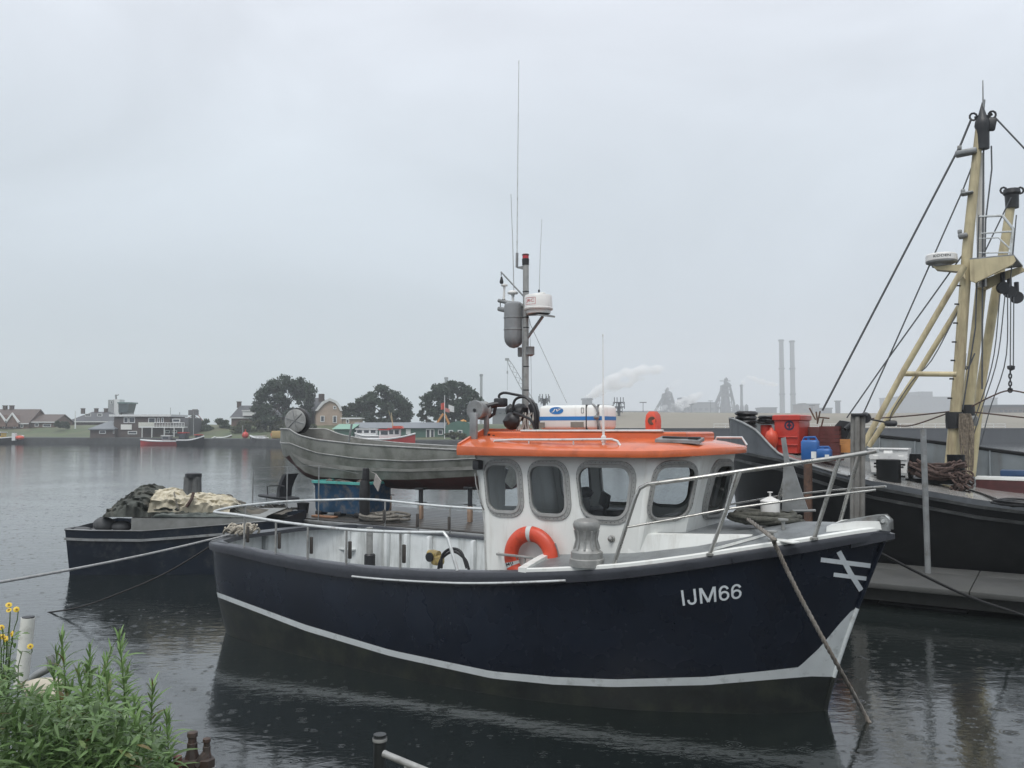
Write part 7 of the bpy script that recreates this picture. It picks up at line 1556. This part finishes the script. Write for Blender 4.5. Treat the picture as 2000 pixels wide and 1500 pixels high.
# ---- steam
def plume(label, pts, Y, dens, seed, ns=.045):
    P = catmull([(*tuple(W(x, y, Y)), r_ * Y / F) for x, y, r_ in pts], 40); rn = random.Random(seed); rows = []
    for k, q in enumerate(P):
        c_ = Vector(q[:3]); r_ = max(.5, q[3]) * (1 + .14 * math.sin(k * .9 + seed)); t = Vector(P[min(k + 1, 39)][:3]) - Vector(P[max(k - 1, 0)][:3]); t.normalize(); n1 = Vector((0, 1, 0)); n2 = t.cross(n1).normalized()
        rows.append([c_ + (n1 * math.cos(a) + n2 * math.sin(a)) * r_ * (1 + .22 * mn.noise(Vector((k * .35 + seed, math.cos(a) * 1.3, math.sin(a) * 1.3)))) for a in np.linspace(0, 2 * math.pi, 17)[:-1]])
    b = MB(); b.loft(rows, True, True)
    m = bpy.data.materials.new('steam'); m.use_nodes = True; t = m.node_tree; t.nodes.clear(); o = t.nodes.new('ShaderNodeOutputMaterial'); v = t.nodes.new('ShaderNodeVolumePrincipled'); v.inputs['Color'].default_value = (1, 1, 1, 1); v.inputs['Anisotropy'].default_value = .2
    tc_ = t.nodes.new('ShaderNodeTexCoord'); nz = t.nodes.new('ShaderNodeTexNoise'); nz.inputs['Scale'].default_value = ns; nz.inputs['Detail'].default_value = 5; nz.inputs['Roughness'].default_value = .6
    rp = t.nodes.new('ShaderNodeMapRange'); rp.inputs['From Min'].default_value = .42; rp.inputs['From Max'].default_value = .72; rp.inputs['To Max'].default_value = dens
    t.links.new(tc_.outputs['Object'], nz.inputs['Vector']); t.links.new(nz.outputs['Fac'], rp.inputs['Value']); t.links.new(rp.outputs[0], v.inputs['Density']); t.links.new(v.outputs[0], o.inputs['Volume'])
    return tag(b.build('steam_plume', m, None, 60), label, 'steam')
plume('big white steam plume drifting right from the broad tower', [(1146, 779, 6), (1160, 770, 9), (1180, 758, 13), (1205, 745, 17), (1230, 736, 17), (1255, 728, 14), (1280, 722, 9), (1300, 719, 4)], 905, 1.2, 1, .06)
plume('thin white steam drifting from the slim chimney', [(1448, 752, 3), (1455, 744, 5), (1465, 739, 6), (1480, 744, 6), (1500, 749, 5), (1520, 752, 3)], 1050, .8, 2, .07)
plume('steam cloud rolling between the two furnaces', [(1308, 806, 8), (1322, 795, 11), (1340, 785, 11), (1360, 775, 8), (1372, 768, 4)], 985, .6, 3)
plume('faint steam over the leaning furnace', [(1300, 775, 8), (1305, 762, 9), (1318, 748, 8), (1330, 742, 4)], 985, .12, 5)
plume('low steam at the foot of the leaning furnace', [(1276, 812, 6), (1285, 804, 8), (1296, 797, 6), (1304, 792, 3)], 980, .2, 7)
# ================================================================== FOREGROUND
def leafmesh(L_, w_, droop, name):
    vs = []; fs = []; n = 6
    for k in range(n + 1):
        t = k / n; x = L_ * t; z = -droop * L_ * t * t + .10 * L_ * math.sin(t * 2.2); h = w_ * math.sin(math.pi * min(1, t ** .75 * .97 + .03)) ** .8 * .5
        vs += [(x, -h, z + h * .35), (x, 0, z), (x, h, z + h * .35)]
    for k in range(n):
        a = 3 * k; fs += [(a, a + 3, a + 4, a + 1), (a + 1, a + 4, a + 5, a + 2)]
    me = bpy.data.meshes.new(name); me.from_pydata(vs, [], fs); me.shade_smooth(); return me
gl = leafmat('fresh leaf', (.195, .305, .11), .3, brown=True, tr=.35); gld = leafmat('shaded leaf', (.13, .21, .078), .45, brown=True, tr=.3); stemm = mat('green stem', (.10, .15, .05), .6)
LM = [leafmesh(.120, .019, .35, 'leaf'), leafmesh(.100, .017, .15, 'leaf'), leafmesh(.130, .020, .6, 'leaf'), leafmesh(.085, .013, -.1, 'leaf')]
for i, me in enumerate(LM): me.materials.append(gl)
shoots = [(120, 1240, 3.3), (98, 1296, 3.5), (176, 1268, 3.4), (232, 1234, 3.3), (204, 1292, 3.2), (150, 1306, 3.15), (298, 1338, 3.3), (324, 1394, 3.2), (262, 1362, 3.1), (278, 1422, 3.0), (58, 1352, 3.0), (26, 1402, 2.9), (190, 1352, 2.95), (112, 1366, 2.9), (232, 1404, 2.85), (160, 1432, 2.8), (300, 1462, 3.0), (80, 1446, 2.75), (16, 1316, 3.6), (212, 1330, 3.4), (135, 1335, 3.3), (250, 1300, 3.45), (108, 1262, 3.4), (218, 1262, 3.45), (192, 1312, 3.3), (75, 1372, 3.3), (272, 1385, 3.35), (312, 1430, 3.3), (168, 1300, 3.45)]
labs = ['goldenrod shoot with the tallest tip at the left of the clump', 'low shoot behind the tallest goldenrod', 'yellow green goldenrod shoot between the two tallest', 'tall goldenrod shoot at the right of the clump', 'goldenrod shoot leaning under the tall right shoot', 'goldenrod shoot in the middle of the clump']
for si, (tx, ty, Y) in enumerate(shoots):
    rn = random.Random(100 + si); tip = W(tx, ty, Y); base = Vector((tip.x + (-.05 if tx > 200 else .06) + rn.uniform(-.08, .08), Y + rn.uniform(-.1, .2), 1.42)); h = tip.z - base.z
    lab = 'green goldenrod shoot crowded into the leafy clump on the near bank'
    S_ = thing('goldenrod_shoot', labs[si] if si < 6 else lab, 'plant', loc=base, group=None if si < 6 else 'goldenrod shoots on the near bank')
    bow = Vector((rn.uniform(-.04, .04), rn.uniform(-.04, .04), 0)); path = [base + (tip - base) * t + bow * math.sin(math.pi * t) for t in np.linspace(0, 1, 9)]
    b = MB(); b.tube(path, [lerp(.0055, .0018, t) for t in np.linspace(0, 1, 9)], 5); b.build('stem', stemm, S_, 60)
    nl = int(44 + 34 * min(1, h / .9)) ; ang = rn.uniform(0, 6)
    if si >= 12: nl = int(nl * .6)
    for k in range(nl):
        t = .30 + .70 * (k / nl) ** .85; j = min(7, int(t * 8)); s_ = t * 8 - j; p = path[j].lerp(path[j + 1], s_); ang += 2.4 + rn.uniform(-.3, .3)
        el = lerp(.2, .98, max(0, (t - .45) / .55) ** 1.5) + rn.uniform(-.2, .2); sc = lerp(1.15, .62, max(0, t - .5) * 2) * rn.uniform(.8, 1.15)
        M = Matrix.Translation(p - base) @ Matrix.Rotation(ang, 4, 'Z') @ Matrix.Rotation(-el, 4, 'Y') @ Matrix.Rotation(rn.uniform(-.4, .4), 4, 'X') @ Matrix.Scale(sc, 4)
        me = LM[3] if t > .9 else LM[rn.randrange(3)]
        o = bpy.data.objects.new('leaf', me); COL.objects.link(o); o.parent = S_; o.matrix_local = M
# dense low leaves below the shoots
rn = random.Random(55); vs = []; fs = []
def add_leaf(p, L_, w_):
    a = rnd_dir(rn); a.z = a.z * .5 + .25; a.normalize(); q = a.cross(Vector((rn.uniform(-.3, .3), rn.uniform(-.3, .3), 1))).normalized(); n_ = q.cross(a); o = len(vs)
    vs.extend([p, p + a * L_ * .35 + q * w_ * .5, p + a * L_ * .7 + q * w_ * .4 - n_ * .004, p + a * L_ - n_ * .012, p + a * L_ * .7 - q * w_ * .4 - n_ * .004, p + a * L_ * .35 - q * w_ * .5]); fs.append((o, o + 1, o + 2, o + 3, o + 4, o + 5))
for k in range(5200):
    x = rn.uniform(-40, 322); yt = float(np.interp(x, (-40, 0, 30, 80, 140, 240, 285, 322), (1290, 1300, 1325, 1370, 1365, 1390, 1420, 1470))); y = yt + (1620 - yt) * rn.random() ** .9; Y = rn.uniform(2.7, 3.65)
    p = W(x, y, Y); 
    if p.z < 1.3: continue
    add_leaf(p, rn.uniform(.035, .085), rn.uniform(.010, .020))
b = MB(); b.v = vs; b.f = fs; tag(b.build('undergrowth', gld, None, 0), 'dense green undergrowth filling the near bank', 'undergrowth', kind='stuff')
# ragwort with yellow flowers
ragp = mat('petal yellow', (.68, .47, .035), .5, var=.15, scale=30); ragc = mat('flower centre', (.42, .22, .03), .7)
RW = thing('ragwort', 'ragwort with small yellow flowers at the left edge of the bank', 'plant', loc=(W(15, 1400, 3.2).x, 3.2, 1.45))
fl = [(17, 1191, 3.1), (32, 1190, 3.15), (17, 1181, 3.2), (3, 1225, 3.0), (22, 1238, 3.1), (10, 1246, 3.1), (4, 1243, 3.2), (59, 1262, 3.2), (-6, 1205, 3.1), (11, 1249, 3.15)]
for x, y, Y in fl:
    c_ = W(x, y, Y); b = MB(); P = catmull([tuple(Vector((W(15 + (x - 15) * .9, 1400, 3.2).x, 3.2 + random.uniform(-.1, .1), 1.45))), tuple(W(10 + (x - 10) * .5 + random.uniform(-8, 8), 1320, 3.2)), tuple(c_ + Vector((0, .01, -.03))), tuple(c_)], 12); b.tube(P, [.0019] * 12, 4); b.build('stem', stemm, RW, 60)
    b = MB(); nv = Vector((random.uniform(-.7, .7), -.8, random.uniform(.1, .9))).normalized(); fs_ = random.uniform(.6, .85); u_ = nv.orthogonal().normalized(); w_ = nv.cross(u_)
    for k in range(11):
        a = k / 11 * 6.283; d = u_ * math.cos(a) + w_ * math.sin(a); e_ = nv.cross(d); b.add([c_ + d * .004 - e_ * .002, c_ + d * .004 + e_ * .002, c_ + d * .013 * fs_ + e_ * .0025 - nv * .002, c_ + d * .0145 * fs_ - nv * .003, c_ + d * .013 * fs_ - e_ * .0025 - nv * .002], [(0, 1, 2, 3, 4)])
    f_ = b.build('flower', ragp, RW, 0); b = MB(); b.ico(c_ + nv * .001, .004, .05, 1); b.build('flower_centre', ragc, f_)
b = MB(); rn = random.Random(77); vs = []; fs = []
for k in range(90): add_leaf(W(rn.uniform(-30, 45), rn.uniform(1235, 1330), 3.2 + rn.uniform(-.1, .1)), .035, .012)
b.v = vs; b.f = fs; b.build('leaves', gl, RW, 0)
# white and grey pipes, stones
wp = mat('white pipe', (.68, .68, .63), .4, var=.05, dirt=(.3, .3, .26), damt=.25, dscale=20)
b = MB(); b.tube([W(40, 1345, 4.2), W(46, 1290, 4.2), W(55, 1206, 4.2)], .032, 14); P_ = thing('white_pipe', 'white plastic pipe sticking up out of the bank', 'pipe', loc=W(40, 1345, 4.2)); b.build('pipe', wp, P_)
b = MB(); t_ = W(55, 1206, 4.2); b.lathe([(.029, -.002), (.029, .004), (0, .004)], t_, 14); b.build('dark_end', dark, P_)
b = MB(); P = catmull([tuple(W(x, y, 3.9)) for x, y in ((62, 1326), (75, 1316), (92, 1307), (99, 1300), (100, 1290), (97, 1280))], 18); b.tube(P, .018, 8); tag(b.build('bent_pipe', galv, None, 60), 'short bent grey pipe behind the goldenrod', 'pipe')
b = MB(); b.ico(W(85, 1347, 3.75), (.09, .07, .055), .14, 2); tag(b.build('stone', mat('pale stone', (.46, .42, .34), .85, var=.15), None, 40), 'larger pale stone behind the goldenrod stems', 'stone')
b = MB(); b.ico(W(106, 1358, 3.7), (.04, .04, .03), .15, 2); tag(b.build('stone', mat('pale stone', (.46, .42, .34)), None, 40), 'smaller pale stone among the goldenrod stems', 'stone')
# rusty valves
def valve(label, x, yt, Y, sc, m=rust, cap=True):
    p = W(x, yt, Y); V_ = thing('standpipe', label, 'pipe', loc=(p.x, Y, 1.3)); q = Vector((p.x, Y, p.z)); k = sc
    L_ = lambda pr: [(r_ * k, z * k) for r_, z in pr]
    b = MB(); b.lathe(L_([(.030, -.105), (.024, -.085), (.021, -.07), (.021, -.045), (.017, -.043), (.017, -.022), (.021, -.02), (.021, -.004), (.014, 0), (0, .0)]), q, 8); b.build('spindle', m, V_)
    b = MB(); b.lathe(L_([(.043, -.15), (.045, -.145), (.045, -.108), (.040, -.104), (.02, -.1)]), q, 6); b.build('hex_nut', m, V_)
    b = MB(); b.lathe(L_([(.036, -.235), (.044, -.225), (.049, -.205), (.049, -.185), (.044, -.165), (.041, -.15)]), q, 14); b.build('bulb', m, V_)
    b = MB(); b.lathe(L_([(.046, -.262), (.050, -.258), (.050, -.240), (.046, -.236)]), q, 6); b.build('flange', m, V_)
    b = MB(); b.lathe([(.038 * k, 1.3 - p.z), (.038 * k, -.30 * k), (.042 * k, -.295 * k), (.042 * k, -.265 * k), (.03 * k, -.262 * k)], q, 14); b.build('riser', galv, V_)
    b = MB(); b.lathe(L_([(.0405, -.160), (.047, -.158), (.047, -.151), (.0405, -.149)]), q, 14); b.build('collar', alu, V_)
    b = MB(); b.tube([q + Vector((-.05 * k, -.03 * k, -.195 * k)), q + Vector((-.062 * k, -.04 * k, -.20 * k))], .014 * k, 6); b.build('drain_plug', alu, V_)
    return q
rustg = mat('rusty fitting', (.075, .062, .055), .6, metal=.2, var=.4, scale=20, dirt=(.10, .05, .035), damt=.4, dscale=25)
qa = valve('rusty standpipe valve with a pale collar, taller of the joined pair', 376, 1428, 3.4, 1.0, rustg); qb = valve('rusty standpipe valve joined to the taller one', 404, 1441, 3.4, .75, rustg)
b = MB(); b.tube([qa + Vector((0, 0, -.14)), qa.lerp(qb, .5) + Vector((0, -.02, -.11)), qb + Vector((0, 0, -.06))], .018, 8); tag(b.build('link_pipe', rustg), 'short rusty pipe linking the two standpipe valves', 'pipe')
valve('small reddish standpipe left of the joined pair', 347, 1476, 3.3, .8, mat('red rust', (.19, .075, .06), .6, var=.35, scale=20))
# dark post and tilted tube
b = MB(); p = W(742, 1434, 3.5); b.lathe([(.026, -1.2), (.026, -.03), (.029, -.028), (.029, -.012), (.026, -.01), (.026, 0), (0, .0)], p, 16); PD = thing('steel_post', 'dark steel post with a pale ring at the water edge', 'post', loc=(p.x, 3.5, p.z - 1.2)); b.build('post', mat('post dark', (.018, .020, .020), .4), PD)
b = MB(); b.lathe([(.0295, -.026), (.0305, -.02), (.0295, -.013)], p, 16); b.build('ring', alu, PD)
pa_, pb_ = W(750, 1472, 3.2), W(905, 1536, 3.0)
b = MB(); dv_ = (pa_ - pb_).normalized(); 
b.tube([pb_, pa_], .0125, 12, cap=False); b.lathe([(.0085, -.02), (.0085, 0), (.0135, .0), (.0135, -.01)], pa_, 12, dv_); TU = thing('handrail_tube', 'open ended grey tube tilted over the water', 'tube', loc=pb_); b.build('tube', alu, TU, 60)
b = MB(); q = pa_.lerp(pb_, .3); b.tube([q, q + Vector((0, .01, -.6))], .010, 8); b.build('tube_leg', alu, TU)
